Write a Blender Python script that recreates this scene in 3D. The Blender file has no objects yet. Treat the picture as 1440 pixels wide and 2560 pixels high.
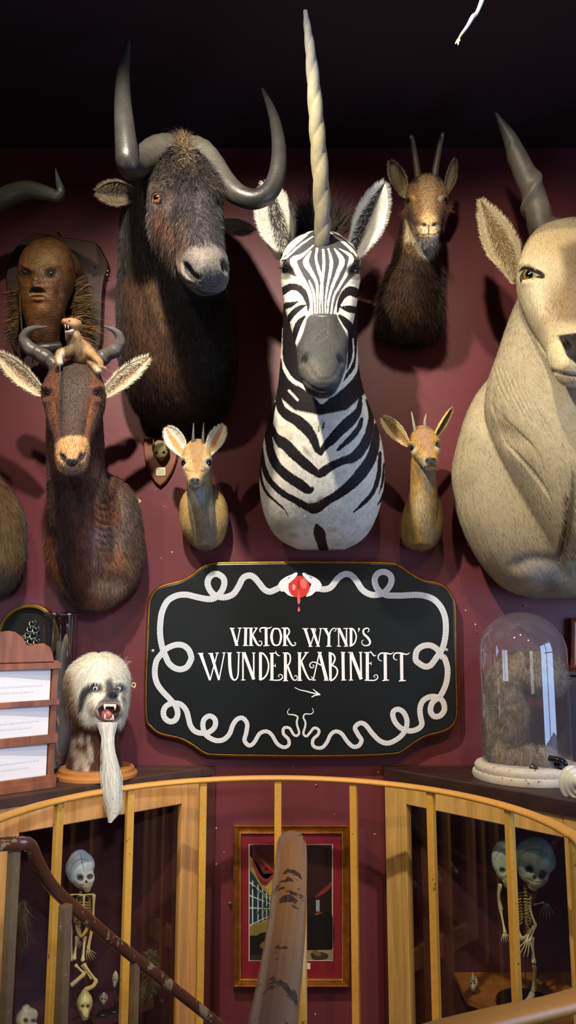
import bpy, math, random
import numpy as np
from mathutils import Vector, Matrix
from mathutils.bvhtree import BVHTree
random.seed(7); RNG = np.random.default_rng(7)
SC = bpy.context.scene
class _Later:                 # objects are linked at the very end: the modifiers evaluated on the way stay quick
    def __init__(s): s.all = []; s.objects = s
    def link(s, o): s.all.append(o)
    def flush(s):
        for o in s.all: SC.collection.objects.link(o)
        s.all = []
COL = _Later()
FPX = 1900.0; PITCH = math.radians(8.7); CAM = np.array([0.0, 0.0, 1.5])
CP, SP = math.cos(PITCH), math.sin(PITCH)
WY = 2.8                       # the back wall stands 2.8 m from the camera
PI = math.pi

# ---------------------------------------------------------------- geometry helpers
def A(*v): return np.array(v, float)
def ray(px, py):
    a = (px-720)/FPX; b = (1280-py)/FPX
    return A(a, CP-b*SP, b*CP+SP)
def P(px, py, Y):
    d = ray(px, py); return CAM+d*(Y/d[1])
def PZ(px, py, z):
    d = ray(px, py); return CAM+d*((z-CAM[2])/d[2])
def PPL(px, py, p0, n):
    d = ray(px, py); return CAM+d*(np.dot(np.array(p0)-CAM, n)/np.dot(d, n))
def project(V):
    R = np.asarray(V)-CAM
    dep = R[..., 1]*CP+R[..., 2]*SP; up = -R[..., 1]*SP+R[..., 2]*CP
    return 720+FPX*R[..., 0]/dep, 1280-FPX*up/dep
def SZ(p):
    r = np.asarray(p)-CAM; return (r[1]*CP+r[2]*SP)/FPX
def nrm(v):
    v = np.asarray(v, float); return v/(np.linalg.norm(v, axis=-1, keepdims=True)+1e-12)
def lin(c):
    c = np.asarray(c, float)/255.0
    return np.where(c <= .04045, c/12.92, ((c+.055)/1.055)**2.4)
def cr(K, m):
    K = np.asarray(K, float); n = len(K)
    if n < 3:
        t = np.linspace(0, 1, m*(n-1)+1)[:, None]; return K[0]*(1-t)+K[-1]*t
    E = np.vstack([2*K[0]-K[1], K, 2*K[-1]-K[-2]]); out = []
    for i in range(n-1):
        a, b, c, d = E[i:i+4]
        for k in range(m):
            t = k/m
            out.append(.5*((2*b)+(-a+c)*t+(2*a-5*b+4*c-d)*t*t+(-a+3*b-3*c+d)*t**3))
    out.append(K[-1]); return np.array(out)
def vnoise(Pt, scale, seed=0):
    q = np.asarray(Pt, float)*scale+seed*17.31+1000.0
    i = np.floor(q).astype(np.int64); f = q-i; f = f*f*(3-2*f)
    def h(a, b, c):
        v = (a*73856093) ^ (b*19349663) ^ (c*83492791) ^ (seed*2654435)
        v = (v ^ (v >> 13))*1274126177 & 0x7fffffff
        return ((v ^ (v >> 16)) & 0xffff)/65535.0
    r = 0
    for dx in (0, 1):
        for dy in (0, 1):
            for dz in (0, 1):
                w = (f[..., 0] if dx else 1-f[..., 0])*(f[..., 1] if dy else 1-f[..., 1])*(f[..., 2] if dz else 1-f[..., 2])
                r = r+w*h(i[..., 0]+dx, i[..., 1]+dy, i[..., 2]+dz)
    return r*2-1
def smooth01(x): x = np.clip(x, 0, 1); return x*x*(3-2*x)

class G:
    """a bag of verts / faces / vertex colours / uvs"""
    def __init__(s): s.v = []; s.f = []; s.c = []; s.n = 0; s.uv = {}
    def add(s, V, Fc, c=None, uv=None):
        V = np.asarray(V, float).reshape(-1, 3); k = s.n
        s.v.append(V); s.f += [tuple(int(i)+k for i in f) for f in Fc]
        c = (1, 1, 1) if c is None else c
        c = np.asarray(c, float)
        s.c.append(np.tile(c, (len(V), 1)) if c.ndim == 1 else c)
        if uv is not None: s.uv[k] = np.asarray(uv, float)
        s.n += len(V); return s
    def V(s): return np.vstack(s.v)
    def box(s, lo, hi, c=None, R=None, o=(0, 0, 0), bev=0.0):
        x0, y0, z0 = lo; x1, y1, z1 = hi
        if bev <= 0:
            V = A([x0, y0, z0], [x1, y0, z0], [x1, y1, z0], [x0, y1, z0], [x0, y0, z1], [x1, y0, z1], [x1, y1, z1], [x0, y1, z1]).reshape(-1, 3)
            Fc = [(0, 3, 2, 1), (4, 5, 6, 7), (0, 1, 5, 4), (1, 2, 6, 5), (2, 3, 7, 6), (3, 0, 4, 7)]
        else:
            b = bev; V = []; 
            for x, y in ((x0, y0), (x1, y0), (x1, y1), (x0, y1)):
                sx = 1 if x == x0 else -1; sy = 1 if y == y0 else -1
                for z, sz in ((z0, 1), (z1, -1)):
                    V += [(x, y+sy*b, z+sz*b), (x+sx*b, y, z+sz*b), (x+sx*b, y+sy*b, z)]
            V = np.array(V)
            import bmesh
            bm = bmesh.new(); vs = [bm.verts.new(p) for p in V]
            r = bmesh.ops.convex_hull(bm, input=vs); bm.verts.ensure_lookup_table(); bm.verts.index_update()
            V = np.array([v.co for v in bm.verts]); Fc = [tuple(v.index for v in f.verts) for f in bm.faces]; bm.free()
        if R is not None: V = V @ np.array(R).T
        return s.add(V+np.asarray(o, float), Fc, c)
    def sphere(s, c0, r, c=None, n=16, m=10, R=None):
        r = np.ones(3)*r; V = [(0, 0, 1)]
        for j in range(1, m):
            t = PI*j/m
            for i in range(n):
                a = 2*PI*i/n; V.append((math.sin(t)*math.cos(a), math.sin(t)*math.sin(a), math.cos(t)))
        V.append((0, 0, -1)); V = np.array(V)*r
        if R is not None: V = V @ np.array(R).T
        Fc = [(0, 1+i, 1+(i+1) % n) for i in range(n)]
        for j in range(m-2):
            for i in range(n):
                a = 1+j*n+i; b = 1+j*n+(i+1) % n; Fc.append((a, a+n, b+n, b))
        L = len(V)-1; k = 1+(m-2)*n
        Fc += [(L, k+(i+1) % n, k+i) for i in range(n)]
        return s.add(V+np.asarray(c0, float), Fc, c)
    def tube(s, pts, r, c=None, n=12, m=1, e=2.0, front=(0, -1, 0), cap=.5, asp=1.0, twist=0, mod=None):
        """swept tube; r scalar or list, mod(s01, ang)->radius factor; c colour or list"""
        K = np.asarray(pts, float); r = np.ones(len(K))*r if np.ndim(r) == 0 else np.asarray(r, float)
        D = cr(np.hstack([K, r[:, None]]), m) if m > 1 else np.hstack([K, r[:, None]])
        Q, rr = D[:, :3], np.maximum(D[:, 3], 1e-5)
        cc = None
        if c is not None and np.ndim(c) == 2:
            cc = cr(np.asarray(c, float), m) if m > 1 else np.asarray(c, float)
        T = nrm(np.gradient(Q, axis=0)) if len(Q) > 2 else nrm(np.tile(Q[-1]-Q[0], (2, 1)))
        V = []; Cc = []
        f0 = nrm(front)
        fr = []
        for i in range(len(Q)):
            b_ = f0 if not fr else fr[-1]
            f = b_-np.dot(b_, T[i])*T[i]
            if np.linalg.norm(f) < .05: f = np.cross(T[i], (0.3, 0.2, 1))
            fr.append(nrm(f))
        u0 = np.cross(fr[0], T[0]); us = -1 if u0[0] < 0 else 1
        N = len(Q); k = 4 if cap > 0 else 0
        seq = []
        for j in range(k): a = (j+.35)/k*PI/2; seq.append((0, math.sin(a), -math.cos(a)*cap*rr[0]))
        for i in range(N): seq.append((i, 1, 0))
        for j in range(k): a = (k-j-.65)/k*PI/2; seq.append((N-1, math.sin(a), math.cos(a)*cap*rr[-1]))
        for (i, sc, off) in seq:
            t = T[i]; f = fr[i]; u = np.cross(f, t)*us
            s01 = i/(N-1); rad = rr[i]*sc
            for q in range(n):
                a = 2*PI*q/n+twist*s01
                ca, sa = math.cos(2*PI*q/n), math.sin(2*PI*q/n)
                x = math.copysign(abs(ca)**(2/e), ca); y = math.copysign(abs(sa)**(2/e), sa)
                g = 1 if mod is None else mod(s01, a)
                V.append(Q[i]+t*off+(u*x*asp+f*y)*rad*g)
                Cc.append(cc[i] if cc is not None else (c if c is not None else (1, 1, 1)))
        M = len(seq)
        Fc = [(j*n+q, j*n+(q+1) % n, (j+1)*n+(q+1) % n, (j+1)*n+q) for j in range(M-1) for q in range(n)]
        Fc += [tuple(range(n))[::-1], tuple((M-1)*n+q for q in range(n))]
        return s.add(V, Fc, np.array(Cc))
    def bar(s, p0, p1, w, h, c=None, up=(0, 0, 1)):
        p0 = A(*p0); p1 = A(*p1); t = nrm(p1-p0); u = nrm(np.cross(t, up)); v = np.cross(u, t)
        V = [p+u*a*w/2+v*b*h/2 for p in (p0, p1) for a, b in ((-1, -1), (1, -1), (1, 1), (-1, 1))]
        return s.add(V, [(0, 1, 2, 3), (7, 6, 5, 4), (0, 4, 5, 1), (1, 5, 6, 2), (2, 6, 7, 3), (3, 7, 4, 0)], c)
    def prism(s, poly, d, c=None, bev=0, bot=True):
        """poly: list of 3-D points (planar outline), extruded by vector d"""
        Q = np.asarray(poly, float); n = len(Q); d = np.asarray(d, float)
        if bev > 0:
            ce = Q.mean(0); dn = nrm(d)
            nx = np.roll(Q, -1, 0); pv = np.roll(Q, 1, 0)
            tn = nrm(nx-pv); ins = nrm(np.cross(tn, dn)); 
            if np.sum(ins*(ce-Q)) < 0: ins = -ins
            V = np.vstack([Q, Q+d-dn*bev, Q+d+ins*bev*.9]); L = 3
        else:
            V = np.vstack([Q, Q+d]); L = 2
        Fc = [(k*n+i, k*n+(i+1) % n, (k+1)*n+(i+1) % n, (k+1)*n+i) for k in range(L-1) for i in range(n)]
        Fc.append(tuple((L-1)*n+i for i in range(n)))
        if bot: Fc.append(tuple(range(n))[::-1])
        return s.add(V, Fc, c)
    def lathe(s, prof, o, c=None, n=48, axis='z', close=False):
        V = []
        for r, z in prof:
            for i in range(n):
                a = 2*PI*i/n; V.append((r*math.cos(a), r*math.sin(a), z))
        V = np.array(V); m = len(prof)
        if axis == 'y': V = V[:, [0, 2, 1]]
        Fc = [(j*n+i, j*n+(i+1) % n, (j+1)*n+(i+1) % n, (j+1)*n+i) for j in range(m-1) for i in range(n)]
        if prof[0][0] > 1e-6 and not close: Fc.append(tuple(range(n))[::-1])
        if prof[-1][0] > 1e-6 and not close: Fc.append(tuple((m-1)*n+i for i in range(n)))
        return s.add(V+np.asarray(o, float), Fc, c)

ORG = {}
def thing(name, label, cat, loc, group=None):
    o = bpy.data.objects.new(name, None); COL.objects.link(o); o.empty_display_size = .05
    o.location = tuple(float(x) for x in loc); o['label'] = label; o['category'] = cat
    if group: o['group'] = group
    ORG[o.name] = np.array(loc, float); return o
def mk(name, g, mat, parent=None, smooth=True, loc=None, label=None, cat=None, group=None, kind=None, normals=None, angle=None, uv=None):
    if isinstance(g, G): V = g.V(); Fc = g.f; Cc = np.vstack(g.c)
    else: V, Fc, Cc = g
    org = ORG[parent.name] if parent is not None else (np.asarray(loc, float) if loc is not None else np.append((V[:, :2].min(0)+V[:, :2].max(0))/2, V[:, 2].min()))
    me = bpy.data.meshes.new(name)
    V = V-org
    if isinstance(Fc, np.ndarray):
        me.vertices.add(len(V)); me.vertices.foreach_set('co', V.astype(np.float32).ravel())
        k = Fc.shape[1]; me.loops.add(Fc.size); me.loops.foreach_set('vertex_index', Fc.astype(np.int32).ravel())
        me.polygons.add(len(Fc)); me.polygons.foreach_set('loop_start', np.arange(0, Fc.size, k, dtype=np.int32))
        me.update(calc_edges=True)
    else:
        me.from_pydata([tuple(v) for v in V], [], Fc); me.update()
        if not (len(Fc) > 60000):
            import bmesh
            bm = bmesh.new(); bm.from_mesh(me); bmesh.ops.recalc_face_normals(bm, faces=bm.faces); bm.to_mesh(me); bm.free()
    at = me.color_attributes.new('Col', 'FLOAT_COLOR', 'POINT')
    at.data.foreach_set('color', np.hstack([Cc, np.ones((len(Cc), 1))]).astype(np.float32).ravel())
    if uv is not None:
        ly = me.uv_layers.new(name='UVMap'); li = np.zeros(len(me.loops), np.int32); me.loops.foreach_get('vertex_index', li)
        ly.data.foreach_set('uv', np.asarray(uv, float)[li].astype(np.float32).ravel())
    me.polygons.foreach_set('use_smooth', [bool(smooth)]*len(me.polygons))
    if smooth and angle: me.set_sharp_from_angle(angle=math.radians(angle))
    if normals is not None: me.normals_split_custom_set_from_vertices(normals.tolist())
    me.materials.append(mat)
    o = bpy.data.objects.new(name, me); COL.objects.link(o)
    if parent is not None: o.parent = parent
    else: o.location = tuple(org)
    ORG[o.name] = org
    if label: o['label'] = label
    if cat: o['category'] = cat
    if group: o['group'] = group
    if kind: o['kind'] = kind
    return o
def copyt(src, loc, label=None, name=None):
    r = src.copy(); COL.objects.link(r); r.location = tuple(loc)
    if label: r['label'] = label
    for ch in list(src.children):
        c = ch.copy(); COL.objects.link(c); c.parent = r
        for g in list(ch.children):
            d = g.copy(); COL.objects.link(d); d.parent = c
    return r

# ---------------------------------------------------------------- materials
def MAT(name, col=None, rough=.6, metal=0, spec=.5, noise=None, bump=None, attr=True, sheen=0, coat=0, sss=0, wood=None, chips=None):
    m = bpy.data.materials.new(name); m.use_nodes = True; nt = m.node_tree; b = nt.nodes['Principled BSDF']
    L = nt.links.new; N = nt.nodes.new
    b.inputs['Roughness'].default_value = rough; b.inputs['Metallic'].default_value = metal
    b.inputs['Specular IOR Level'].default_value = spec
    if sheen: b.inputs['Sheen Weight'].default_value = sheen; b.inputs['Sheen Roughness'].default_value = .5
    if coat: b.inputs['Coat Weight'].default_value = coat; b.inputs['Coat Roughness'].default_value = .15
    if sss: b.inputs['Subsurface Weight'].default_value = sss; b.inputs['Subsurface Radius'].default_value = (.01, .006, .003)
    tc = N('ShaderNodeTexCoord'); src = None
    if col is None:
        a = N('ShaderNodeAttribute'); a.attribute_name = 'Col'; src = a.outputs['Color']
    else:
        r = N('ShaderNodeRGB'); r.outputs[0].default_value = (*lin(col), 1); src = r.outputs[0]
    def mul(src, facsock, lo, hi):
        mr = N('ShaderNodeMapRange'); mr.inputs[1].default_value = .3; mr.inputs[2].default_value = .7
        mr.inputs[3].default_value = lo; mr.inputs[4].default_value = hi; L(facsock, mr.inputs[0])
        mx = N('ShaderNodeVectorMath'); mx.operation = 'SCALE'; L(src, mx.inputs[0]); L(mr.outputs[0], mx.inputs['Scale']); return mx.outputs[0]
    if noise:
        for sc, am in (noise if isinstance(noise[0], tuple) else (noise,)):
            n = N('ShaderNodeTexNoise'); n.inputs['Scale'].default_value = sc; n.inputs['Detail'].default_value = 5
            L(tc.outputs['Object'], n.inputs['Vector']); src = mul(src, n.outputs['Fac'], 1-am, 1+am)
    if wood:
        sc, am, vec = wood
        mp = N('ShaderNodeMapping'); mp.inputs['Scale'].default_value = vec; L(tc.outputs['Object'], mp.inputs['Vector'])
        n = N('ShaderNodeTexNoise'); n.inputs['Scale'].default_value = sc; n.inputs['Detail'].default_value = 6; n.inputs['Distortion'].default_value = .6
        L(mp.outputs[0], n.inputs['Vector']); src = mul(src, n.outputs['Fac'], 1-am, 1+am)
    if chips:
        sc, th, c2 = chips
        n = N('ShaderNodeTexNoise'); n.inputs['Scale'].default_value = sc; n.inputs['Detail'].default_value = 7; n.inputs['Roughness'].default_value = .62
        L(tc.outputs['Object'], n.inputs['Vector'])
        gt = N('ShaderNodeMath'); gt.operation = 'GREATER_THAN'; gt.inputs[1].default_value = th; L(n.outputs['Fac'], gt.inputs[0])
        mx = N('ShaderNodeMix'); mx.data_type = 'RGBA'; L(gt.outputs[0], mx.inputs[0]); L(src, mx.inputs[6]); mx.inputs[7].default_value = (*lin(c2), 1); src = mx.outputs[2]
    L(src, b.inputs['Base Color'])
    if bump:
        bs, st = bump[:2]; n = N('ShaderNodeTexNoise'); n.inputs['Scale'].default_value = bs; n.inputs['Detail'].default_value = 6
        if len(bump) > 2:
            mp = N('ShaderNodeMapping'); mp.inputs['Scale'].default_value = bump[2]; L(tc.outputs['Object'], mp.inputs['Vector']); L(mp.outputs[0], n.inputs['Vector'])
        else: L(tc.outputs['Object'], n.inputs['Vector'])
        bp = N('ShaderNodeBump'); bp.inputs['Strength'].default_value = st; bp.inputs['Distance'].default_value = .004
        L(n.outputs['Fac'], bp.inputs['Height']); L(bp.outputs[0], b.inputs['Normal'])
    return m
def GLASS(name, tint=(.97, .98, 1), ior=1.5, rough=0.0, haze=0.0):
    m = bpy.data.materials.new(name); m.use_nodes = True; nt = m.node_tree; nt.nodes.clear(); N = nt.nodes.new; L = nt.links.new
    o = N('ShaderNodeOutputMaterial'); t = N('ShaderNodeBsdfTransparent'); t.inputs[0].default_value = (*tint, 1)
    g = N('ShaderNodeBsdfGlossy'); g.inputs['Roughness'].default_value = rough
    lw = N('ShaderNodeLayerWeight'); lw.inputs[0].default_value = .5; pw = N('ShaderNodeMath'); pw.operation = 'POWER'; pw.inputs[1].default_value = 4.5; L(lw.outputs['Facing'], pw.inputs[0])
    f = N('ShaderNodeMapRange'); f.inputs[3].default_value = ((ior-1)/(ior+1))**2*1.8; f.inputs[4].default_value = .85; L(pw.outputs[0], f.inputs[0]); mx = N('ShaderNodeMixShader')
    L(f.outputs[0], mx.inputs[0]); L(t.outputs[0], mx.inputs[1]); L(g.outputs[0], mx.inputs[2]); last = mx.outputs[0]
    if haze:
        d = N('ShaderNodeBsdfDiffuse'); d.inputs[0].default_value = (.75, .75, .8, 1); m2 = N('ShaderNodeMixShader'); m2.inputs[0].default_value = haze
        L(last, m2.inputs[1]); L(d.outputs[0], m2.inputs[2]); last = m2.outputs[0]
    L(last, o.inputs[0]); return m
def col(*c): return lin(c)
# ================================================================ ROOM
m_wall = MAT('wall_paint', (108, 50, 57), .46, noise=((2.2, .08), (30, .03)), bump=(60, .06), spec=.4)
m_ceil = MAT('ceiling_paint', (36, 12, 15), .8, noise=(3, .1))
m_floor = MAT('floor_boards', (70, 48, 32), .5, wood=(3, .35, (12, 1, 1)))
m_white = MAT('white_gloss', (225, 222, 215), .5)
XL, XR, YB, ZC = -1.75, 1.9, -2.6, 3.41
def struct(name, lo, hi, m):
    g = G().box(lo, hi); return mk(name, g, m, smooth=False, kind='structure')
struct('floor', (XL-.1, YB-.1, -.1), (XR+.1, WY+.1, 0), m_floor)
struct('ceiling', (XL-.1, YB-.1, ZC), (XR+.1, WY+.1, ZC+.1), m_ceil)
g = G(); g.box((XL-.1, YB-.1, 0), (XL, .9, ZC)).box((XL-.1, 1.6, 0), (XL, WY+.1, ZC)).box((XL-.1, .9, 0), (XL, 1.6, 1.0)).box((XL-.1, .9, 2.0), (XL, 1.6, ZC))
mk('wall_left', g, m_wall, smooth=False, kind='structure')
g = G()
for y in (.92, 1.25, 1.58): g.box((XL-.07, y-.02, 1.0), (XL-.02, y+.02, 2.0))
for z in (1.02, 1.98): g.box((XL-.07, .9, z-.02), (XL-.02, 1.6, z+.02))
mk('window_3', g, m_white, smooth=False, kind='structure')
g = G(); g.box((XL-.1, YB-.1, 0), (.85, YB, ZC)).box((1.65, YB-.1, 0), (XR+.1, YB, ZC)).box((.85, YB-.1, 0), (1.65, YB, .85)).box((.85, YB-.1, 2.15), (1.65, YB, ZC))
mk('wall_front', g, m_wall, smooth=False, kind='structure')
g = G(); g.box((.85, YB-.07, .85), (.89, YB-.02, 2.15)).box((1.61, YB-.07, .85), (1.65, YB-.02, 2.15)).box((1.23, YB-.07, .85), (1.27, YB-.02, 2.15)).box((.85, YB-.07, .85), (1.65, YB-.02, .89)).box((.85, YB-.07, 2.11), (1.65, YB-.02, 2.15))
mk('window_2', g, m_white, smooth=False, kind='structure')
g = G()   # right wall with a window opening y .9..2.1, z .75..2.05
WY0, WY1, WZ0, WZ1 = .75, 2.0, .85, 2.15
g.box((XR, YB-.1, 0), (XR+.1, WY+.1, WZ0)); g.box((XR, YB-.1, WZ1), (XR+.1, WY+.1, ZC)); g.box((XR, YB-.1, WZ0), (XR+.1, WY0, WZ1)); g.box((XR, WY1, WZ0), (XR+.1, WY+.1, WZ1))
mk('wall_right', g, m_wall, smooth=False, kind='structure')
g = G()
for y in (WY0+.02, (WY0+WY1)/2, WY1-.02): g.box((XR+.02, y-.025, WZ0), (XR+.07, y+.025, WZ1))
for z in (WZ0+.02, (WZ0+WZ1)/2, WZ1-.02): g.box((XR+.02, WY0, z-.02), (XR+.07, WY1, z+.02))
mk('window_1', g, m_white, smooth=False, kind='structure')
# back wall, with small chips and holes in the paint
mk('wall_back', G().box((XL-.1, WY, 0), (XR+.1, WY+.12, ZC)), m_wall, smooth=False, kind='structure')
m_chip = MAT('bare_plaster', (215, 190, 160), .9)
chips = [(334, 1712, 7), (343, 1253, 8), (1164, 1526, 1.6), (1188, 1561, 2), (1316, 1513, 1.5), (430, 1380, 2), (632, 163, 0), (570, 1243, 1.8), (541, 2070, 2.2), (541, 2160, 1.8),
         (665, 1952, 1.6), (732, 1916, 1.4), (790, 1962, 1.6), (1202, 1062, 1.6), (620, 1500, 0), (600, 2140, 2), (560, 2130, 1.2), (937, 2085, 1.6), (836, 2035, 1.2), (410, 1265, 1.2), (416, 1268, 1), (403, 1395, 1.4), (389, 1224, 1.2), (788, 2535, 2.2), (945, 1930, 1.6)]
for (x, y, r) in chips:
    if r <= 0: continue
    p = P(x, y, WY); s = SZ(p)*r; g = G(); n = 10
    Q = [p+A(math.cos(t)*s*(1+.35*random.uniform(-1, 1)), 0, math.sin(t)*s*(1+.35*random.uniform(-1, 1)))+A(0, 0.0005, 0) for t in np.linspace(0, 2*PI, n, endpoint=False)]
    g.prism(Q, (0, -.0015, 0), c=col(215, 190, 160))
    if r > 5: g.sphere(p+A(0, -.001, 0), A(s*.42, .002, s*.42), c=col(25, 12, 10), n=12, m=6)
    mk('wall_chip', g, MAT('plaster_chip', None, .9), smooth=False, label=None, kind='structure')
for (x, y, r) in [(1306, 1514, 2.2), (1192, 1584, 2), (792, 1966, 3), (1410, 1572, 1.6)]:
    p = P(x, y, WY); mk('wall_hole', G().sphere(p, A(SZ(p)*r, .001, SZ(p)*r), c=col(20, 8, 10), n=10, m=5), MAT('hole_dark', (18, 8, 10), .9), kind='structure')

# ================================================================ PAINTED SIGN
SY = 2.745
def sp(x, y, off=0.0): return P(x, y, SY-off)
sign = thing('painted_sign', 'black shaped wooden sign with gilt edge, two white painted snakes and white lettering', 'sign', sp(755, 1888))
top = [(520, 1408), (560, 1404), (755, 1402), (960, 1404), (1000, 1412), (1030, 1432), (1060, 1448), (1095, 1455), (1118, 1468), (1134, 1492), (1141, 1520), (1143, 1640), (1146, 1760), (1144, 1796), (1130, 1820), (1105, 1833), (1068, 1843), (1040, 1858), (1012, 1878), (985, 1888), (880, 1893), (755, 1894), (640, 1893), (540, 1891), (510, 1886), (480, 1866), (450, 1850), (400, 1838), (375, 1820), (362, 1795), (361, 1700), (365, 1600), (367, 1540), (371, 1500), (386, 1474), (410, 1460), (450, 1450), (480, 1434), (500, 1418)]
O = cr(np.array(top+[top[0]], float), 5)[:-1]
cen = O.mean(0)
def outline(inset, off):
    d = cen-O; t = np.roll(O, -1, 0)-np.roll(O, 1, 0); n = np.stack([-t[:, 1], t[:, 0]], 1); n /= np.linalg.norm(n, axis=1)[:, None]
    n *= np.sign((n*d).sum(1)+1e-9)[:, None]*1.0
    Q = O+n*inset; return np.array([P(x, y, SY-off) for x, y in Q])
m_gilt = MAT('gilt', (158, 112, 48), .36, metal=.9, noise=(40, .25), bump=(120, .1))
m_black = MAT('black_sign_paint', (14, 19, 22), .36, noise=(6, .18), bump=(25, .05), spec=.5)
m_paintw = MAT('white_sign_paint', (250, 251, 253), .5)
g = G(); a, b, c_, d_ = outline(0, -.045), outline(0, .0), outline(3.5, .0045), outline(6.5, .003); n = len(O)
g.add(np.vstack([a, b, c_, d_]), [(k*n+i, k*n+(i+1) % n, (k+1)*n+(i+1) % n, (k+1)*n+i) for k in range(3) for i in range(n)])
mk('gilt_edge', g, m_gilt, sign, smooth=True, label='gilt moulded edge')
g = G(); g.add(np.vstack([outline(6, .0), outline(6, .0032), outline(8.5, .0045)]), [(k*n+i, k*n+(i+1) % n, (k+1)*n+(i+1) % n, (k+1)*n+i) for k in range(2) for i in range(n)]+[tuple(2*n+i for i in range(n))])
mk('board', g, m_black, sign, smooth=False)
def ribbon(g, pts, w, off, smooth=5, taper=None):
    K = np.hstack([np.array(pts, float), (np.ones(len(pts))*w if np.ndim(w) == 0 else np.array(w, float))[:, None]])
    D = cr(K, smooth) if len(pts) > 2 else K
    Q, W = D[:, :2], D[:, 2]; T = np.gradient(Q, axis=0) if len(Q) > 2 else np.tile(Q[1]-Q[0], (2, 1)); T /= np.linalg.norm(T, axis=1)[:, None]
    N = np.stack([-T[:, 1], T[:, 0]], 1); L = len(Q); V = []; UV = []; s = 0
    for i in range(L):
        if i: s += np.linalg.norm(Q[i]-Q[i-1])
        o = off+(0 if taper is None else taper*i/L)
        for k in (-1, 0, 1):
            q = Q[i]+N[i]*W[i]/2*k; V.append(P(q[0], q[1], SY-o-(.0004 if k == 0 else 0))); UV.append((s/12., k*.5+.5))
    Fc = [(i*3+k, i*3+k+1, i*3+k+4, i*3+k+3) for i in range(L-1) for k in (0, 1)]
    g.add(V, Fc); return UV
def X(o, s, pts): return [(o[0]+x*s, o[1]+y*s) for x, y in pts]
LA = [ # crop A: pixel offset (480,1550), scale .19444
 ([(510,105),(575,325)],34),([(618,105),(575,325)],15),([(485,105),(548,108)],12),([(588,105),(640,103)],12),([(552,326),(598,326)],12),
 ([(692,105),(686,325)],36),([(655,102),(728,104)],12),([(655,328),(722,328)],12),
 ([(758,105),(757,325)],34),([(728,104),(785,104)],12),([(732,328),(790,328)],12),([(832,108),(770,205)],17),([(800,102),(845,104)],12),
 ([(775,195),(800,240),(835,305),(870,330),(895,312),(895,280),(872,268),(860,285)],[26,30,26,16,13,11,9,7]),
 ([(890,158),(872,140),(882,108),(920,100),(985,106),(1028,88)],[9,15,17,19,16,6]),([(952,110),(955,325)],36),([(918,333),(995,326)],13),
 ([(1083,110),(1122,125),(1145,215),(1125,305),(1083,326),(1042,305),(1022,215),(1044,125),(1083,110),(1110,117)],[18,24,27,24,18,26,34,26,18,20]),
 ([(1192,108),(1193,325)],34),([(1150,104),(1215,102)],12),([(1165,330),(1232,328)],12),([(1200,105),(1235,110),(1252,150),(1235,190),(1205,208)],20),
 ([(1215,205),(1245,265),(1280,320),(1315,328),(1333,305),(1325,288),(1312,295)],[26,26,22,14,11,9,7]),
 ([(110,430),(232,775)],[44,26]),([(232,775),(325,430)],15),([(245,432),(347,772)],[40,26]),([(347,772),(415,430)],15),([(75,430),(145,430)],13),([(208,432),(272,430)],13),([(300,425),(345,425)],12),([(390,425),(432,420)],12),
 ([(482,425),(487,600),(505,720),(535,768),(570,760),(592,700),(598,560),(602,425)],[40,40,34,22,18,18,18,18]),([(452,424),(512,424)],13),([(572,418),(622,418)],12),
 ([(655,430),(655,770)],20),([(638,420),(690,420)],13),([(632,772),(685,770)],13),([(672,430),(795,765)],40),([(793,430),(795,760)],19),([(772,424),(815,424)],12),
 ([(880,425),(880,770)],38),([(862,424),(915,432),(965,500),(985,590),(965,690),(920,750),(872,772)],21),
 ([(1028,430),(1028,765)],38),([(995,430),(1075,425)],14),([(1075,395),(1085,430),(1110,458),(1135,456)],[5,15,15,5]),([(1030,592),(1072,588)],12),([(1068,562),(1074,608)],8),
 ([(995,770),(1080,775),(1130,770),(1162,745),(1160,712),(1130,700),(1110,718),(1125,738)],[13,15,17,15,13,11,9,7]),
 ([(1200,425),(1202,775)],38),([(1165,424),(1235,422)],13),([(1170,782),(1235,780)],13),([(1210,425),(1252,440),(1265,500),(1250,560),(1220,590)],19),
 ([(1222,575),(1250,650),(1290,750),(1325,775),(1352,755),(1348,722),(1325,715),(1315,735)],[30,28,22,15,12,10,9,6]),
 ([(1382,425),(1384,770)],36),([(1355,420),(1410,424)],13),([(1355,778),(1415,776)],13)]
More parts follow.
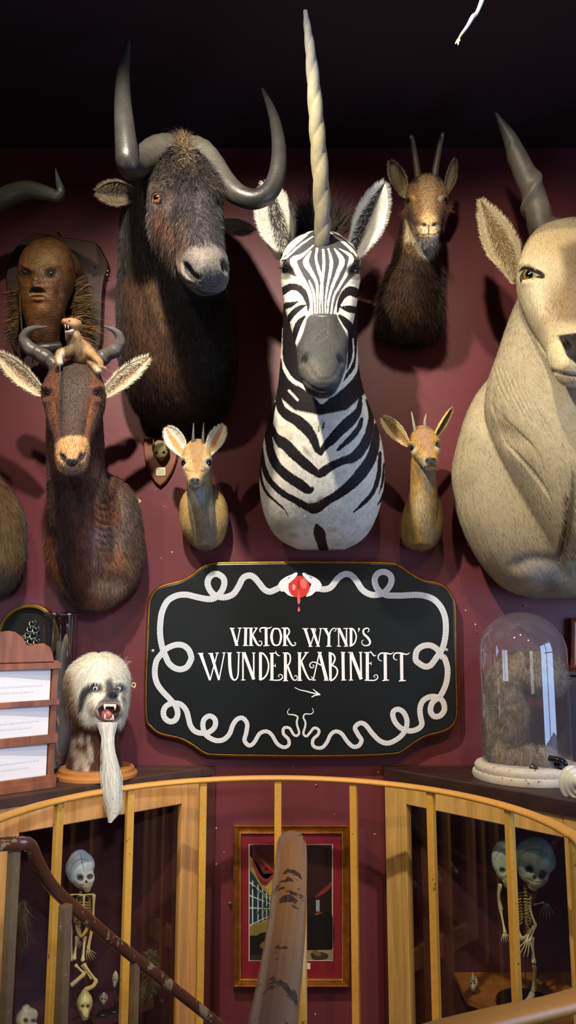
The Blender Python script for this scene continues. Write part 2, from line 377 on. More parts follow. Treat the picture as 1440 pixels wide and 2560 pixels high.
LB = [ # crop B: pixel offset (750,1550), scale .20833
 ([(60,102),(125,312)],[34,26]),([(125,312),(190,102)],13),([(150,108),(220,312)],[34,26]),([(220,312),(250,102)],13),([(28,104),(100,104)],11),([(122,104),(178,104)],11),([(230,104),(262,102)],11),([(102,318),(150,316)],11),([(192,316),(240,316)],11),
 ([(300,104),(350,195)],32),([(348,190),(345,312)],32),([(350,190),(370,130),(400,100),(430,108),(425,132),(405,130)],[17,15,13,11,9,7]),([(268,102),(330,104)],11),([(315,316),(378,314)],12),
 ([(462,105),(465,312)],15),([(438,102),(485,102)],11),([(442,314),(492,316)],11),([(472,108),(560,305)],32),([(558,105),(558,300)],15),([(520,102),(578,102)],11),([(525,316),(578,314)],11),
 ([(612,105),(612,310)],32),([(590,102),(640,112),(675,190),(660,265),(625,305),(595,314)],17),
 ([(698,106),(716,106)],20),([(712,108),(700,145)],[18,4]),
 ([(808,148),(828,130),(820,102),(790,100),(762,120),(765,165),(815,215),(840,260),(830,295),(790,308),(752,295),(742,255),(765,238)],[7,11,13,15,19,25,29,25,19,15,11,9,6]),
 ([(80,395),(0,520)],18),([(50,392),(105,390)],12),([(15,500),(60,620),(105,705),(135,715),(148,690),(128,680)],[26,25,19,12,9,6]),
 ([(232,395),(160,715)],15),([(235,395),(318,715)],[34,42]),([(210,388),(262,390)],12),([(148,722),(190,720)],12),([(285,722),(345,724)],12),
 ([(255,545),(200,515),(150,505),(118,535),(128,570),(158,572),(165,545),(148,540)],[14,14,13,13,13,11,9,6]),
 ([(362,395),(366,722)],[38,30]),([(345,390),(395,410),(420,460),(400,520),(375,540)],19),([(375,540),(430,570),(450,620),(430,680),(390,720),(360,728)],19),
 ([(515,395),(520,715)],36),([(490,388),(545,390)],12),([(495,722),(555,720)],12),
 ([(607,400),(612,715)],23),([(615,400),(735,712)],40),([(728,395),(735,700)],21),([(575,390),(635,390)],12),([(585,722),(638,720)],12),([(705,390),(750,388)],12),
 ([(808,395),(808,715)],38),([(770,392),(850,390)],13),([(845,370),(865,400),(890,430),(915,420)],[5,15,15,5]),([(815,522),(855,520)],12),([(852,500),(856,542)],8),
 ([(775,722),(850,725),(900,722),(932,695),(925,662),(900,660),(885,678),(905,692)],[13,15,15,13,11,9,9,6]),
 ([(985,492),(950,480),(938,440),(965,402),(1030,398),(1090,408),(1128,382)],[6,11,15,17,19,15,4]),([(1022,400),(1025,720)],38),([(988,728),(1068,720)],13),
 ([(1170,478),(1140,475),(1122,440),(1145,400),(1210,398),(1280,412),(1322,390)],[6,11,15,17,19,15,4]),([(1218,400),(1222,725)],38),([(1185,733),(1270,726)],13)]
AR = [([(-64,810),(0,840),(60,852),(150,876),(236,894)],[8,11,13,15,15]),([(155,830),(200,868),(243,898)],[7,15,13]),([(140,925),(180,905),(243,897)],[14,14,10])]
g = G()
for pts, w in LA: ribbon(g, X((480, 1550), .19444, pts), np.array(w)*.19444, .0052)
for pts, w in LB: ribbon(g, X((750, 1550), .20833, pts), np.array(w)*.20833, .0052)
mk('lettering', g, m_paintw, sign, smooth=False, label='white hand painted lettering')
g = G()
for pts, w in AR: ribbon(g, X((750, 1550), .20833, pts), np.array(w)*.20833, .0052)
mk('arrow', g, m_paintw, sign, smooth=False, label='white painted arrow pointing right')
# snakes
C_, D_, E_, F_ = (360, 1400), (740, 1400), (360, 1640), (740, 1640)
LS = X(C_, .27778, [(1235,240),(1180,268),(1130,285),(1080,262),(1030,200),(985,152),(940,140),(890,165),(850,240),(800,308),(720,336),(640,318),(590,265),(572,200),(600,143),(655,125),(712,160),(722,220),(692,290),(630,345),(560,350),(470,332),(380,312),(290,322),(210,372),(162,470),(146,580),(146,680),(165,790),(200,880)]) + \
     X(E_, .27778, [(222,62),(270,105),(330,120),(388,96),(424,30)]) + X(C_, .27778, [(425,870),(403,810),(350,768),(280,765),(200,800),(145,860)]) + \
     X(E_, .27778, [(110,50),(97,150),(115,240),(160,310),(235,390),(288,455),(303,520),(282,575),(232,590),(185,555),(175,500),(200,450),(260,425),(330,435),(380,490),(400,560),(420,630),(460,678),(520,695),(585,685),(638,635),(638,570),(590,540),(542,570),(530,630),(550,700),(600,742),(660,762),(720,750),(770,700),(800,620),(840,568),(890,560),(928,610),(920,690),(905,760),(945,805),(990,780),(1040,700),(1100,678),(1150,710),(1200,790),(1260,822),(1303,800),(1300,750),(1255,700),(1260,648),(1310,650),(1345,705),(1375,718),(1396,690),(1380,630),(1375,590),(1383,550),(1350,530),(1302,525),(1292,500),(1310,472)])
RS = X(D_, .28472, [(150,222),(200,250),(260,256),(310,235),(360,170),(420,126),(480,132),(530,182),(580,258),(640,298),(700,306),(770,288),(828,220),(836,150),(790,108),(730,112),(692,160),(702,230),(745,285),(800,310),(850,312),(940,312),(1040,306),(1130,315),(1210,347),(1270,410),(1305,490),(1316,580),(1310,680),(1288,770),(1245,840)]) + \
     X(F_, .28472, [(1222,30),(1180,82),(1130,92),(1072,58)]) + X(D_, .28472, [(1050,870),(1060,800),(1110,757),(1180,750),(1240,785),(1285,850)]) + \
     X(F_, .28472, [(1305,20),(1330,110),(1325,210),(1300,290),(1262,355),(1205,400),(1185,440),(1182,490),(1215,530),(1268,522),(1303,470),(1290,400),(1240,362),(1170,360),(1110,400),(1088,470),(1095,540),(1105,600),(1070,640),(1010,658),(960,650),(910,625),(865,570),(850,500),(888,468),(940,490),(973,560),(965,640),(920,705),(850,752),(790,765),(730,740),(670,680),(610,605),(560,590),(518,630),(545,690),(575,740),(550,788),(500,795),(450,750),(400,682),(350,662),(305,690),(270,760),(230,803),(180,805),(147,780),(152,730),(193,690),(200,650),(160,632),(125,670),(92,705),(65,680),(80,620),(82,580),(65,540),(80,510),(130,510),(152,490),(143,455)])
m_snake = bpy.data.materials.new('snake_scales'); m_snake.use_nodes = True
nt = m_snake.node_tree; N_ = nt.nodes.new; L_ = nt.links.new; uvn = N_('ShaderNodeUVMap'); sx = N_('ShaderNodeSeparateXYZ'); L_(uvn.outputs[0], sx.inputs[0])
def mth(op, a, b=None):
    n = N_('ShaderNodeMath'); n.operation = op
    for i, q in enumerate((a, b)):
        if q is None: continue
        if isinstance(q, (int, float)): n.inputs[i].default_value = q
        else: L_(q, n.inputs[i])
    return n.outputs[0]
zz = mth('PINGPONG', mth('MULTIPLY', sx.outputs[1], 3.0), .5)
uu = mth('FRACT', mth('ADD', mth('MULTIPLY', sx.outputs[0], 3.0), mth('MULTIPLY', zz, 1.1)))
dk = mth('LESS_THAN', uu, .30)
mxn = N_('ShaderNodeMix'); mxn.data_type = 'RGBA'; L_(dk, mxn.inputs[0]); mxn.inputs[6].default_value = (*lin((250, 251, 253)), 1); mxn.inputs[7].default_value = (*lin((52, 56, 64)), 1)
L_(mxn.outputs[2], nt.nodes['Principled BSDF'].inputs['Base Color']); nt.nodes['Principled BSDF'].inputs['Roughness'].default_value = .5
def snake(pts, sgn):
    n = len(pts); w = np.interp(np.linspace(0, 1, n), [0, .04, .3, .5, .7, .85, .95, 1], [15, 15.5, 15, 14, 12.5, 9, 5, 1.5])
    g = G(); uv = ribbon(g, pts, w, .0052, smooth=7, taper=.0015)
    s = mk('painted_snake', g, m_snake, sign, smooth=False, uv=uv, label='white snake with dark scale pattern painted on the board')
    return s
s1 = snake(LS, 1); s2 = snake(RS, -1)
def flat(g, pts, off, c, sm=4):
    K = cr(np.array(pts+[pts[0]], float), sm)[:-1]; V = [P(x, y, SY-off) for x, y in K]
    ce = P(*K.mean(0), SY-off-.0002); n = len(V); g.add(V+[ce], [(i, (i+1) % n, n) for i in range(n)], c)
m_pt = MAT('sign_paint_colours', None, .5)
g = G()
for mir in (0, 1):
    def mm(pts): return [((1499.5-x) if mir else x, y) for x, y in pts]
    flat(g, mm(X(C_, .27778, [(1205, 225), (1230, 185), (1280, 150), (1330, 130), (1365, 112), (1378, 128), (1355, 165), (1300, 215), (1290, 245), (1320, 300), (1350, 330), (1300, 318), (1262, 285), (1230, 280)])), .0062, col(240, 240, 244))
    flat(g, mm(X(C_, .27778, [(1295, 160), (1320, 150), (1335, 155), (1318, 172), (1298, 172)])), .0066, col(70, 75, 80), 2)
mk('snake_heads', g, m_pt, sign, smooth=False, label='two white snake heads biting the red fruit')
g = G()
K = [(747.5+math.cos(t)*26.5, 1467+math.sin(t)*27.5) for t in np.linspace(0, 2*PI, 16, endpoint=False)]
flat(g, K, .0070, col(214, 48, 40))
flat(g, X(C_, .27778, [(1335, 225), (1352, 220), (1365, 240), (1355, 270), (1338, 265)]), .0074, col(245, 160, 145))
flat(g, X(D_, .28472, [(40, 175), (75, 165), (95, 200), (90, 245), (60, 250), (40, 215)]), .0072, col(236, 110, 98))
flat(g, X(D_, .28472, [(18, 180), (26, 180), (28, 250), (16, 250)]), .0074, col(150, 20, 20))
flat(g, X(D_, .28472, [(20, 245), (30, 300), (38, 360), (25, 392), (11, 360), (16, 300)]), .0074, col(226, 96, 90))
flat(g, X(D_, .28472, [(26, 403), (36, 440), (25, 455), (14, 440)]), .0074, col(226, 110, 104))
for mir in (0, 1):
    pts_ = [((1499.5-x) if mir else x, y) for x, y in X(C_, .27778, [(1290, 175), (1335, 140), (1368, 112), (1382, 126), (1360, 160), (1318, 200), (1298, 208)])]
    flat(g, pts_, .0078, col(240, 240, 244))
mk('painted_fruit', g, m_pt, sign, smooth=False, label='red round fruit dripping juice painted on the board')
for x, y in ((382, 1627), (1117, 1625)):
    mk('screw', G().sphere(sp(x, y, .005), A(.006, .003, .006), n=14, m=8), MAT('screw_metal', (190, 190, 185), .4, metal=.5), sign, label='pale screw head')

# ================================================================ CAMERA, WORLD, LIGHTS
cam = bpy.data.cameras.new('camera'); co = bpy.data.objects.new('camera', cam); COL.objects.link(co); SC.camera = co
co.location = tuple(CAM); co.rotation_euler = (PI/2+PITCH, 0, 0)
cam.sensor_fit = 'VERTICAL'; cam.sensor_height = 36; cam.lens = 36*FPX/2560; cam.clip_start = .02
W = bpy.data.worlds.new('world'); SC.world = W; W.use_nodes = True
W.node_tree.nodes['Background'].inputs[0].default_value = (.012, .012, .018, 1); W.node_tree.nodes['Background'].inputs[1].default_value = 1
def spot(loc, tgt, e, c, ang, blend=.4, r=.03):
    l = bpy.data.lights.new('spot_light', 'SPOT'); l.energy = e; l.color = c; l.spot_size = math.radians(ang); l.spot_blend = blend; l.shadow_soft_size = r
    o = bpy.data.objects.new('spot_light', l); COL.objects.link(o); o.location = loc
    o.rotation_euler = (Vector(tgt)-Vector(loc)).to_track_quat('-Z', 'Y').to_euler(); return o
def area(loc, tgt, e, c, sx, sy):
    l = bpy.data.lights.new('window_daylight', 'AREA'); l.energy = e; l.color = c; l.shape = 'RECTANGLE'; l.size = sx; l.size_y = sy
    o = bpy.data.objects.new('window_daylight', l); COL.objects.link(o); o.location = loc
    o.rotation_euler = (Vector(tgt)-Vector(loc)).to_track_quat('-Z', 'Y').to_euler(); return o
spot((-.45, 1.10, 3.3), (.05, 2.8, 1.78), 255, (1, .90, .74), 84, 1.0)
spot((.30, 1.25, 3.33), (1.0, 2.8, 2.35), 74, (1, .84, .62), 62, .9)
spot((-1.0, 1.0, 3.33), (-.85, 2.8, 1.9), 50, (1, .82, .60), 70, .9)
spot((.9, .2, 3.2), (.75, 1.9, .75), 85, (1, .64, .24), 62, .7)
spot((-.6, -.2, 3.2), (-.35, 2.2, .75), 80, (1, .66, .28), 44, .6)
spot((.25, -.7, 2.35), (-.85, 2.35, 1.18), 160, (.84, .90, 1), 30, .7, r=.08)  # unseen cool spot, added to brighten only the lower left
area((XR+.12, (WY0+WY1)/2, (WZ0+WZ1)/2), (0, 2.0, 1.6), 34, (.42, .60, 1), WZ1-WZ0, WY1-WY0)
area((1.25, YB-.12, 1.5), (1.25, 0, 1.5), 6, (.85, .92, 1), .8, 1.3)
area((XL-.12, 1.25, 1.5), (0, 2.0, 1.4), 9, (.6, .75, 1), 1.0, .7)
vs = SC.view_settings; SC.display_settings.display_device = 'sRGB'; vs.view_transform = 'Standard'; vs.look = 'None'; vs.gamma = 1; vs.use_curve_mapping = False; vs.exposure = 0.0
# ================================================================ CABINETS, RAILING
def frame_plane(A0, B0):
    d = nrm(B0-A0); n = nrm(np.cross(d, (0, 0, 1))); return (n if n[1] < 0 else -n), d
m_pine = MAT('pine_frame', (222, 162, 92), .45, wood=(5, .22, (9, 9, .6)), bump=(80, .05))
m_pineR = MAT('oak_frame', (206, 164, 92), .5, wood=(6, .22, (9, 9, .6)), bump=(80, .05))
m_top = MAT('dark_plank', (74, 50, 42), .5, wood=(4, .3, (1, 6, 6)), bump=(60, .1))
m_top2 = MAT('darker_plank', (52, 30, 26), .5, wood=(4, .3, (1, 6, 6)), bump=(60, .1))
m_in = MAT('cabinet_inside', (74, 26, 28), .7, noise=(4, .15))
m_pane = GLASS('pane_glass', (.96, .97, .97), 1.42)
ZT = 1.02
def cabinet(side):
    left = side < 0
    tip = A(-.255, WY-.001, 0) if left else A(.337, WY-.001, 0)
    A0 = A(-.312, 2.755, 0) if left else A(.345, 2.765, 0)
    d = nrm(A(-.80, -.70, 0)) if left else nrm(A(.476, -.51, 0))
    B0 = A0+d*(1.35 if left else 1.45)
    n = nrm(np.cross(d, (0, 0, 1))); n = n if n[1] < 0 else -n
    t = thing('display_cabinet', 'corner display cabinet with pale pine frame and worn dark plank top' if left else 'corner display cabinet with yellow oak frame and dark brown top under the glass dome', 'cabinet', (A0[0]+d[0]*.6, A0[1]+d[1]*.6, 0))
    o = n*.035; th = .03 if left else .045
    xs = (XL+.001) if left else (XR-.001)
    Q = [tip+A(0, 0, 0), A0+o*.4, B0+o, A(xs, B0[1]+.0, 0), A(xs, WY-.001, 0)]
    if not left: Q = [tip, A0+o*.4, B0+o, A(xs, B0[1], 0), A(xs, WY-.001, 0)]
    g = G().prism([A(q[0], q[1], ZT-th) for q in Q], (0, 0, th), bev=.004)
    mk('cabinet_top', g, m_top if left else m_top2, t, smooth=False, label='worn dark brown plank top')
    mt = m_pine if left else m_pineR
    def fr(name, q, zlo, zhi, dep=.03, lab=None, bev=.003):      # a frame member between distances q0,q1 along the front
        R = np.array([d, n, (0, 0, 1)]).T
        g = G().box((q[0], -dep/2, zlo), (q[1], dep/2, zhi), bev=bev, R=R, o=A0); return mk(name, g, mt, t, smooth=False, label=lab)
    def sd(px, py):
        p = PPL(px, py, A0, n); return np.dot(p-A0, d), p[2]
    if left:
        s0 = 0.0; s1 = sd(448, 2100)[0]; s2 = sd(38, 2200)[0]; zt = ZT-th; z1 = sd(240, 2046)[1]
        fr('frame_stile', (s0, s1), 0.03, zt); fr('frame_stile', (s2, s2+.08), .03, zt); fr('top_rail', (s1, s2), z1, zt, dep=.028)
        g = G().bar(A0+d*(s1+.004)+n*.016+A(0, 0, .05), A0+d*(s1+.004)+n*.016+A(0, 0, z1), .008, .008); mk('glazing_bead', g, mt, t, smooth=False)
        gl = (s1-.005, s2+.005, z1+.005)
    else:
        s0 = 0.0; s1 = sd(1024, 2150)[0]; s2 = sd(1421, 2200)[0]; zt = ZT-th; z1 = sd(1220, 2052)[1]
        fr('frame_stile', (s0, s1), 0.03, zt); fr('frame_stile', (s2, s2+.08), .03, zt); fr('top_rail', (s1, s2), z1, zt, dep=.028)
        gl = (s1-.005, s2+.005, z1+.005)
    fr('bottom_rail', (s1, s2), .03, .12, dep=.028)
    R = np.array([d, n, (0, 0, 1)]).T
    mk('glass_pane', G().box((gl[0], -.002, .1), (gl[1], .002, gl[2]), R=R, o=A0), m_pane, t, smooth=False, label='clear glass pane')
    # far stile panel and inner lining
    g = G(); 
    g.prism([A0+A(0, .0, .02)+(-n*.02), A(tip[0], WY-.004, .02), A(tip[0]+(-.012 if left else .012), WY-.004, .02), A0+(-n*.02)+d*.012+A(0, 0, .02)], (0, 0, ZT-th-.021))
    g.box((min(xs, tip[0]), WY-.012, .02), (max(xs, tip[0]), WY-.002, ZT-th-.001))
    mk('inner_lining', g, m_in, t, smooth=False, label='dark red back of the cabinet')
    g = G().prism([A0+(-n*.025)+d*.02+A(0, 0, .03), A(A0[0]+(-.03 if left else .03), WY-.015, .03), A(xs+(.02 if left else -.02), WY-.015, .03), B0-n*.03+A(0, 0, .03)], (0, 0, .02))
    mk('cabinet_floor', g, m_in, t, smooth=False)
    return t, A0, d, n, R
cabL, LA0, Ld, Ln, LR = cabinet(-1)
cabR, RA0, Rd, Rn, RR = cabinet(1)

# --- curved railing round the stairwell
m_rail = MAT('brass_paint', (222, 164, 76), .5, noise=((3, .10), (60, .06)), spec=.6)
m_bar = MAT('cream_bar_paint', (216, 164, 66), .42, noise=((4, .14), (80, .08)), chips=(38, .66, (120, 90, 50)))
rc = A(-.047, 1.88); rr_ = .724; ZR = 1.5-.487
rail = thing('stair_railing', 'curved yellow brass coloured handrail with square upright bars around the stairwell', 'railing', (rc[0], rc[1]+rr_, 0))
def rp(a, z=ZR): return A(rc[0]+rr_*math.sin(a), rc[1]+rr_*math.cos(a), z)
pts = [rp(a) for a in np.linspace(-1.95, 2.05, 40)]
end = [P(1640, 2330, 1.35), P(1560, 2440, 1.08), P(1440, 2500, .92), P(1260, 2545, .80), P(1060, 2600, .72), P(900, 2680, .66)]
g = G().tube(pts[:36]+end, .008, n=16, m=3, e=2.6, front=(0, 0, 1), asp=2.3)
mk('handrail', g, m_rail, rail, angle=50)
def ang_for(px):
    best = None
    for a in np.linspace(-1.55, 1.7, 1500):
        x, _ = project(rp(a)); e_ = abs(x-px)
        if best is None or e_ < best[0]: best = (e_, a)
    return best[1]
EXTRA = [-1.9]
for px in (-40, 138+10, 326, 508, 695, 884, 1077, 1272, 1434):
    a = ang_for(px) if px != -40 else -1.9; p = rp(a); R = np.array([(math.cos(a), -math.sin(a), 0), (math.sin(a), math.cos(a), 0), (0, 0, 1)]).T
    w = .0115
    g = G().box((-w, -w*.85, 0), (w, w*.85, ZR-.004), bev=.0016, R=R, o=A(p[0], p[1], 0)); mk('upright_bar', g, m_bar, rail, smooth=False)
# --- brown chipped stair rail on the left, descending
m_chipd = MAT('chipped_brown_paint', (92, 54, 40), .22, noise=(20, .12), chips=(26, .56, (150, 132, 104)), spec=.6, coat=.4)
sr = thing('stair_handrail', 'chipped dark brown metal handrail bending down the stairs at left', 'handrail', P(150, 2560, 1.7)*A(1, 1, 0))
pth = [P(-160, 2112, 1.45), P(-30, 2112, 1.5), P(48, 2108, 1.53), P(76, 2116, 1.56), P(96, 2160, 1.60), P(126, 2210, 1.66), P(158, 2244, 1.72), P(210, 2290, 1.78), P(300, 2365, 1.90), P(420, 2460, 2.02), P(540, 2556, 2.14), P(600, 2608, 2.18)]
g = G().tube(pth, .0128, n=16, m=5, e=2.4, front=(0, 0, 1), asp=.85)
mk('handrail', g, m_chipd, sr, angle=50)
m_post = MAT('worn_post_paint', (120, 98, 66), .5, noise=((6, .3), (60, .1)), chips=(30, .66, (196, 140, 110)))
for (x, yt, Y, w) in ((36, 2118, 1.54, .009), (164, 2262, 1.70, .0105), (338, 2402, 1.94, .0085)):
    p = P(x, yt, Y); R = Matrix.Rotation(-.5, 3, 'Z')
    mk('post', G().box((-w, -w, 0), (w, w, p[2]), bev=.0012, R=R, o=A(p[0], p[1], 0)), m_post, sr, smooth=False)
# --- thick worn pipe rail in the middle foreground
m_pipe = MAT('worn_tan_pipe', (166, 126, 88), .36, noise=(9, .08), chips=(20, .60, (58, 34, 34)), spec=.5, coat=.25)
pr = thing('pipe_handrail', 'thick worn tan painted pipe rail with chipped end in front of framed picture', 'handrail', A(.01, 1.2, 0))
c0 = P(728, 2112, 1.22); r0 = .0225
pth = [P(625, 2800, .60), P(668, 2640, .70), P(692, 2500, .80), P(706, 2400, .88), P(718, 2300, .97), P(725, 2200, 1.07), P(728, 2140, 1.15), P(729, 2116, 1.20)]
g = G().tube(pth, [.0225]*7+[.0225], n=28, m=5, front=(0, 0, 1), cap=.35)
mk('rail_pipe', g, m_pipe, pr)
g = G().tube([P(737, 2140, 1.19), P(739, 2300, 1.19)*A(1, 1, 1), A(*(P(742, 2500, 1.19)))], .0165, n=20, m=3)
pz = P(739, 2150, 1.195); g = G().tube([A(pz[0], pz[1], 0), A(pz[0], pz[1], .5), A(pz[0], pz[1], pz[2]-.005)], .0165, n=20, m=3, cap=0)
mk('support_post', g, m_bar, pr, label='yellow painted upright under the pipe')

# --- framed picture behind the railing
FY = WY-.028
fp = thing('framed_picture', 'gilt framed painting with red mount hanging low behind the railing', 'picture', P(728, 2467, FY))
m_oldgold = MAT('old_gold', (176, 118, 44), .33, metal=.75, noise=((25, .3), (90, .2)), bump=(70, .15))
m_goldhi = MAT('worn_gold', (226, 190, 130), .35, metal=.7, noise=(50, .15))
def corners(x0, y0, x1, y1, off): return [P(x, y, WY-off) for x, y in ((x0, y0), (x1, y0), (x1, y1), (x0, y1))]
def ringf(rects):
    g = G(); Q = [corners(*r) for r in rects]; V = np.array(Q).reshape(-1, 3)
    g.add(V, [(k*4+i, k*4+(i+1) % 4, (k+1)*4+(i+1) % 4, (k+1)*4+i) for k in range(len(rects)-1) for i in range(4)]); return g
g = ringf([(583, 2063, 874, 2469, .002), (583, 2063, 874, 2469, .030), (586, 2066, 871, 2466, .034), (589, 2069, 868, 2463, .030), (593, 2072, 864, 2459, .029), (598, 2077, 859, 2454, .020), (599, 2080, 858, 2451, .019), (602, 2083, 855, 2448, .021), (605, 2086, 852, 2445, .012)])
mk('picture_frame', g, m_oldgold, fp, smooth=False)
mk('frame_slip', ringf([(598.5, 2079, 858.5, 2452, .0185), (600, 2080.5, 857, 2450.5, .023), (603, 2084, 854, 2447, .018)]), m_goldhi, fp, smooth=False, label='bright worn inner gilt edge')
mk('mount_board', ringf([(603, 2084, 854, 2447, .0115), (622, 2111, 832, 2401, .0115)]), MAT('red_mount', (128, 22, 38), .6), fp, smooth=False, label='deep red mount')
g = ringf([(621.5, 2110, 832.5, 2402, .012), (624, 2112.5, 830, 2399.5, .0105)]); mk('mount_bevel', g, MAT('bevel', (215, 195, 175), .7), fp, smooth=False, label='pale bevel')
m_art = MAT('painting_colours', None, .55)
g = G(); AY = [.0100]
def art(pts, c, sm=3):
    K = cr(np.array(pts+[pts[0]], float), sm)[:-1] if sm > 1 else np.array(pts, float); AY[0] += .00003
    V = [P(x, y, WY-AY[0]) for x, y in K]; ce = P(*K.mean(0), WY-AY[0]); n = len(V); g.add(V+[ce], [(i, (i+1) % n, n) for i in range(n)], col(*c))
def Z(l): return [(580+x*.2222, 2050+y*.2222) for x, y in l]
art(Z([(190, 270), (1135, 270), (1140, 1585), (190, 1585)]), (30, 18, 14), 1)
art(Z([(195, 400), (470, 640), (470, 1100), (340, 1200), (195, 1210)]), (150, 128, 62), 1)
art(Z([(195, 1200), (300, 1180), (470, 1090), (600, 1100), (600, 1300), (195, 1300)]), (128, 116, 58), 1)
art(Z([(195, 550), (260, 640), (290, 700), (330, 760), (400, 830), (460, 920), (462, 1000), (450, 1090), (225, 1185), (195, 1180)]), (28, 52, 66), 1)
for i in range(7):
    t = i/6; x = 232+228*(1-(1-t)**1.7); yt = 700+t*250; yb = 1180-t*140; w = 5*(1-t)+2
    art(Z([(x-w, yt-20*(1-t)), (x+w, yt-14*(1-t)), (x+w, yb-4), (x-w, yb)]), (196, 206, 190), 1)
for i, (ya, yb) in enumerate(((700, 915), (850, 955), (990, 1000), (1190, 1060))):
    art(Z([(195, ya-10), (460, yb-3), (460, yb+2), (195, ya+6)]), (196, 206, 190), 1)
for k in range(26):
    x = 240+random.random()*200; t = (x-232)/228; y = 730+t*200+random.random()*(420-t*300); s = 14*(1-t)+5
    art(Z([(x-s, y-s), (x+s*.6, y-s*.8), (x+s, y+s), (x-s*.5, y+s)]), random.choice([(46, 84, 98), (70, 110, 80), (20, 34, 60), (120, 140, 120)]))
art(Z([(225, 275), (470, 275), (470, 620), (400, 640), (300, 560), (240, 380)]), (70, 26, 20), 1)
art(Z([(232, 290), (290, 400), (340, 500), (400, 560), (470, 540), (470, 600), (420, 690), (370, 735), (320, 700), (270, 600), (235, 450)]), (104, 34, 26))
art(Z([(240, 420), (290, 560), (340, 640), (400, 660), (468, 600), (468, 640), (400, 690), (330, 672), (270, 580)]), (140, 52, 38))
art(Z([(300, 420), (360, 500), (420, 560), (470, 590), (470, 560), (430, 530), (370, 460)]), (138, 52, 36))
art(Z([(370, 760), (470, 680), (470, 830), (430, 850)]), (176, 150, 70), 1)
art(Z([(250, 1330), (330, 1270), (430, 1270), (520, 1330), (520, 1500), (400, 1560), (230, 1560), (235, 1420)]), (20, 18, 12))
art(Z([(310, 1410), (350, 1370), (430, 1355), (500, 1380), (440, 1440), (340, 1450)]), (128, 92, 42))
art(Z([(200, 1520), (600, 1500), (600, 1580), (200, 1580)]), (52, 42, 20), 1)
art(Z([(600, 280), (1120, 280), (1120, 700), (1000, 850), (830, 900), (600, 900)]), (46, 20, 18), 1)
art(Z([(1118, 680), (1118, 750), (1050, 820), (930, 880), (1000, 800), (1070, 740)]), (128, 46, 28))
art(Z([(945, 900), (985, 900), (985, 1030), (945, 1030)]), (150, 170, 184), 1)
for x in (955, 965, 975): art(Z([(x-1, 880), (x+1, 880), (x+1, 1030), (x-1, 1030)]), (60, 70, 80), 1)
art(Z([(930, 1050), (980, 1035), (1040, 1060), (1040, 1080), (940, 1075)]), (120, 60, 40))
art(Z([(860, 1110), (930, 1080), (1125, 1060), (1130, 1450), (900, 1460), (835, 1420), (845, 1250)]), (10, 8, 8))
art(Z([(820, 1465), (1135, 1460), (1135, 1575), (820, 1575)]), (150, 134, 100), 1)
art(Z([(885, 1500), (950, 1480), (1060, 1500), (1085, 1540), (1040, 1570), (910, 1570)]), (60, 50, 28))
art(Z([(905, 1475), (935, 1460), (1000, 1500), (990, 1530), (930, 1520)]), (110, 96, 60))
mk('painting', g, m_art, fp, smooth=False, label='painting of a curtained cabinet hall with shelves and a dark cloaked figure')
mk('caption_tag', G().box((-.012, -.001, -.0095), (.012, 0, .0095), o=P(767, 2415, WY-.0118)), MAT('caption_white', (225, 222, 205), .7), fp, smooth=False, label='small white paper tag on the mount')
# ================================================================ TAXIDERMY TOOLKIT
def slices(rows, n=40, m=6, e=2.0):
    """horizontal cross sections: (py, xl, xr, Yfront, Yback[, e])"""
    K = []
    for r in rows:
        py, xl, xr, yf, yb = r[:5]; yc = (yf+yb)/2; c = P((xl+xr)/2, py, yc)
        K.append([*c, (xr-xl)/2*SZ(c), (yb-yf)/2, r[5] if len(r) > 5 else e])
    D = cr(np.array(K), m); V = []
    zc = np.linspace(-1, 1, 4)
    for q in D:
        for i in range(n):
            a = 2*PI*i/n; ca, sa = math.cos(a), math.sin(a); ee = 2/q[5]
            V.append((q[0]+math.copysign(abs(ca)**ee, ca)*q[3], q[1]+math.copysign(abs(sa)**ee, sa)*q[4], q[2]))
    M = len(D)
    Fc = [(j*n+i, j*n+(i+1) % n, (j+1)*n+(i+1) % n, (j+1)*n+i) for j in range(M-1) for i in range(n)]+[tuple(range(n))[::-1], tuple((M-1)*n+i for i in range(n))]
    return np.array(V), Fc
def headloft(rows, front=(0, -1, 0), n=36, m=5, cap=.8):
    """rows: (px, py, Y, halfwidth_px, r_front, r_back[, e]) rings square to the spine"""
    K = []
    for r in rows:
        c = P(*r[:3]); K.append([*c, r[3]*SZ(c), r[4], r[5], r[6] if len(r) > 6 else 2.0])
    D = cr(np.array(K), m); Q = D[:, :3]; T = nrm(np.gradient(Q, axis=0)); f0 = nrm(front); V = []
    seq = [(0, math.sin((j+.4)/4*PI/2), -math.cos((j+.4)/4*PI/2)*cap) for j in range(4)]+[(i, 1, 0) for i in range(len(Q))]+[(len(Q)-1, math.sin((3.6-j)/4*PI/2), math.cos((3.6-j)/4*PI/2)*cap) for j in range(4)]
    for i, sc, off in seq:
        t = T[i]; v = nrm(f0-np.dot(f0, t)*t); u = np.cross(v, t); u = -u if u[0] < 0 else u
        rx, rf, rb, e = np.maximum(D[i, 3:], 1e-4); rm = min(rx, (rf+rb)/2)
        for q in range(n):
            a = 2*PI*q/n; ca, sa = math.cos(a), math.sin(a); x = math.copysign(abs(ca)**(2/e), ca); y = math.copysign(abs(sa)**(2/e), sa)
            V.append(Q[i]+t*off*rm+(u*x*rx+v*y*(rf if y > 0 else rb))*sc)
    M = len(seq)
    Fc = [(j*n+q, j*n+(q+1) % n, (j+1)*n+(q+1) % n, (j+1)*n+q) for j in range(M-1) for q in range(n)]+[tuple(range(n))[::-1], tuple((M-1)*n+q for q in range(n))]
    return np.array(V), Fc
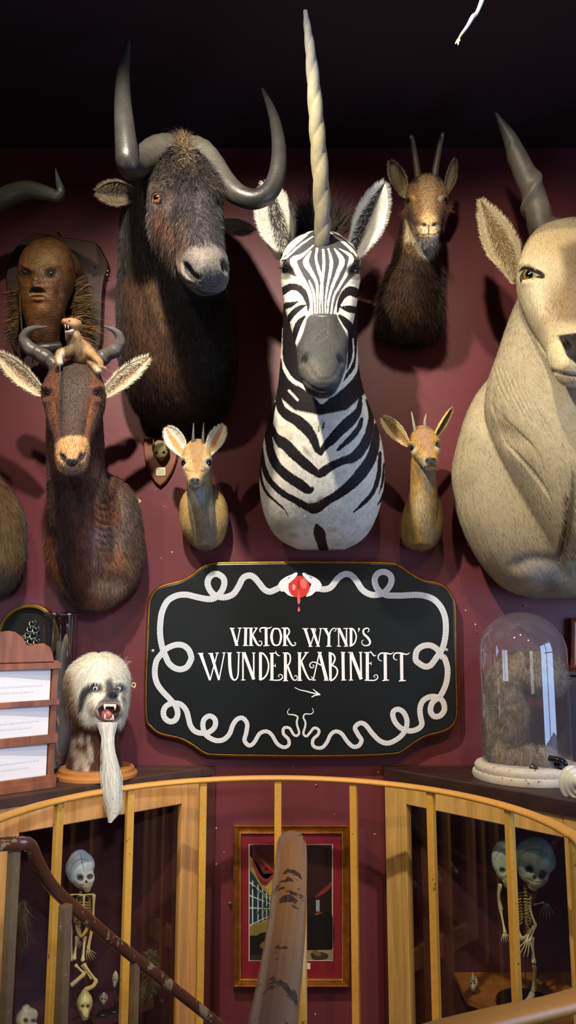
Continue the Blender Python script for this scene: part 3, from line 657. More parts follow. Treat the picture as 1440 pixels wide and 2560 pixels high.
def evalmesh(V, Fc, mods):
    me = bpy.data.meshes.new('tmp'); me.from_pydata([tuple(map(float, v)) for v in V], [], [tuple(int(i) for i in f) for f in Fc]) if not isinstance(Fc, np.ndarray) else None
    if isinstance(Fc, np.ndarray):
        me.vertices.add(len(V)); me.vertices.foreach_set('co', V.astype(np.float32).ravel()); k = Fc.shape[1]
        me.loops.add(Fc.size); me.loops.foreach_set('vertex_index', Fc.astype(np.int32).ravel()); me.polygons.add(len(Fc)); me.polygons.foreach_set('loop_start', np.arange(0, Fc.size, k, dtype=np.int32)); me.update(calc_edges=True)
    else:
        import bmesh
        bm = bmesh.new(); bm.from_mesh(me); bmesh.ops.recalc_face_normals(bm, faces=bm.faces); bm.to_mesh(me); bm.free()
    o = bpy.data.objects.new('tmp', me); SC.collection.objects.link(o)
    for t, kw in mods:
        m = o.modifiers.new('m', t)
        for a, b in kw.items(): setattr(m, a, b)
    dg = bpy.context.evaluated_depsgraph_get(); ob = o.evaluated_get(dg); em = ob.to_mesh()
    n = len(em.vertices); co = np.zeros(n*3, np.float32); em.vertices.foreach_get('co', co)
    li = np.zeros(len(em.loops), np.int32); em.loops.foreach_get('vertex_index', li); Fq = li.reshape(-1, 4)
    ob.to_mesh_clear(); bpy.data.objects.remove(o); bpy.data.meshes.remove(me)
    return co.reshape(-1, 3).astype(float), Fq
def accum(idx, val, n):
    return np.stack([np.bincount(idx, weights=val[:, k], minlength=n) for k in range(val.shape[1])], 1)
def vnormals(V, Fq):
    a, b, c, d = (V[Fq[:, i]] for i in range(4)); fn = np.cross(c-a, d-b)
    return nrm(accum(Fq.T.ravel(), np.tile(fn, (4, 1)), len(V)))
def subdivide(V, Fq, lab=None, it=1):
    """split every quad in four and relax"""
    n = len(V); e = np.vstack([Fq[:, [0, 1]], Fq[:, [1, 2]], Fq[:, [2, 3]], Fq[:, [3, 0]]]); e.sort(axis=1)
    key = e[:, 0].astype(np.int64)*n+e[:, 1]; uk, inv = np.unique(key, return_inverse=True); u0, u1 = uk//n, uk % n
    m = len(Fq); E = (inv.reshape(4, m)+n).T; C = np.arange(m)+n+len(uk)
    V2 = np.vstack([V, (V[u0]+V[u1])/2, V[Fq].mean(1)])
    F2 = np.vstack([np.stack([Fq[:, k], E[:, k], C, E[:, k-1]], 1) for k in range(4)])
    for _ in range(it):
        ed = np.vstack([F2[:, [0, 1]], F2[:, [1, 2]], F2[:, [2, 3]], F2[:, [3, 0]]]); s = accum(ed.ravel(), V2[ed[:, ::-1].ravel()], len(V2)); c = np.bincount(ed.ravel(), minlength=len(V2))[:, None]
        V2 = V2*.5+s/c*.5
    if lab is None: return V2, F2
    L = np.concatenate([lab, np.maximum(lab[u0], lab[u1]), lab[Fq].max(1)]); return V2, F2, L
def inpoly(x, y, Q):
    r = np.zeros(x.shape, bool); n = len(Q)
    for i in range(n):
        (x0, y0), (x1, y1) = Q[i], Q[(i+1) % n]
        c = ((y0 > y) != (y1 > y)) & (x < (x1-x0)*(y-y0)/((y1-y0) if y1 != y0 else 1e-9)+x0); r ^= c
    return r
def segdist(x, y, Q, W=None, closed=False):
    n = len(Q); best = np.full(x.shape, 1e9)
    for i in range(n if closed else n-1):
        x0, y0 = Q[i]; x1, y1 = Q[(i+1) % n]; dx, dy = x1-x0, y1-y0
        t = np.clip(((x-x0)*dx+(y-y0)*dy)/(dx*dx+dy*dy+1e-9), 0, 1)
        d = np.hypot(x-x0-t*dx, y-y0-t*dy)
        if W is not None: d = d-(W[i]*(1-t)+W[(i+1) % n]*t)/2
        best = np.minimum(best, d)
    return best
def surf(b, px, py, Y):
    try: h, n = b.hit(px, py); return h
    except ValueError: return P(px, py, Y)
class Body:
    def __init__(s, parts, voxel=.004, smooth=6, sub=0):
        V = []; Fc = []; k = 0; s.parts = parts
        for pv, pf in parts: V.append(pv); Fc += [tuple(i+k for i in f) for f in pf]; k += len(pv)
        s.V, s.F = evalmesh(np.vstack(V), Fc, [('REMESH', dict(mode='VOXEL', voxel_size=voxel)), ('SMOOTH', dict(factor=.5, iterations=smooth))])
        s.bvh = None; s.upd()
        s.lab = np.zeros(len(s.V), int)
    def upd(s):
        s.N = vnormals(s.V, s.F); s.px, s.py = project(s.V); s.view = nrm(CAM-s.V); s.fr = (s.N*s.view).sum(1)
    def subdiv(s):
        s.V, s.F, s.lab = subdivide(s.V, s.F, s.lab); s.upd(); s.bvh = None
    def label(s, k, part, tol=.012):
        b = BVHTree.FromPolygons([tuple(v) for v in part[0]], part[1])
        # cheap: test only verts inside the bounding box
        lo, hi = part[0].min(0)-tol, part[0].max(0)+tol
        for i in np.where(((s.V > lo) & (s.V < hi)).all(1))[0]:
            q = b.find_nearest(Vector(s.V[i]), tol)
            if q[0] is not None: s.lab[i] = k
    def hit(s, px, py):
        if s.bvh is None: s.bvh = BVHTree.FromPolygons(s.V.tolist(), s.F.tolist())
        d = ray(px, py); h = s.bvh.ray_cast(Vector(CAM), Vector(nrm(d)))
        if h[0] is None: raise ValueError(f'no hit {px},{py}')
        return np.array(h[0]), np.array(h[1])
    def near(s, h, rm):
        return np.exp(-(np.linalg.norm(s.V-h, axis=1)/rm)**4)
    def dent(s, px, py, rx, amt, ry=None, rot=0, mode='n', vec=None, dep=3.0):
        """push (amt>0 inwards) a soft elliptical spot given in photo pixels"""
        ry = ry or rx; h, n = s.hit(px, py); c, si = math.cos(math.radians(rot)), math.sin(math.radians(rot))
        x, y = s.px-px, s.py-py; u, v = (x*c+y*si)/rx, (-x*si+y*c)/ry; w = np.exp(-(u*u+v*v)*1.2)*s.near(h, max(rx, ry)*SZ(h)*dep)*(s.fr > -.2)
        d = -n if vec is None else nrm(np.asarray(vec, float)); s.V = s.V+d*(amt*w)[:, None]; s.upd()
    def crease(s, pts, wpx, amt, dep=4.0):
        K = cr(np.array(pts, float), 4) if len(pts) > 2 else np.array(pts, float); m = K[len(K)//2]; h, n = s.hit(*m)
        L = np.hypot(*(K[0]-K[-1]))/2+wpx*2
        d = np.maximum(segdist(s.px, s.py, K), 0)/wpx; w = np.exp(-d*d)*s.near(h, L*SZ(h)*1.6)*(s.fr > 0)
        s.V = s.V-s.N*(amt*w)[:, None]; s.upd()
    def paint(s, base): s.C = np.tile(lin(base), (len(s.V), 1))
    def mix(s, w, c, var=0):
        w = np.clip(w, 0, 1)[:, None]; s.C = s.C*(1-w)+lin(c)*w
    def blob(s, px, py, rx, ry, c, amt=1, rot=0, soft=.5, lab=None):
        co_, si = math.cos(math.radians(rot)), math.sin(math.radians(rot)); x, y = s.px-px, s.py-py
        r = np.hypot((x*co_+y*si)/rx, (-x*si+y*co_)/ry); w = smooth01((1+soft-r)/(2*soft))*amt*(s.fr > -.3)
        if lab is not None: w = w*(s.lab == lab)
        s.mix(w, c)
    def poly(s, pts, c, amt=1, feather=3, sm=4, lab=None):
        K = cr(np.array(pts+[pts[0]], float), sm)[:-1]; x0, y0 = K.min(0)-feather*2; x1, y1 = K.max(0)+feather*2
        idx = np.where((s.px > x0) & (s.px < x1) & (s.py > y0) & (s.py < y1) & (s.fr > -.3))[0]
        if lab is not None: idx = idx[s.lab[idx] == lab]
        x, y = s.px[idx], s.py[idx]; d = segdist(x, y, K, closed=True); d = np.where(inpoly(x, y, K), d, -d)
        w = np.zeros(len(s.V)); w[idx] = smooth01(d/(2*feather)+.5)*amt; s.mix(w, c)
    def line(s, pts, w, c, amt=1, feather=1.2, sm=4, lab=None, wob=0):
        K = np.hstack([np.array(pts, float), (np.ones(len(pts))*w if np.ndim(w) == 0 else np.array(w, float))[:, None]])
        K = cr(K, sm) if len(pts) > 2 else K; mw = K[:, 2].max()+4
        idx = np.where((s.px > K[:, 0].min()-mw) & (s.px < K[:, 0].max()+mw) & (s.py > K[:, 1].min()-mw) & (s.py < K[:, 1].max()+mw) & (s.fr > -.3))[0]
        if lab is not None: idx = idx[s.lab[idx] == lab]
        d = segdist(s.px[idx], s.py[idx], K[:, :2], K[:, 2])
        if wob: d = d+vnoise(s.V[idx], 90, 3)*wob+vnoise(s.V[idx], 260, 5)*wob*.5
        ww = np.zeros(len(s.V)); ww[idx] = smooth01(-d/(2*feather)+.5)*amt; s.mix(ww, c)
    def mottle(s, scale, amt, seed=0, c=None, th=None, stretch=None):
        q = s.V*(np.array(stretch) if stretch is not None else 1); n = vnoise(q, scale, seed)+.5*vnoise(q, scale*2.1, seed+1)
        if c is None: s.C = s.C*np.clip(1+amt*n, .1, 3)[:, None]
        else: s.mix(smooth01((n-th)*4)*amt, c)
def strands(R, D, Ln, Wd, C, Ns, bend=None, k=3):
    """tapered flat hairs; R roots, D dirs, Ln lengths, Wd widths, C colours, Ns shading normals"""
    n = len(R); side = nrm(np.cross(D, Ns)); a = RNG.normal(0, .35, n)[:, None]; side = nrm(side+Ns*a)
    bend = np.zeros_like(R) if bend is None else bend
    V = []; 
    for j in range(k):
        t = j/k; p = R+D*(Ln*t)[:, None]+bend*(Ln*t*t)[:, None]; w = (Wd*(1-t)**.8/2)[:, None]
        V += [p-side*w, p+side*w]
    V.append(R+D*Ln[:, None]+bend*Ln[:, None])
    m = 2*k+1; V = np.stack(V, 1).reshape(-1, 3); T = []
    for j in range(k-1): T += [(2*j, 2*j+1, 2*j+3), (2*j, 2*j+3, 2*j+2)]
    T.append((2*k-2, 2*k-1, 2*k)); T = np.array(T); F3 = (np.arange(n)[:, None, None]*m+T[None]).reshape(-1, 3)
    tip = np.linspace(.85, 1.12, k+1); cc = np.stack([C*tip[j//2] for j in range(m)], 1).reshape(-1, 3)
    return V, F3, cc, np.repeat(Ns, m, 0)
def flow(N, d):
    d = d-(d*N).sum(1, keepdims=True)*N; return nrm(d)
def furcoat(b, count, length, width, dirf, lift=.35, jit=.35, lenf=None, cvar=.18, droop=.15, mask=None, cfun=None, lenvar=.35, avoid=()):
    F3 = np.vstack([b.F[:, [0, 1, 2]], b.F[:, [0, 2, 3]]]); A3, B3, C3 = b.V[F3[:, 0]], b.V[F3[:, 1]], b.V[F3[:, 2]]
    ar = np.linalg.norm(np.cross(B3-A3, C3-A3), axis=1); ar = ar*(b.fr[F3[:, 0]] > -.45)
    if mask is not None: ar = ar*mask[F3[:, 0]]
    for ax_, ay_, ra_ in avoid: ar = ar*(np.hypot(b.px[F3[:, 0]]-ax_, b.py[F3[:, 0]]-ay_) > ra_)
    i = RNG.choice(len(F3), count, p=ar/ar.sum()); u = RNG.random(count); v = RNG.random(count); q = u+v > 1; u[q] = 1-u[q]; v[q] = 1-v[q]
    u, v = u[:, None], v[:, None]; R = A3[i]*(1-u-v)+B3[i]*u+C3[i]*v; vi = F3[i, 0]; N = b.N[vi]; C = b.C[vi]
    D = flow(N, dirf(R, N, b.px[vi], b.py[vi])); D = nrm(D+N*lift+RNG.normal(0, jit, (count, 3))*.5)
    L = length*(1+RNG.uniform(-lenvar, lenvar, count))
    if lenf is not None: L = L*lenf(b.px[vi], b.py[vi])
    cl = vnoise(R, 60, 9)*.7+vnoise(R*A(1, 1, .3), 170, 11); C = C*(1+cvar*.9*RNG.normal(0, 1, count)+cvar*1.3*cl)[:, None]; C = np.clip(C, 0.001, 1)
    if cfun is not None: C = cfun(C, R)
    keep = L > length*.05; 
    return strands(R[keep], D[keep], L[keep], np.full(keep.sum(), width), C[keep], nrm(N[keep]+RNG.normal(0, .25, (keep.sum(), 3))), bend=np.tile((0, 0, -droop), (keep.sum(), 1)))
def finish(name, b, mat, parent, furs=(), label=None):
    F3 = np.vstack([b.F[:, [0, 1, 2]], b.F[:, [0, 2, 3]]]); Vs, Fs, Cs, Ns = [b.V], [F3], [b.C], [b.N]; k = len(b.V)
    for v, f, c, n in furs: Vs.append(v); Fs.append(f+k); Cs.append(c); Ns.append(n); k += len(v)
    return mk(name, (np.vstack(Vs), np.vstack(Fs), np.clip(np.vstack(Cs), 0, 1)), mat, parent, normals=np.vstack(Ns), label=label)
def tuft(roots, dirs, ln, wd, cols_, jit=.3, droop=.2, per=1, k=4):
    R = np.repeat(np.asarray(roots, float), per, 0); D = np.repeat(nrm(dirs), per, 0); n = len(R)
    D = nrm(D+RNG.normal(0, jit, (n, 3))); C = np.array(cols_)[RNG.integers(0, len(cols_), n)]*(1+RNG.normal(0, .2, n))[:, None]
    Ns = nrm(nrm(CAM-R)+RNG.normal(0, .5, (n, 3))); D2 = D
    return strands(R, D2, np.asarray(ln)*RNG.uniform(.6, 1.2, n), np.full(n, wd), np.clip(C, .002, 1), Ns, bend=np.tile((0, 0, -droop), (n, 1))+RNG.normal(0, .15, (n, 3)), k=k)
def mkhair(name, sets, mat, parent, label=None, kind=None):
    Vs, Fs, Cs, Ns = [], [], [], []; k = 0
    for v, f, c, n in sets: Vs.append(v); Fs.append(f+k); Cs.append(c); Ns.append(n); k += len(v)
    return mk(name, (np.vstack(Vs), np.vstack(Fs), np.vstack(Cs)), mat, parent, normals=np.vstack(Ns), label=label, kind=kind)
def ear(parent, base, tip, Yb, Yt, wpx, mat, prof, inner, rim, back, face=(0, -1, 0), cup=(1.1, .35), fringe=0, fcol=None, ihair=0, hl=.012, bend=0, label=None, rimw=.72, th=.0025, irot=0, tipc=None, tips=.84):
    """leaf shaped cupped ear with thickness, its rim fringe and inner hairs joined in"""
    b0, t0 = P(*base, Yb), P(*tip, Yt); ax = t0-b0; L = np.linalg.norm(ax); axn = ax/L; f = nrm(face); f = nrm(f-np.dot(f, axn)*axn); sd = np.cross(axn, f)
    if sd[0] < 0: sd = -sd
    W_ = wpx/2*SZ((b0+t0)/2); m, n = 26, 15; Vf = []; Vb = []; Cf = []; Cb = []; pr = np.array(prof)
    for i in range(m):
        s = i/(m-1); w = W_*np.interp(s, pr[:, 0], pr[:, 1]); cu = cup[0]*(1-s)+cup[1]*s
        for j in range(n):
            t = -1+2*j/(n-1); off = f*(cu*w*(t*t-.6))+sd*bend*W_*math.sin(PI*s)
            p = b0+ax*s+sd*w*t*(1-.12*t*t)+off; nn = nrm(-f+sd*t*cu*1.2)
            Vf.append(p); Vb.append(p+nn*th*(1-.8*abs(t)))
            q = smooth01((abs(t+irot*.4)-rimw+.25*s)/.22); kt = smooth01((s-tips)/.08) if tipc else 0; Cf.append((lin(inner)*(1-q)+lin(rim)*q)*(1-kt)+(lin(tipc)*kt if tipc else 0)); Cb.append(lin(back)*(1-kt)+(lin(tipc)*kt if tipc else 0))
    Vf, Vb = np.array(Vf), np.array(Vb); k = m*n
    Fc = [(i*n+j, i*n+j+1, (i+1)*n+j+1, (i+1)*n+j) for i in range(m-1) for j in range(n-1)]
    F2 = [tuple(q+k for q in fa)[::-1] for fa in Fc]; ed = [i*n for i in range(m)]+[(m-1)*n+j for j in range(1, n)]+[i*n+n-1 for i in range(m-2, -1, -1)]+[j for j in range(n-2, 0, -1)]
    F3 = [(ed[i], ed[(i+1) % len(ed)], ed[(i+1) % len(ed)]+k, ed[i]+k) for i in range(len(ed))]
    V = np.vstack([Vf, Vb]); Cc = np.vstack([Cf, Cb]); Fa = Fc+F2+F3; fa = np.array(Fa)
    ve, fe = evalmesh(V, Fa, [('SUBSURF', dict(levels=1))]) if False else (V, fa)
    N = vnormals(V, fa); 
    # face normals must point outwards on the front grid (towards f)
    if (N[:k]*f).sum() < 0: N = -N; fa = fa[:, ::-1]
    F3t = np.vstack([fa[:, [0, 1, 2]], fa[:, [0, 2, 3]]]); Vs, Fs, Cs, Ns = [V], [F3t], [Cc*(1+.12*vnoise(V, 120, 4))[:, None]], [N]; kk = len(V)
    def addh(h):
        nonlocal kk
        Vs.append(h[0]); Fs.append(h[1]+kk); Cs.append(h[2]); Ns.append(h[3]); kk += len(h[0])
    if fringe:
        ii = RNG.integers(0, m-1, fringe); jj = np.where(RNG.random(fringe) < .5, 0, n-1); u = RNG.random(fringe)[:, None]
        R = Vf[ii*n+jj]*(1-u)+Vf[(ii+1)*n+jj]*u; s_ = np.where(jj == 0, -1., 1.)[:, None]
        D = nrm(sd*s_*.8+axn*.9+f*.2+RNG.normal(0, .25, (fringe, 3))); C = np.tile(lin(fcol or rim), (fringe, 1))*(1+RNG.normal(0, .12, fringe))[:, None]
        addh(strands(R, D, hl*RNG.uniform(.5, 1.1, fringe), np.full(fringe, .0011), np.clip(C, 0, 1), nrm(np.tile(f, (fringe, 1))+RNG.normal(0, .3, (fringe, 3)))))
    if ihair:
        ii = RNG.integers(1, m-4, ihair); jj = RNG.integers(1, n-2, ihair); ua, ub = RNG.random((ihair, 1)), RNG.random((ihair, 1)); R = (Vf[ii*n+jj]*(1-ub)+Vf[ii*n+jj+1]*ub)*(1-ua)+(Vf[(ii+1)*n+jj]*(1-ub)+Vf[(ii+1)*n+jj+1]*ub)*ua; t = (jj/(n-1)*2-1)[:, None]
        D = nrm(-sd*t*.9+axn*.8+f*.35+RNG.normal(0, .25, (ihair, 3))); C = np.tile(lin(fcol or rim), (ihair, 1))*(1+RNG.normal(0, .18, ihair))[:, None]
        addh(strands(R, D, hl*1.5*RNG.uniform(.5, 1.1, ihair)*(np.abs(t[:, 0])*.7+.3), np.full(ihair, .001), np.clip(C, 0, 1), nrm(np.tile(f, (ihair, 1))+RNG.normal(0, .3, (ihair, 3)))))
    nb = (len(Vb) and 700)
    ib = RNG.integers(0, k, nb); R = Vb[ib]; Nb = N[k:][ib]; D = flow(Nb, np.tile(axn, (nb, 1))); D = nrm(D+Nb*.35+RNG.normal(0, .2, (nb, 3)))
    addh(strands(R, D, np.full(nb, hl*.6), np.full(nb, .0012), np.clip(np.tile(lin(back), (nb, 1))*(1+RNG.normal(0, .15, nb))[:, None], 0, 1), Nb))
    return mk('ear', (np.vstack(Vs), np.vstack(Fs), np.clip(np.vstack(Cs), 0, 1)), mat, parent, normals=np.vstack(Ns), label=label)
m_eyeg = MAT('glass_eye', None, .05, spec=.8, coat=1)
def eye(parent, b, px, py, rpx, iris=(30, 16, 8), look=None, pupil=.5, out=.35, lid=(20, 14, 12), lidw=.22, name='eye', asp=(1, 1), irisr=.8):
    h, n = b.hit(px, py); r = rpx*SZ(h); ax = nrm(look if look is not None else nrm(CAM-h)*.7+n*.6); c = h-n*r*(1-out)
    g = G(); z = ax; x = nrm(np.cross((0, 0, 1), z)); y = np.cross(z, x); R = np.array([x, y, z]).T; n_, m_ = 28, 20
    g.sphere(c, r, n=n_, m=m_, R=R); cosa = ((g.V()-c)/r) @ z; an = np.arccos(np.clip(cosa, -1, 1))
    C = np.where((an < pupil)[:, None], lin((4, 3, 3)), np.where((an < irisr)[:, None], lin(iris), lin((14, 10, 9)) if irisr < .79 else lin(iris)*.55)); g.c = [C]
    e = mk(name, g, m_eyeg, parent)
    g = G(); nn = nrm(n*.8+ax*.3); xx = nrm(np.cross((0, 0, 1), nn)); yy = np.cross(nn, xx)
    ring_ = [c+nn*r*.42+(xx*math.cos(t)*asp[0]+yy*math.sin(t)*asp[1]*.92)*r*.98 for t in np.linspace(0, 2*PI, 25)]
    g.tube(ring_, r*lidw, c=lin(lid), n=8, front=nn, cap=0); mk('eyelid', g, m_skin, e, label='dark rim of the eye')
    return e
m_fur = MAT('fur', None, .62, spec=.28, sheen=.12)
m_fine = MAT('short_coat', None, .6, spec=.25, bump=(420, .12), noise=(160, .08))
m_skin = MAT('dark_skin', None, .42, spec=.5)
m_horn = MAT('horn', None, .38, spec=.5, noise=((40, .16), (9, .12)), bump=(160, .18))
DOWN = lambda R, N, x, y: np.tile((0, 0, -1.0), (len(R), 1))
def horn(parent, path, radii, cols_, mod=None, n=24, m=8, front=(0, -1, 0), twist=0, name='horn', label=None, mat=None, asp=1.0, cap=.4, tip=True):
    pts = [P(*p) for p in path]; rad = [r*SZ(q) for r, q in zip(radii, pts)]
    cc = np.array([lin(c) for c in cols_]); cc = np.array([[np.interp(i/(len(pts)-1), np.linspace(0, 1, len(cc)), cc[:, k]) for k in range(3)] for i in range(len(pts))])
    g = G().tube(pts, rad, c=cc, n=n, m=m, front=front, cap=cap, twist=twist, mod=mod, asp=asp)
    return mk(name, g, mat or m_horn, parent, label=label)
# ================================================================ ZEBRA WITH A SINGLE HORN
T = thing('zebra_mount', 'striped zebra shoulder mount wearing a single long twisted ivory horn', 'taxidermy mount', P(803, 1370, WY))
neck = slices([(1374, 745, 862, 2.72, 2.795), (1350, 700, 905, 2.62, 2.798), (1310, 670, 934, 2.54, 2.799), (1250, 652, 954, 2.47, 2.799), (1180, 649, 961, 2.42, 2.799), (1110, 658, 953, 2.39, 2.79), (1050, 674, 933, 2.37, 2.78), (990, 691, 910, 2.36, 2.75),
               (930, 699, 897, 2.36, 2.72), (860, 704, 893, 2.36, 2.70), (780, 708, 892, 2.36, 2.67), (700, 712, 888, 2.37, 2.64), (640, 722, 880, 2.39, 2.60), (600, 745, 858, 2.42, 2.56)], e=2.1)
head = headloft([(797, 614, 2.44, 74, .05, .08), (799, 640, 2.40, 92, .075, .12, 2.3), (801, 680, 2.365, 99, .085, .14, 2.4), (802, 730, 2.33, 94, .08, .15, 2.3), (803, 785, 2.29, 84, .07, .14, 2.1), (804, 835, 2.25, 70, .06, .11, 2.1), (806, 880, 2.21, 64, .058, .085, 2.2), (806, 925, 2.175, 60, .056, .07, 2.3), (808, 962, 2.155, 47, .045, .05, 2.2)], front=(0, -1, .35), cap=.75)
b = Body([neck, head], voxel=.0042, smooth=5)
for sx in (-1, 1):
    X0 = 801
    b.dent(X0+sx*88, 676, 17, .012, ry=11); b.dent(X0+sx*86, 655, 22, -.010, ry=9); b.dent(X0+sx*80, 700, 26, -.006, ry=9)
    b.dent(X0+sx*52, 800, 16, .006, ry=50); b.dent(806+sx*46, 872, 18, -.005, ry=20)
    b.dent(806+sx*47, 897, 7, .012, ry=16, rot=sx*-24)
b.crease([(766, 905), (785, 938), (806, 950), (835, 940), (852, 905)], 5, .0015); b.crease([(758, 950), (780, 968), (806, 975), (840, 966), (856, 948)], 3, .003)
b.dent(806, 980, 18, -.006, ry=10)
b.label(1, head, .008); b.subdiv()

b.paint((238, 232, 214)); b.mottle(24, .35, 5, c=(196, 188, 150), th=.3)
def H(l): return [(600+x*.27778, 380+y*.27778) for x, y in l]
def Z(l): return [(620+x*.26389, 900+y*.26389) for x, y in l]
BK = (30, 25, 27); WT = (240, 235, 218); GR = (74, 73, 77)
def zs(pts, w, c=BK, k=Z, sc=.26389, lab=0, **kw): b.line(k(pts), np.array(w)*sc if np.ndim(w) else w*sc, c, lab=lab, wob=kw.pop('wob', .9), feather=.8, **kw)
# upper neck behind the head: dark with pale bands
b.poly([(690, 560), (910, 560), (912, 985), (690, 985)], BK, lab=0, feather=3)
zs([(320, -300), (318, -150), (320, 0), (350, 90), (420, 190), (520, 250), (640, 350), (700, 395)], [16, 20, 26, 32, 40, 36, 22, 60], WT); zs([(1045, -260), (1045, -120), (1035, 0), (1020, 90), (960, 180), (880, 260), (760, 350), (700, 395)], [16, 24, 28, 34, 44, 40, 30, 60], WT)
zs([(995, -200), (1000, -60), (975, 40), (930, 120)], [14, 18, 18, 10], WT)
zs([(300, 0), (305, 150), (345, 250), (430, 345), (520, 395), (640, 425), (700, 438), (800, 438), (900, 400), (975, 330), (1025, 240), (1050, 120), (1055, 0)], [40, 60, 86, 100, 110, 105, 95, 100, 105, 90, 60, 30, 20])
zs([(388, 290), (470, 378)], 24, WT, wob=.3); zs([(660, 370), (700, 405), (735, 372)], [20, 30, 20], WT)
zs([(280, 330), (310, 450), (370, 520), (460, 570), (540, 640), (605, 720), (648, 830), (668, 880)], [50, 80, 96, 105, 110, 90, 66, 30]); zs([(690, 885), (720, 830), (800, 745), (900, 640), (985, 560), (1045, 480), (1068, 360)], [40, 60, 92, 105, 100, 66, 30])
zs([(1078, 560), (1040, 660), (950, 760), (850, 850)], [36, 54, 54, 28])
zs([(245, 420), (205, 560), (200, 640), (250, 745), (350, 800), (450, 900), (560, 1000), (650, 1068), (690, 1075), (760, 1022), (880, 962), (1000, 920), (1090, 820), (1150, 680), (1165, 520), (1120, 380)], [50, 70, 100, 120, 108, 104, 94, 72, 84, 82, 74, 96, 96, 76, 50, 20])
zs([(185, 700), (215, 870), (262, 980), (350, 1080), (450, 1150), (545, 1205), (580, 1225)], [60, 80, 90, 92, 100, 110, 90])
zs([(235, 735), (262, 820), (330, 950), (430, 1030), (540, 1110), (600, 1190)], [8, 30, 62, 80, 66, 30], WT)
zs([(1215, 620), (1205, 800), (1150, 960), (1050, 1100), (950, 1200), (850, 1275), (740, 1340), (640, 1405), (560, 1390), (450, 1330), (330, 1262), (220, 1162), (160, 1050), (138, 950), (128, 800)], [50, 84, 104, 112, 100, 82, 84, 104, 76, 64, 60, 54, 52, 42, 24])
zs([(108, 950), (130, 1150), (180, 1260), (260, 1340), (340, 1410), (380, 1480)], [24, 26, 24, 22, 16, 6]); zs([(1250, 880), (1240, 1080), (1190, 1240), (1100, 1350), (1000, 1440)], [30, 42, 42, 38, 10])
zs([(1288, 980), (1275, 1150), (1240, 1270)], [16, 26, 6]); zs([(1302, 1230), (1270, 1310), (1230, 1370)], [30, 28, 6]); zs([(1265, 1420), (1240, 1480)], [14, 8])
zs([(650, 1570), (675, 1640), (690, 1700), (715, 1785)], [40, 110, 100, 92], (52, 26, 20)); zs([(722, 590), (712, 640)], [10, 22]); zs([(672, 615), (668, 680)], [8, 10])
b.line(Z([(690, 1340), (640, 1400), (600, 1380)]), 22, (62, 34, 26), lab=0, feather=6, amt=.6)
b.blob(*Z([(300, 1580)])[0], 28, 22, (150, 142, 100), .45, soft=.9); b.blob(*Z([(560, 870)])[0], 16, 6, (110, 80, 50), .5, rot=50)
b.blob(*Z([(800, 1610)])[0], 12, 6, (196, 184, 110), .6, soft=.9); b.blob(*Z([(430, 1660)])[0], 14, 7, (120, 112, 76), .5, soft=.9)
# face
def fs(pts, w, c=WT, **kw): zs(pts, w, c, k=H, sc=.27778, lab=1, wob=kw.pop('wob', .45), **kw)
b.poly(H([(380, 960), (470, 860), (560, 780), (680, 700), (800, 700), (960, 800), (1060, 900), (1080, 1000), (1040, 1110), (960, 1230), (890, 1330), (860, 1460), (640, 1460), (610, 1330), (560, 1240), (480, 1120), (400, 1060)]), GR, lab=1, feather=2)
fs([(748, 880), (755, 980), (750, 1080), (745, 1160), (742, 1300), (742, 1450)], [20, 24, 22, 14, 11, 10]); fs([(795, 870), (822, 980), (812, 1080), (788, 1200), (772, 1320), (766, 1450)], [14, 28, 26, 18, 13, 9])
fs([(850, 870), (918, 975), (880, 1090), (835, 1200), (800, 1320), (787, 1450)], [8, 48, 36, 26, 18, 10]); fs([(895, 870), (985, 925), (1000, 975), (960, 1090), (905, 1190), (845, 1300), (820, 1450)], [8, 30, 44, 30, 22, 18, 14])
fs([(1075, 1120), (1000, 1180), (930, 1250), (880, 1350), (855, 1450)], [90, 60, 30, 22, 26])
fs([(693, 870), (684, 960), (708, 1060), (734, 1160), (722, 1300), (718, 1450)], [18, 20, 28, 22, 14, 10]); fs([(640, 890), (592, 990), (640, 1080), (690, 1180), (697, 1300), (696, 1450)], [8, 50, 38, 26, 16, 10])
fs([(660, 840), (560, 930), (480, 975), (520, 1080), (585, 1180), (635, 1290), (648, 1450)], [8, 32, 60, 54, 36, 26, 20]); fs([(620, 1155), (655, 1240), (673, 1340), (674, 1450)], [8, 24, 18, 12])
fs([(400, 1190), (470, 1150), (530, 1170), (590, 1240), (622, 1340), (625, 1450)], [100, 70, 50, 30, 22, 20])
fs([(655, 760), (540, 840), (450, 920), (385, 975)], [10, 18, 20, 20]); fs([(600, 750), (500, 835), (420, 920)], [8, 12, 12]); fs([(800, 715), (900, 785), (990, 860), (1050, 930)], [10, 18, 22, 24]); fs([(850, 760), (940, 830), (1010, 900)], [8, 10, 10])
fs([(390, 1250), (450, 1215), (520, 1222), (575, 1270), (610, 1360), (615, 1430)], [70, 64, 62, 58, 36, 12], BK); fs([(390, 1385), (450, 1375), (525, 1345)], [64, 52, 8], BK)
fs([(420, 1530), (470, 1460), (540, 1400), (592, 1378)], [46, 54, 44, 12], BK); fs([(425, 1500), (445, 1620), (490, 1740), (500, 1800)], [34, 44, 34, 16], BK); fs([(582, 1478), (530, 1540), (500, 1620), (488, 1710)], [18, 54, 54, 20], BK)
fs([(1065, 1275), (990, 1250), (930, 1290), (892, 1370), (878, 1440)], [86, 84, 60, 36, 14], BK); fs([(1065, 1425), (980, 1412), (900, 1395)], [66, 62, 16], BK); fs([(895, 1470), (960, 1540), (1000, 1600), (985, 1690)], [26, 72, 66, 26], BK); fs([(1045, 1500), (1038, 1620), (990, 1740)], [30, 34, 26], BK)
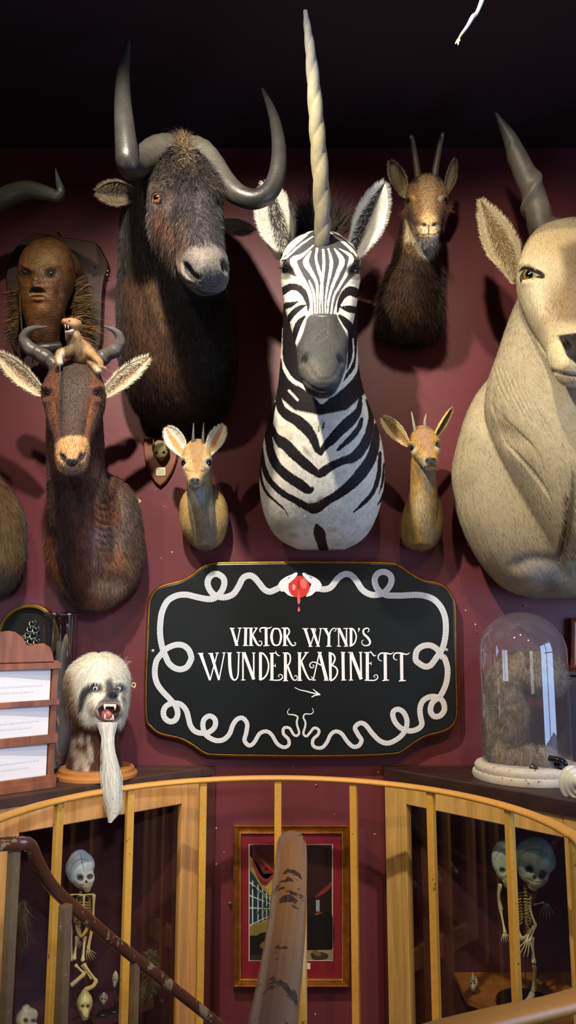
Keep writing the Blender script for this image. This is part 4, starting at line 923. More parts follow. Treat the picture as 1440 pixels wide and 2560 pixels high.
b.poly(H([(600, 1500), (640, 1462), (745, 1478), (860, 1456), (888, 1510), (960, 1640), (985, 1740), (965, 1830), (960, 1900), (930, 2010), (880, 2130), (800, 2210), (700, 2215), (600, 2160), (530, 2060), (510, 1930), (490, 1840), (505, 1760), (560, 1640)]), (74, 73, 73), lab=1, feather=2.5)
b.mottle(60, .10, 8)
b.blob(*H([(640, 1960)])[0], 34, 20, (128, 122, 100), .35, soft=.8, lab=1); b.blob(*H([(700, 2170)])[0], 44, 12, (30, 28, 30), .8, soft=.6, lab=1)
for q in ([(700, 1720), (790, 1660), (795, 1480)], [(640, 1700), (760, 1590)]): b.line(H(q), .9, (150, 148, 138), amt=.4, lab=1, feather=.7, sm=1)
for sx in (-1, 1):
    b.blob(801+sx*84, 676, 20, 15, (36, 30, 32), .9, soft=.35); b.blob(801+sx*86, 694, 17, 6, (44, 36, 36), .8, soft=.5)
    b.blob(806+sx*48, 898, 5, 12, (14, 12, 13), .8, rot=sx*-24, soft=.5)
def zdir(R, N, x, y): return np.stack([(x-800)*.0008, np.full(len(x), -.1), np.full(len(x), -1.)], 1)
f1 = furcoat(b, 26000, .0065, .0011, zdir, lift=.15, jit=.25, cvar=.05, droop=.05)
finish('body', b, m_fine, T, [f1])
for sx, cx in ((-1, 713), (1, 890)): eye(T, b, 801+sx*87, 675, 13, iris=(26, 16, 12), pupil=.9, out=.5, lid=(14, 12, 12), asp=(1.15, .9), look=nrm(A(sx*.8, -.7, .05)))
# eyelashes
for sx in (-1, 1):
    h, n = b.hit(801+sx*85, 668); R = h+n*.006+np.stack([np.linspace(-.014, .014, 30), np.zeros(30), -.004*np.linspace(-1, 1, 30)**2], 1)
    mkhair('eyelash', [tuft(R, np.tile((sx*.9, -.6, .15), (30, 1)), np.full(30, .02), .0011, [lin((20, 16, 16))], jit=.15, droop=.2)], m_fur, T)
EP = [(0, .42), (.12, .62), (.35, .96), (.55, 1.0), (.75, .78), (.9, .42), (1, .06)]
ear(T, (716, 648), (664, 456), 2.44, 2.40, 96, m_fur, EP, (40, 36, 30), (232, 230, 214), (210, 200, 180), face=(-.15, -1, -.05), cup=(.9, .45), fringe=1500, ihair=650, hl=.020, fcol=(236, 234, 220), rimw=.5, irot=-.2)
ear(T, (880, 640), (962, 458), 2.44, 2.40, 88, m_fur, EP, (40, 36, 36), (236, 234, 222), (215, 205, 185), face=(.45, -1, -.05), cup=(.9, .6), fringe=1500, ihair=450, hl=.018, fcol=(240, 238, 228), rimw=.42, irot=.3)
# mane tuft
R = []; D = []
for i in range(2600):
    t = random.uniform(-1, 1); r = random.random(); R.append(P(795+t*56, 592-r*44*(1-t*t), 2.47+.08*random.random())); D.append((t*.75+random.gauss(0, .12), -.15, 1.0))
mkhair('mane', [tuft(R, D, np.full(2600, .115), .0018, [lin((58, 46, 42)), lin((34, 26, 25)), lin((84, 68, 60))], jit=.16, droop=.12)], m_fur, T, label='dark upright mane tuft behind the horn')
# horn with spiral grooves
def spiral(s01, a):
    q = (a/(2*PI)*2+s01*9.0) % 1.0; return 1+.05*math.cos(2*PI*q)-.075*math.exp(-((q-.5)/.08)**2)
hp = [(805, 622, 2.325), (806, 560, 2.27), (803, 470, 2.20), (796, 370, 2.13), (790, 290, 2.08), (783, 200, 2.03), (775, 120, 1.98), (768, 65, 1.95), (763, 26, 1.93)]
hn = horn(T, hp, [18.5, 20, 21, 20.5, 19, 16.5, 12.5, 9, 5], [(120, 116, 98), (150, 142, 116), (172, 158, 122), (192, 180, 146), (204, 196, 170), (212, 208, 194), (228, 226, 216)], mod=spiral, n=36, m=22, name='twisted_horn', label='long pale twisted horn rising from the forehead', mat=MAT('ivory', None, .42, noise=((14, .16), (60, .10)), bump=(120, .25, (3, 3, 1)), sss=.05))
# ================================================================ BLACK WILDEBEEST
T = thing('wildebeest_mount', 'black wildebeest shoulder mount with amber eye and heavy upturned dark horns', 'taxidermy mount', P(440, 1080, WY))
neck = slices([(1084, 420, 500, 2.74, 2.797), (1060, 370, 545, 2.68, 2.798), (1025, 335, 572, 2.60, 2.799), (960, 309, 588, 2.52, 2.799), (880, 296, 591, 2.47, 2.799), (800, 294, 586, 2.43, 2.79), (730, 297, 570, 2.40, 2.77), (650, 302, 548, 2.36, 2.73), (570, 306, 528, 2.33, 2.69), (500, 318, 510, 2.31, 2.65), (440, 350, 500, 2.31, 2.60), (405, 385, 485, 2.34, 2.54)], e=2.1)
FR = (.12, -1, .3)
head = headloft([(445, 400, 2.34, 52, .06, .10), (452, 432, 2.29, 80, .08, .12), (457, 475, 2.24, 93, .085, .13, 2.3), (461, 520, 2.20, 93, .085, .14, 2.4), (468, 565, 2.155, 86, .08, .14, 2.3), (484, 610, 2.11, 72, .075, .12, 2.2), (500, 645, 2.07, 63, .07, .09, 2.2), (514, 675, 2.04, 61, .066, .07, 2.5), (522, 700, 2.02, 50, .05, .05, 2.5)], front=FR, cap=.6)
boss = headloft([(425, 345, 2.36, 10, .02, .02), (440, 360, 2.34, 40, .05, .06), (448, 400, 2.31, 60, .06, .08), (450, 430, 2.29, 70, .06, .08)], front=FR)
b = Body([neck, head, boss], voxel=.0048, smooth=4)
b.dent(392, 500, 16, .016, ry=13); b.dent(392, 474, 22, -.012, ry=8); b.dent(400, 540, 26, .006, ry=20)
b.dent(546, 505, 10, .010, ry=12); b.dent(546, 482, 14, -.010, ry=8)
b.crease([(430, 520), (436, 580), (450, 625)], 14, .008); b.dent(480, 560, 30, -.010, ry=70, rot=8)
b.dent(470, 676, 8, .022, ry=20, rot=-32); b.dent(488, 692, 12, .018, ry=7, rot=30); b.dent(562, 668, 6, .016, ry=16, rot=-20)
b.dent(458, 680, 9, -.010, ry=26, rot=-25); b.dent(515, 655, 34, -.008, ry=24); b.crease([(470, 706), (500, 722), (535, 728), (570, 712)], 3.5, .005)
b.label(1, head, .008); b.subdiv()

b.paint((30, 22, 20))
b.poly([(296, 700), (360, 690), (430, 830), (490, 960), (440, 1050), (330, 1020), (296, 900)], (60, 38, 24), .85, feather=30, lab=0)
b.line([(370, 700), (392, 760), (420, 830)], 24, (112, 82, 50), .45, feather=10, lab=0); b.line([(325, 720), (350, 800), (395, 900), (440, 980)], 40, (84, 54, 32), .7, feather=18, lab=0)
b.poly([(362, 540), (395, 530), (430, 560), (440, 620), (430, 680), (400, 660), (372, 620)], (88, 56, 36), .9, feather=10, lab=1)
b.poly([(366, 450), (420, 440), (440, 480), (420, 530), (370, 530)], (62, 46, 38), .9, feather=10, lab=1)
b.poly([(440, 450), (540, 450), (550, 560), (545, 620), (470, 620), (446, 540)], (46, 40, 42), .95, feather=12, lab=1)
b.line([(500, 470), (508, 560), (522, 615)], 26, (78, 72, 74), .6, feather=10, lab=1); b.line([(455, 560), (462, 620), (452, 680)], 26, (86, 66, 50), .7, feather=9, lab=1)
b.poly([(452, 650), (480, 612), (530, 608), (562, 640), (576, 680), (572, 716), (540, 732), (490, 722), (460, 700)], (98, 94, 90), 1, feather=4, lab=1)
b.poly([(430, 650), (452, 655), (462, 700), (500, 730), (470, 734), (438, 700)], (96, 76, 56), .9, feather=5, lab=1)
b.blob(510, 635, 32, 14, (124, 108, 92), .6, soft=.8, lab=1); b.line([(455, 660), (460, 685), (478, 702), (500, 712)], 8, (140, 130, 116), .8, feather=2.5, lab=1)
b.line([(466, 660), (470, 680), (484, 697), (502, 706)], [12, 12, 11, 5], (10, 9, 10), 1, feather=1.5, lab=1); b.line([(559, 648), (563, 668), (566, 678)], [8, 9, 5], (14, 12, 12), .9, feather=1.5, lab=1)
b.mottle(70, .15, 2)
def wdir(R, N, x, y):
    d = np.stack([np.zeros(len(x)), np.zeros(len(x)), -np.ones(len(x))], 1); h = (y < 640)
    d[:, 0] += np.where((x < 445) & (y > 500), .12, 0); return d
def wl(x, y): return np.where(np.hypot(x-393, y-490) < 46, .35, 1)*np.where((y > 612) & (x > 440) & (y < 740), .12, np.where((y < 470) & (x > 400), 1.5, np.where((x < 445) & (y < 700) & (x > 355), 1.0, .75)))
f1 = furcoat(b, 60000, .026, .0015, wdir, lift=.28, jit=.42, cvar=.5, lenf=wl, droop=.2, mask=np.where((b.lab == 1), 2.5, 1), avoid=[(393, 494, 20), (393, 474, 20), (390, 458, 14)])
finish('body', b, m_fur, T, [f1])
eye(T, b, 393, 498, 15.5, iris=(176, 104, 60), pupil=.5, out=.72, irisr=.95, lid=(26, 18, 14), asp=(1, 1.05), look=nrm(A(-.35, -1, -.1)))
EPW = [(0, .35), (.2, .75), (.45, 1.0), (.7, .85), (.88, .5), (1, .08)]
ear(T, (342, 486), (240, 480), 2.36, 2.33, 62, m_fur, EPW, (30, 26, 22), (84, 78, 62), (34, 27, 24), face=(.1, -1, -.5), cup=(.8, .35), fringe=700, ihair=500, hl=.014, fcol=(140, 122, 92), rimw=.3)
ear(T, (548, 556), (636, 574), 2.33, 2.34, 50, m_fur, EPW, (92, 78, 46), (80, 62, 36), (30, 24, 22), face=(-.1, -.5, -1), cup=(.8, .35), fringe=500, ihair=400, hl=.012, fcol=(70, 54, 36), rimw=.6)
def rough_boss(s01, a): return 1+(.018*math.sin(a*7+s01*40)+.03*math.sin(s01*150+math.sin(a*3)*1.5))*max(0, 1-s01*3.4)
GH = [(128, 126, 114), (96, 92, 84), (40, 37, 36), (58, 56, 54), (76, 74, 70), (84, 82, 78)]
horn(T, [(452, 380, 2.335), (424, 382, 2.305), (396, 388, 2.265), (362, 402, 2.20), (334, 418, 2.12), (320, 406, 2.065), (316, 368, 2.06), (311, 310, 2.07), (307, 250, 2.10), (308, 190, 2.13), (314, 140, 2.15), (321, 104, 2.165)], [34, 44, 46, 38, 32, 30, 28, 25, 21, 16.5, 11, 5], GH, mod=rough_boss, n=32, m=8, label='dark horn with thick cracked base curving up at left')
horn(T, [(478, 375, 2.335), (502, 388, 2.30), (530, 420, 2.27), (562, 458, 2.24), (598, 488, 2.22), (636, 498, 2.215), (668, 484, 2.215), (688, 452, 2.22), (697, 410, 2.225), (697, 360, 2.24), (688, 305, 2.26), (673, 260, 2.27), (656, 222, 2.28)], [34, 38, 36, 30, 26, 25, 24, 23, 21, 18, 14, 9.5, 3.5], GH, mod=rough_boss, n=32, m=8, label='dark horn sweeping out and up at right')
# forelock: pale tan tuft and dark shaggy hair
R, D, R2, D2 = [], [], [], []
for i in range(1500):
    t = random.random(); R.append(surf(b, 456+random.gauss(0, 8)+t*14, 350+t*56, 2.262+.02*t)); D.append((random.gauss(.1, .3), -.6, .7-t*1.5))
for i in range(3600):
    t = random.random(); x = 412+t*132; y = 385+random.random()*62+abs(t-.45)*60; R2.append(surf(b, x, y, 2.245)); D2.append((random.gauss((t-.4)*.8, .4), -.45, -.6+random.gauss(0, .5)))
mkhair('forelock', [tuft(R, D, np.full(1500, .05), .0019, [lin((138, 112, 82)), lin((96, 76, 56)), lin((170, 144, 108))], jit=.2, droop=.5), tuft(R2, D2, np.full(3600, .05), .0016, [lin((44, 36, 34)), lin((70, 56, 46)), lin((30, 25, 24))], jit=.3, droop=.5)], m_fur, T, label='shaggy dark hair with a pale tan tuft between the horns')

# ================================================================ CHAMOIS
T = thing('chamois_mount', 'shaggy brown chamois shoulder mount with two short thin upright horns and pale face', 'taxidermy mount', P(1030, 858, WY))
neck = slices([(862, 1005, 1055, 2.74, 2.797), (846, 975, 1085, 2.66, 2.798), (810, 953, 1100, 2.58, 2.799), (760, 950, 1103, 2.54, 2.799), (710, 962, 1100, 2.52, 2.79), (660, 980, 1095, 2.51, 2.76), (610, 992, 1096, 2.49, 2.72), (560, 1003, 1106, 2.47, 2.68), (510, 1012, 1110, 2.47, 2.64), (475, 1030, 1105, 2.49, 2.60)])
head = headloft([(1068, 455, 2.56, 34, .03, .06), (1067, 472, 2.53, 46, .05, .08), (1066, 498, 2.49, 50, .055, .09, 2.2), (1067, 525, 2.44, 43, .05, .08, 2.1), (1069, 550, 2.39, 33, .04, .06), (1071, 572, 2.345, 28, .035, .045, 2.2), (1072, 590, 2.325, 23, .026, .03, 2.2)], front=(0, -.7, .8), cap=.8)
jaw = headloft([(1060, 540, 2.50, 40, .05, .05), (1064, 575, 2.42, 32, .04, .04), (1070, 597, 2.36, 22, .025, .02)], front=(0, -.7, .8))
b = Body([neck, head, jaw], voxel=.0032, smooth=4)
for x in (1022, 1112): b.dent(x, 503, 8, .008, ry=7); b.dent(x, 491, 10, -.005, ry=4)
b.dent(1060, 561, 5, .006, ry=3, rot=25); b.dent(1085, 561, 5, .006, ry=3, rot=-25); b.crease([(1042, 584), (1058, 588), (1071, 586), (1085, 587), (1098, 580)], 2, .003); b.crease([(1071, 566), (1071, 586)], 1.5, .002)
b.label(1, head, .008); b.subdiv()

b.paint((70, 48, 30)); b.blob(1035, 850, 60, 26, (30, 20, 15), .8, soft=.7); b.poly([(1000, 590), (1090, 600), (1070, 645), (1040, 640), (1010, 620)], (150, 112, 62), .8, feather=8)
b.mottle(40, .35, 3)
b.poly([(1010, 540), (1030, 575), (1060, 605), (1102, 600), (1112, 560), (1112, 520), (1104, 590), (1080, 640), (1055, 640), (1030, 610), (1008, 600)], (196, 178, 140), .9, feather=4)
b.poly([(1045, 600), (1095, 588), (1092, 625), (1070, 645), (1052, 635)], (188, 184, 176), .9, feather=6)
b.poly([(1018, 460), (1115, 455), (1118, 520), (1100, 560), (1090, 590), (1045, 592), (1020, 560), (1014, 510)], (132, 98, 62), 1, feather=3, lab=1)
b.line([(1068, 450), (1070, 500), (1072, 545)], [44, 34, 24], (170, 142, 102), .8, feather=8, lab=1); b.line([(1025, 515), (1030, 545), (1046, 560)], [14, 20, 12], (92, 58, 34), .85, feather=5, lab=1); b.line([(1110, 515), (1104, 540), (1096, 556)], [12, 18, 10], (96, 62, 38), .8, feather=5, lab=1)
b.blob(1031, 495, 8, 8, (200, 150, 84), .7, soft=.6, lab=1); b.blob(1103, 497, 7, 7, (205, 190, 150), .7, soft=.6, lab=1)
b.blob(1072, 545, 18, 14, (216, 180, 128), .9, soft=.7, lab=1); b.blob(1072, 575, 28, 14, (212, 192, 150), .95, soft=.5)
for sx in (-1, 1): b.blob(1072.5+sx*13, 561, 7.5, 4.5, (40, 36, 36), 1, rot=sx*-22, soft=.4)
b.line([(1072, 563), (1071, 586)], 3, (50, 40, 36), .9, feather=1); b.line([(1042, 584), (1058, 588), (1071, 586), (1085, 587), (1098, 580)], 1.8, (60, 44, 36), .9, feather=1)
def cl(x, y): return np.where((y < 600), .22, np.where(y < 660, .6, 1.25))
f1 = furcoat(b, 46000, .026, .0014, lambda R, N, x, y: np.stack([(x-1030)*.004, x*0-.1, x*0-1.], 1), lift=.5, jit=.8, cvar=.42, lenf=cl, droop=.25)
finish('body', b, m_fur, T, [f1])
for x, lk in ((1022, -.5), (1112, .6)): eye(T, b, x, 503, 10.5, iris=(28, 16, 8), pupil=.6, out=.5, look=nrm(A(lk, -1, -.1)))
hk = [(72, 64, 52), (88, 80, 66), (98, 94, 82), (130, 126, 112)]
def rings(k, d): return lambda s, a: 1+d*math.sin(s*k)*max(0, 1-s*1.3)
horn(T, [(1048, 462, 2.53), (1042, 420, 2.51), (1035, 375, 2.49), (1031, 350, 2.47), (1028, 341, 2.445), (1027, 343, 2.42)], [10, 8.5, 7, 5.5, 4.5, 2.5], hk, mod=rings(90, .03), label=None)
horn(T, [(1084, 462, 2.53), (1089, 420, 2.51), (1097, 375, 2.49), (1104, 345, 2.47), (1106, 336, 2.445), (1105, 340, 2.42)], [10, 8.5, 7.5, 6, 5, 2.5], hk, mod=rings(90, .03))
ear(T, (1014, 492), (976, 402), 2.55, 2.56, 40, m_fur, EP, (168, 152, 108), (96, 70, 44), (74, 52, 34), tipc=(62, 40, 28), face=(-.2, -1, 0), cup=(.9, .5), fringe=500, ihair=500, hl=.012, fcol=(176, 160, 120), rimw=.75)
ear(T, (1112, 484), (1138, 398), 2.55, 2.56, 32, m_fur, EP, (120, 112, 96), (92, 70, 44), (50, 36, 26), tipc=(62, 40, 28), face=(.6, -1, 0), cup=(1.2, .8), fringe=400, ihair=300, hl=.010, fcol=(150, 132, 96), rimw=.7)
for x0, y0, sg, nn_ in ((1016, 528, -1, 24), (1118, 520, 1, 34)):
    R = [P(x0+random.gauss(0, 3), y0+random.gauss(0, 7), 2.47) for i in range(nn_)]; D = [(sg, -.2, random.gauss(-.2, .45)) for i in range(nn_)]
    mkhair('cheek_whiskers', [tuft(R, D, np.full(nn_, .026), .0009, [lin((150, 110, 70)), lin((90, 64, 40))], jit=.3)], m_fur, T)

# ================================================================ TWO STEENBOK
def steenbok(label, body_rows, neck_rows, head_rows, base, cols_, feats):
    T = thing('steenbok_mount', label, 'taxidermy mount', P(*base, WY), group='small tan antelope heads')
    bd = slices(body_rows); nk = slices(neck_rows); hd = headloft(head_rows, front=(0, -.8, .7), cap=.8)
    b = Body([bd, nk, hd], voxel=.0027, smooth=4); feats(b, 0); b.label(1, hd, .006); b.label(2, nk, .006); b.label(1, hd, .004); b.subdiv()

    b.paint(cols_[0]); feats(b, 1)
    f1 = furcoat(b, 26000, .0085, .0008, DOWN, lift=.2, jit=.3, cvar=.14, droop=.1); finish('body', b, m_fur, T, [f1]); feats(b, 2, T); return T
def fL(b, st, T=None):
    if st == 0:
        for x in (460, 521): b.dent(x, 1157, 8, .006, ry=9); b.dent(x, 1146, 9, -.004, ry=4)
        b.crease([(463, 1170), (470, 1178), (479, 1176)], 2.5, .002); b.crease([(517, 1170), (511, 1178), (503, 1178)], 2.5, .002)
        for x in (481, 495): b.dent(x, 1201, 3.2, .005, ry=4)
        b.crease([(474, 1213), (488, 1218), (500, 1215), (514, 1205)], 2, .002)
    if st == 1:
        b.blob(510, 1290, 70, 90, (196, 160, 92), .8, soft=.5, lab=0); b.mottle(50, .14, 4)
        b.poly([(468, 1220), (530, 1215), (540, 1300), (535, 1375), (480, 1365), (475, 1300)], (160, 146, 118), .9, feather=6)  # neck greyed: shade put into the coat colour
        b.blob(505, 1362, 30, 14, (176, 160, 130), .7, soft=.7); b.blob(492, 1240, 18, 20, (212, 206, 196), .8, soft=.8)
        b.poly([(466, 1125), (520, 1120), (528, 1160), (520, 1190), (505, 1215), (475, 1214), (460, 1190), (454, 1150)], (212, 180, 124), 1, feather=3, lab=1)
        b.line([(493, 1118), (492, 1150), (490, 1180)], [36, 24, 10], (176, 136, 96), .85, feather=5, lab=1); b.blob(460, 1157, 11, 12, (236, 224, 190), .9, soft=.5, lab=1); b.blob(521, 1157, 11, 12, (236, 228, 204), .9, soft=.5, lab=1)
        b.line([(463, 1170), (470, 1178), (479, 1176)], 1.8, (110, 96, 66), .8, feather=1, lab=1); b.line([(517, 1170), (511, 1178), (503, 1178)], 1.8, (110, 96, 66), .8, feather=1, lab=1)
        b.blob(487, 1203, 14, 9, (78, 78, 82), 1, soft=.25); 
        for x in (480, 495): b.blob(x, 1201, 3.4, 4, (12, 10, 10), 1, soft=.3)
        b.blob(488, 1215, 14, 3.4, (226, 220, 206), .9, soft=.4); b.line([(474, 1214), (488, 1219), (500, 1216), (515, 1205)], 2, (56, 60, 66), .9, feather=1)
    if st == 2:
        for x, l in ((460, -.45), (521, .45)): eye(T, b, x, 1157, 11, iris=(14, 9, 7), pupil=.9, out=.55, look=nrm(A(l, -1, -.1)), lid=(20, 16, 14), lidw=.14)
        hk2 = [(86, 86, 82), (104, 104, 98), (128, 128, 120)]
        horn(T, [(483, 1118, 2.585), (483, 1092, 2.575), (484, 1058, 2.565)], [5, 3.6, 1], hk2, mod=rings(60, .08), n=14); horn(T, [(507, 1117, 2.585), (508, 1090, 2.575), (509, 1057, 2.565)], [5, 3.6, 1], hk2, mod=rings(60, .08), n=14)
        ear(T, (466, 1142), (416, 1068), 2.58, 2.57, 50, m_fur, EPS, (206, 146, 70), (236, 232, 216), (214, 196, 150), face=(-.1, -1, 0), cup=(.7, .4), fringe=500, ihair=260, hl=.008, fcol=(240, 236, 222), rimw=.35, irot=.6)
        ear(T, (519, 1139), (559, 1062), 2.58, 2.57, 44, m_fur, EPS, (200, 140, 66), (232, 226, 196), (214, 196, 150), face=(.1, -1, 0), cup=(.7, .4), fringe=500, ihair=260, hl=.008, fcol=(238, 232, 208), rimw=.35, irot=.2)
EPS = [(0, .3), (.15, .6), (.4, .95), (.6, 1.0), (.8, .82), (.93, .5), (1, .12)]
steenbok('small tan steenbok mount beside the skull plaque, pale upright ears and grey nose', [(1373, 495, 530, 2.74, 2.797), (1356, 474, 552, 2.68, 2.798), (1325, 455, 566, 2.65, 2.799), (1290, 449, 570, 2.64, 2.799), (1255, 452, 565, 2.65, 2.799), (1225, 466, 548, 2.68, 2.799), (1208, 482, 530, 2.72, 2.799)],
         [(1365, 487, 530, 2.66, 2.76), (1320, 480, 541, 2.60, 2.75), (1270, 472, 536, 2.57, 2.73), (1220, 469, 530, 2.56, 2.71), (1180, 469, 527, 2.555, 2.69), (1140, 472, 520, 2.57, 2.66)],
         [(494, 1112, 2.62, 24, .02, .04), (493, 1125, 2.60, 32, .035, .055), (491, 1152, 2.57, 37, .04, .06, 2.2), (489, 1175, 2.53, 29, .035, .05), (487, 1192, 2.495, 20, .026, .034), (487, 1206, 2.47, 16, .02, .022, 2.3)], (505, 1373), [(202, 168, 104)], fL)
def fR(b, st, T=None):
    if st == 0:
        for x, y in ((1031, 1120), (1093, 1113)): b.dent(x, y, 8, .006, ry=9); b.dent(x, y-12, 9, -.004, ry=4)
        b.crease([(1041, 1132), (1048, 1138), (1053, 1136)], 2, .002)
        for x in (1069, 1085): b.dent(x, 1149, 3.2, .005, ry=3.6)
        b.crease([(1051, 1170), (1068, 1167), (1082, 1164), (1089, 1166)], 2, .003)
    if st == 1:
        b.mottle(60, .16, 6); b.blob(1052, 1270, 18, 40, (206, 192, 160), .6, soft=.9); b.blob(1075, 1330, 16, 24, (206, 186, 150), .5, soft=.9); b.blob(1040, 1345, 26, 12, (214, 186, 96), .6, soft=.8)
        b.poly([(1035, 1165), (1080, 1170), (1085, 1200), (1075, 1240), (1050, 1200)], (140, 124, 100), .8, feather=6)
        b.line([(1060, 1085), (1066, 1110), (1074, 1138)], [40, 20, 12], (170, 134, 110), .8, feather=5, lab=1); b.blob(1031, 1121, 12, 13, (232, 220, 180), .9, soft=.5, lab=1); b.blob(1093, 1116, 9, 12, (224, 212, 176), .9, soft=.5, lab=1)
        b.blob(1055, 1140, 12, 12, (214, 186, 124), .8, soft=.8, lab=1); b.blob(1060, 1158, 8, 12, (226, 216, 190), .8, soft=.6, lab=1)
        b.blob(1077, 1152, 15, 9, (66, 62, 58), 1, soft=.25)
        for x, y in ((1068, 1150), (1085, 1148)): b.blob(x, y, 4.2, 4, (14, 11, 11), 1, soft=.3)
        b.blob(1072, 1171, 16, 3, (200, 190, 168), .9, soft=.4); b.line([(1051, 1170), (1068, 1168), (1082, 1165), (1090, 1166)], 2.2, (26, 20, 18), 1, feather=1)
    if st == 2:
        for x, y, l in ((1031, 1119, -.3), (1093, 1112, .8)): eye(T, b, x, y, 9.8, iris=(14, 9, 7), pupil=.9, out=.55, look=nrm(A(l, -1, -.1)), lid=(18, 14, 12), lidw=.14)
        hk2 = [(150, 146, 128), (164, 160, 142), (186, 182, 166)]
        horn(T, [(1039, 1084, 2.585), (1034, 1058, 2.575), (1029, 1030, 2.565)], [4.5, 3.4, 1], hk2, n=14); horn(T, [(1065, 1082, 2.585), (1062, 1056, 2.575), (1065, 1036, 2.565)], [4.5, 3.6, 1.2], hk2, n=14)
        ear(T, (1022, 1114), (955, 1043), 2.58, 2.58, 42, m_fur, EPS, (128, 92, 36), (206, 180, 120), (150, 132, 70), face=(-.1, -1, 0), cup=(.7, .5), fringe=400, ihair=300, hl=.007, fcol=(220, 200, 150), rimw=.5, irot=-.3)
        ear(T, (1083, 1098), (1131, 1019), 2.58, 2.57, 26, m_fur, EPS, (120, 88, 46), (214, 196, 150), (206, 184, 124), face=(1, -.75, 0), cup=(1.0, .9), fringe=300, ihair=100, hl=.007, fcol=(222, 206, 164), rimw=.6, irot=-.5)
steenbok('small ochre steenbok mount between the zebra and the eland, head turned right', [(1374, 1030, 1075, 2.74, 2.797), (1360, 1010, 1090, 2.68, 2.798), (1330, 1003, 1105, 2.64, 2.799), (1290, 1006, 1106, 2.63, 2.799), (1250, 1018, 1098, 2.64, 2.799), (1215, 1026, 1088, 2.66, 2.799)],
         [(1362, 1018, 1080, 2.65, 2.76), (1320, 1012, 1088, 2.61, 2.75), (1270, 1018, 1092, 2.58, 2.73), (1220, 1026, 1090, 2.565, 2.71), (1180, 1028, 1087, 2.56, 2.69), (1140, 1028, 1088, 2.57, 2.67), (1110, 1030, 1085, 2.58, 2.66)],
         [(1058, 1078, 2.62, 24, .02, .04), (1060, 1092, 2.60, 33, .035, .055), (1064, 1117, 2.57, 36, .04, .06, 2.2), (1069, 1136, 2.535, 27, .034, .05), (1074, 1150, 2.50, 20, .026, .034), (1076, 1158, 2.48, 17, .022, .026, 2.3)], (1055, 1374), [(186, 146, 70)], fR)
# ================================================================ HARTEBEEST WITH STOAT
T = thing('hartebeest_mount', 'reddish brown hartebeest shoulder mount with short ringed horns and long pale ears', 'taxidermy mount', P(230, 1525, WY))
shoulder = slices([(1526, 205, 262, 2.70, 2.797), (1505, 175, 292, 2.62, 2.798), (1465, 148, 335, 2.58, 2.799), (1420, 124, 352, 2.56, 2.799), (1370, 116, 358, 2.55, 2.799), (1315, 122, 355, 2.55, 2.799), (1265, 128, 345, 2.56, 2.799), (1225, 135, 328, 2.58, 2.799), (1198, 145, 300, 2.61, 2.799), (1180, 170, 262, 2.66, 2.799)])
nk = slices([(1515, 205, 268, 2.60, 2.74), (1460, 178, 295, 2.50, 2.74), (1390, 155, 292, 2.44, 2.72), (1310, 138, 276, 2.40, 2.70), (1230, 127, 264, 2.385, 2.67), (1150, 123, 258, 2.38, 2.65), (1080, 121, 256, 2.39, 2.63), (1020, 121, 252, 2.41, 2.61), (970, 128, 245, 2.43, 2.58)])
hd = headloft([(186, 905, 2.44, 44, .03, .05), (185, 925, 2.42, 58, .045, .08), (184, 955, 2.395, 70, .06, .11, 2.2), (183, 985, 2.37, 76, .068, .13, 2.3), (182, 1020, 2.34, 67, .06, .13, 2.1), (181, 1060, 2.30, 55, .052, .11), (180, 1095, 2.265, 44, .045, .08), (180, 1130, 2.235, 41, .042, .055, 2.2), (180, 1157, 2.215, 34, .033, .04, 2.3)], front=(0, -1, .4), cap=.7)
b = Body([shoulder, nk, hd], voxel=.0045, smooth=4)
for x, s in ((116, -1), (244, 1)):
    b.dent(x, 985, 12, .009, ry=9); b.dent(x, 968, 17, -.010, ry=7); b.dent(x-s*3, 1003, 14, -.004, ry=6)
b.crease([(136, 1005), (142, 1050), (150, 1090)], 7, .006); b.crease([(228, 1005), (220, 1050), (212, 1090)], 7, .006)
b.dent(158, 1142, 6, .012, ry=10, rot=-30); b.dent(203, 1140, 6, .012, ry=10, rot=30); b.crease([(155, 1172), (180, 1176), (206, 1170)], 2.5, .004)
for i in range(8):
    y = 1235+i*17; b.crease([(232-i*2, y), (256, y+22), (282, y+14), (300, y-12)], 4, .006)
b.crease([(300, 1200), (290, 1260), (292, 1330), (282, 1400)], 12, .012); b.crease([(140, 1330), (136, 1400), (160, 1460)], 10, .010)
b.label(1, hd, .008); b.subdiv()

b.paint((96, 52, 34)); b.mottle(18, .35, 2); b.mottle(55, .25, 4)
b.poly([(265, 1195), (330, 1210), (352, 1300), (360, 1400), (330, 1470), (300, 1420), (310, 1320), (290, 1240)], (112, 88, 68), .8, feather=14)
b.poly([(128, 1170), (190, 1200), (200, 1400), (210, 1500), (150, 1470), (140, 1300)], (48, 28, 24), .85, feather=22); b.poly([(112, 1340), (140, 1350), (150, 1440), (160, 1470), (120, 1440)], (150, 86, 46), .8, feather=8)
b.blob(270, 1470, 40, 26, (206, 172, 134), .9, soft=.6); b.blob(252, 1500, 34, 22, (150, 92, 60), .8, soft=.7); b.blob(285, 1400, 34, 34, (176, 118, 76), .6, soft=.9); b.blob(292, 1340, 40, 30, (140, 122, 116), .6, soft=.9)
for i, (x, y, rx, ry, c) in enumerate([(240, 1190, 12, 34, (152, 116, 96)), (232, 1260, 20, 20, (134, 100, 90)), (236, 1330, 18, 30, (140, 116, 112)), (318, 1270, 22, 44, (120, 104, 92)), (330, 1350, 18, 40, (90, 66, 52)), (262, 1290, 30, 26, (150, 92, 54)), (240, 1400, 22, 40, (126, 96, 88)), (185, 1240, 30, 40, (60, 36, 32)), (200, 1440, 20, 40, (110, 66, 46))]): b.blob(x, y, rx, ry, c, .65, soft=.9)
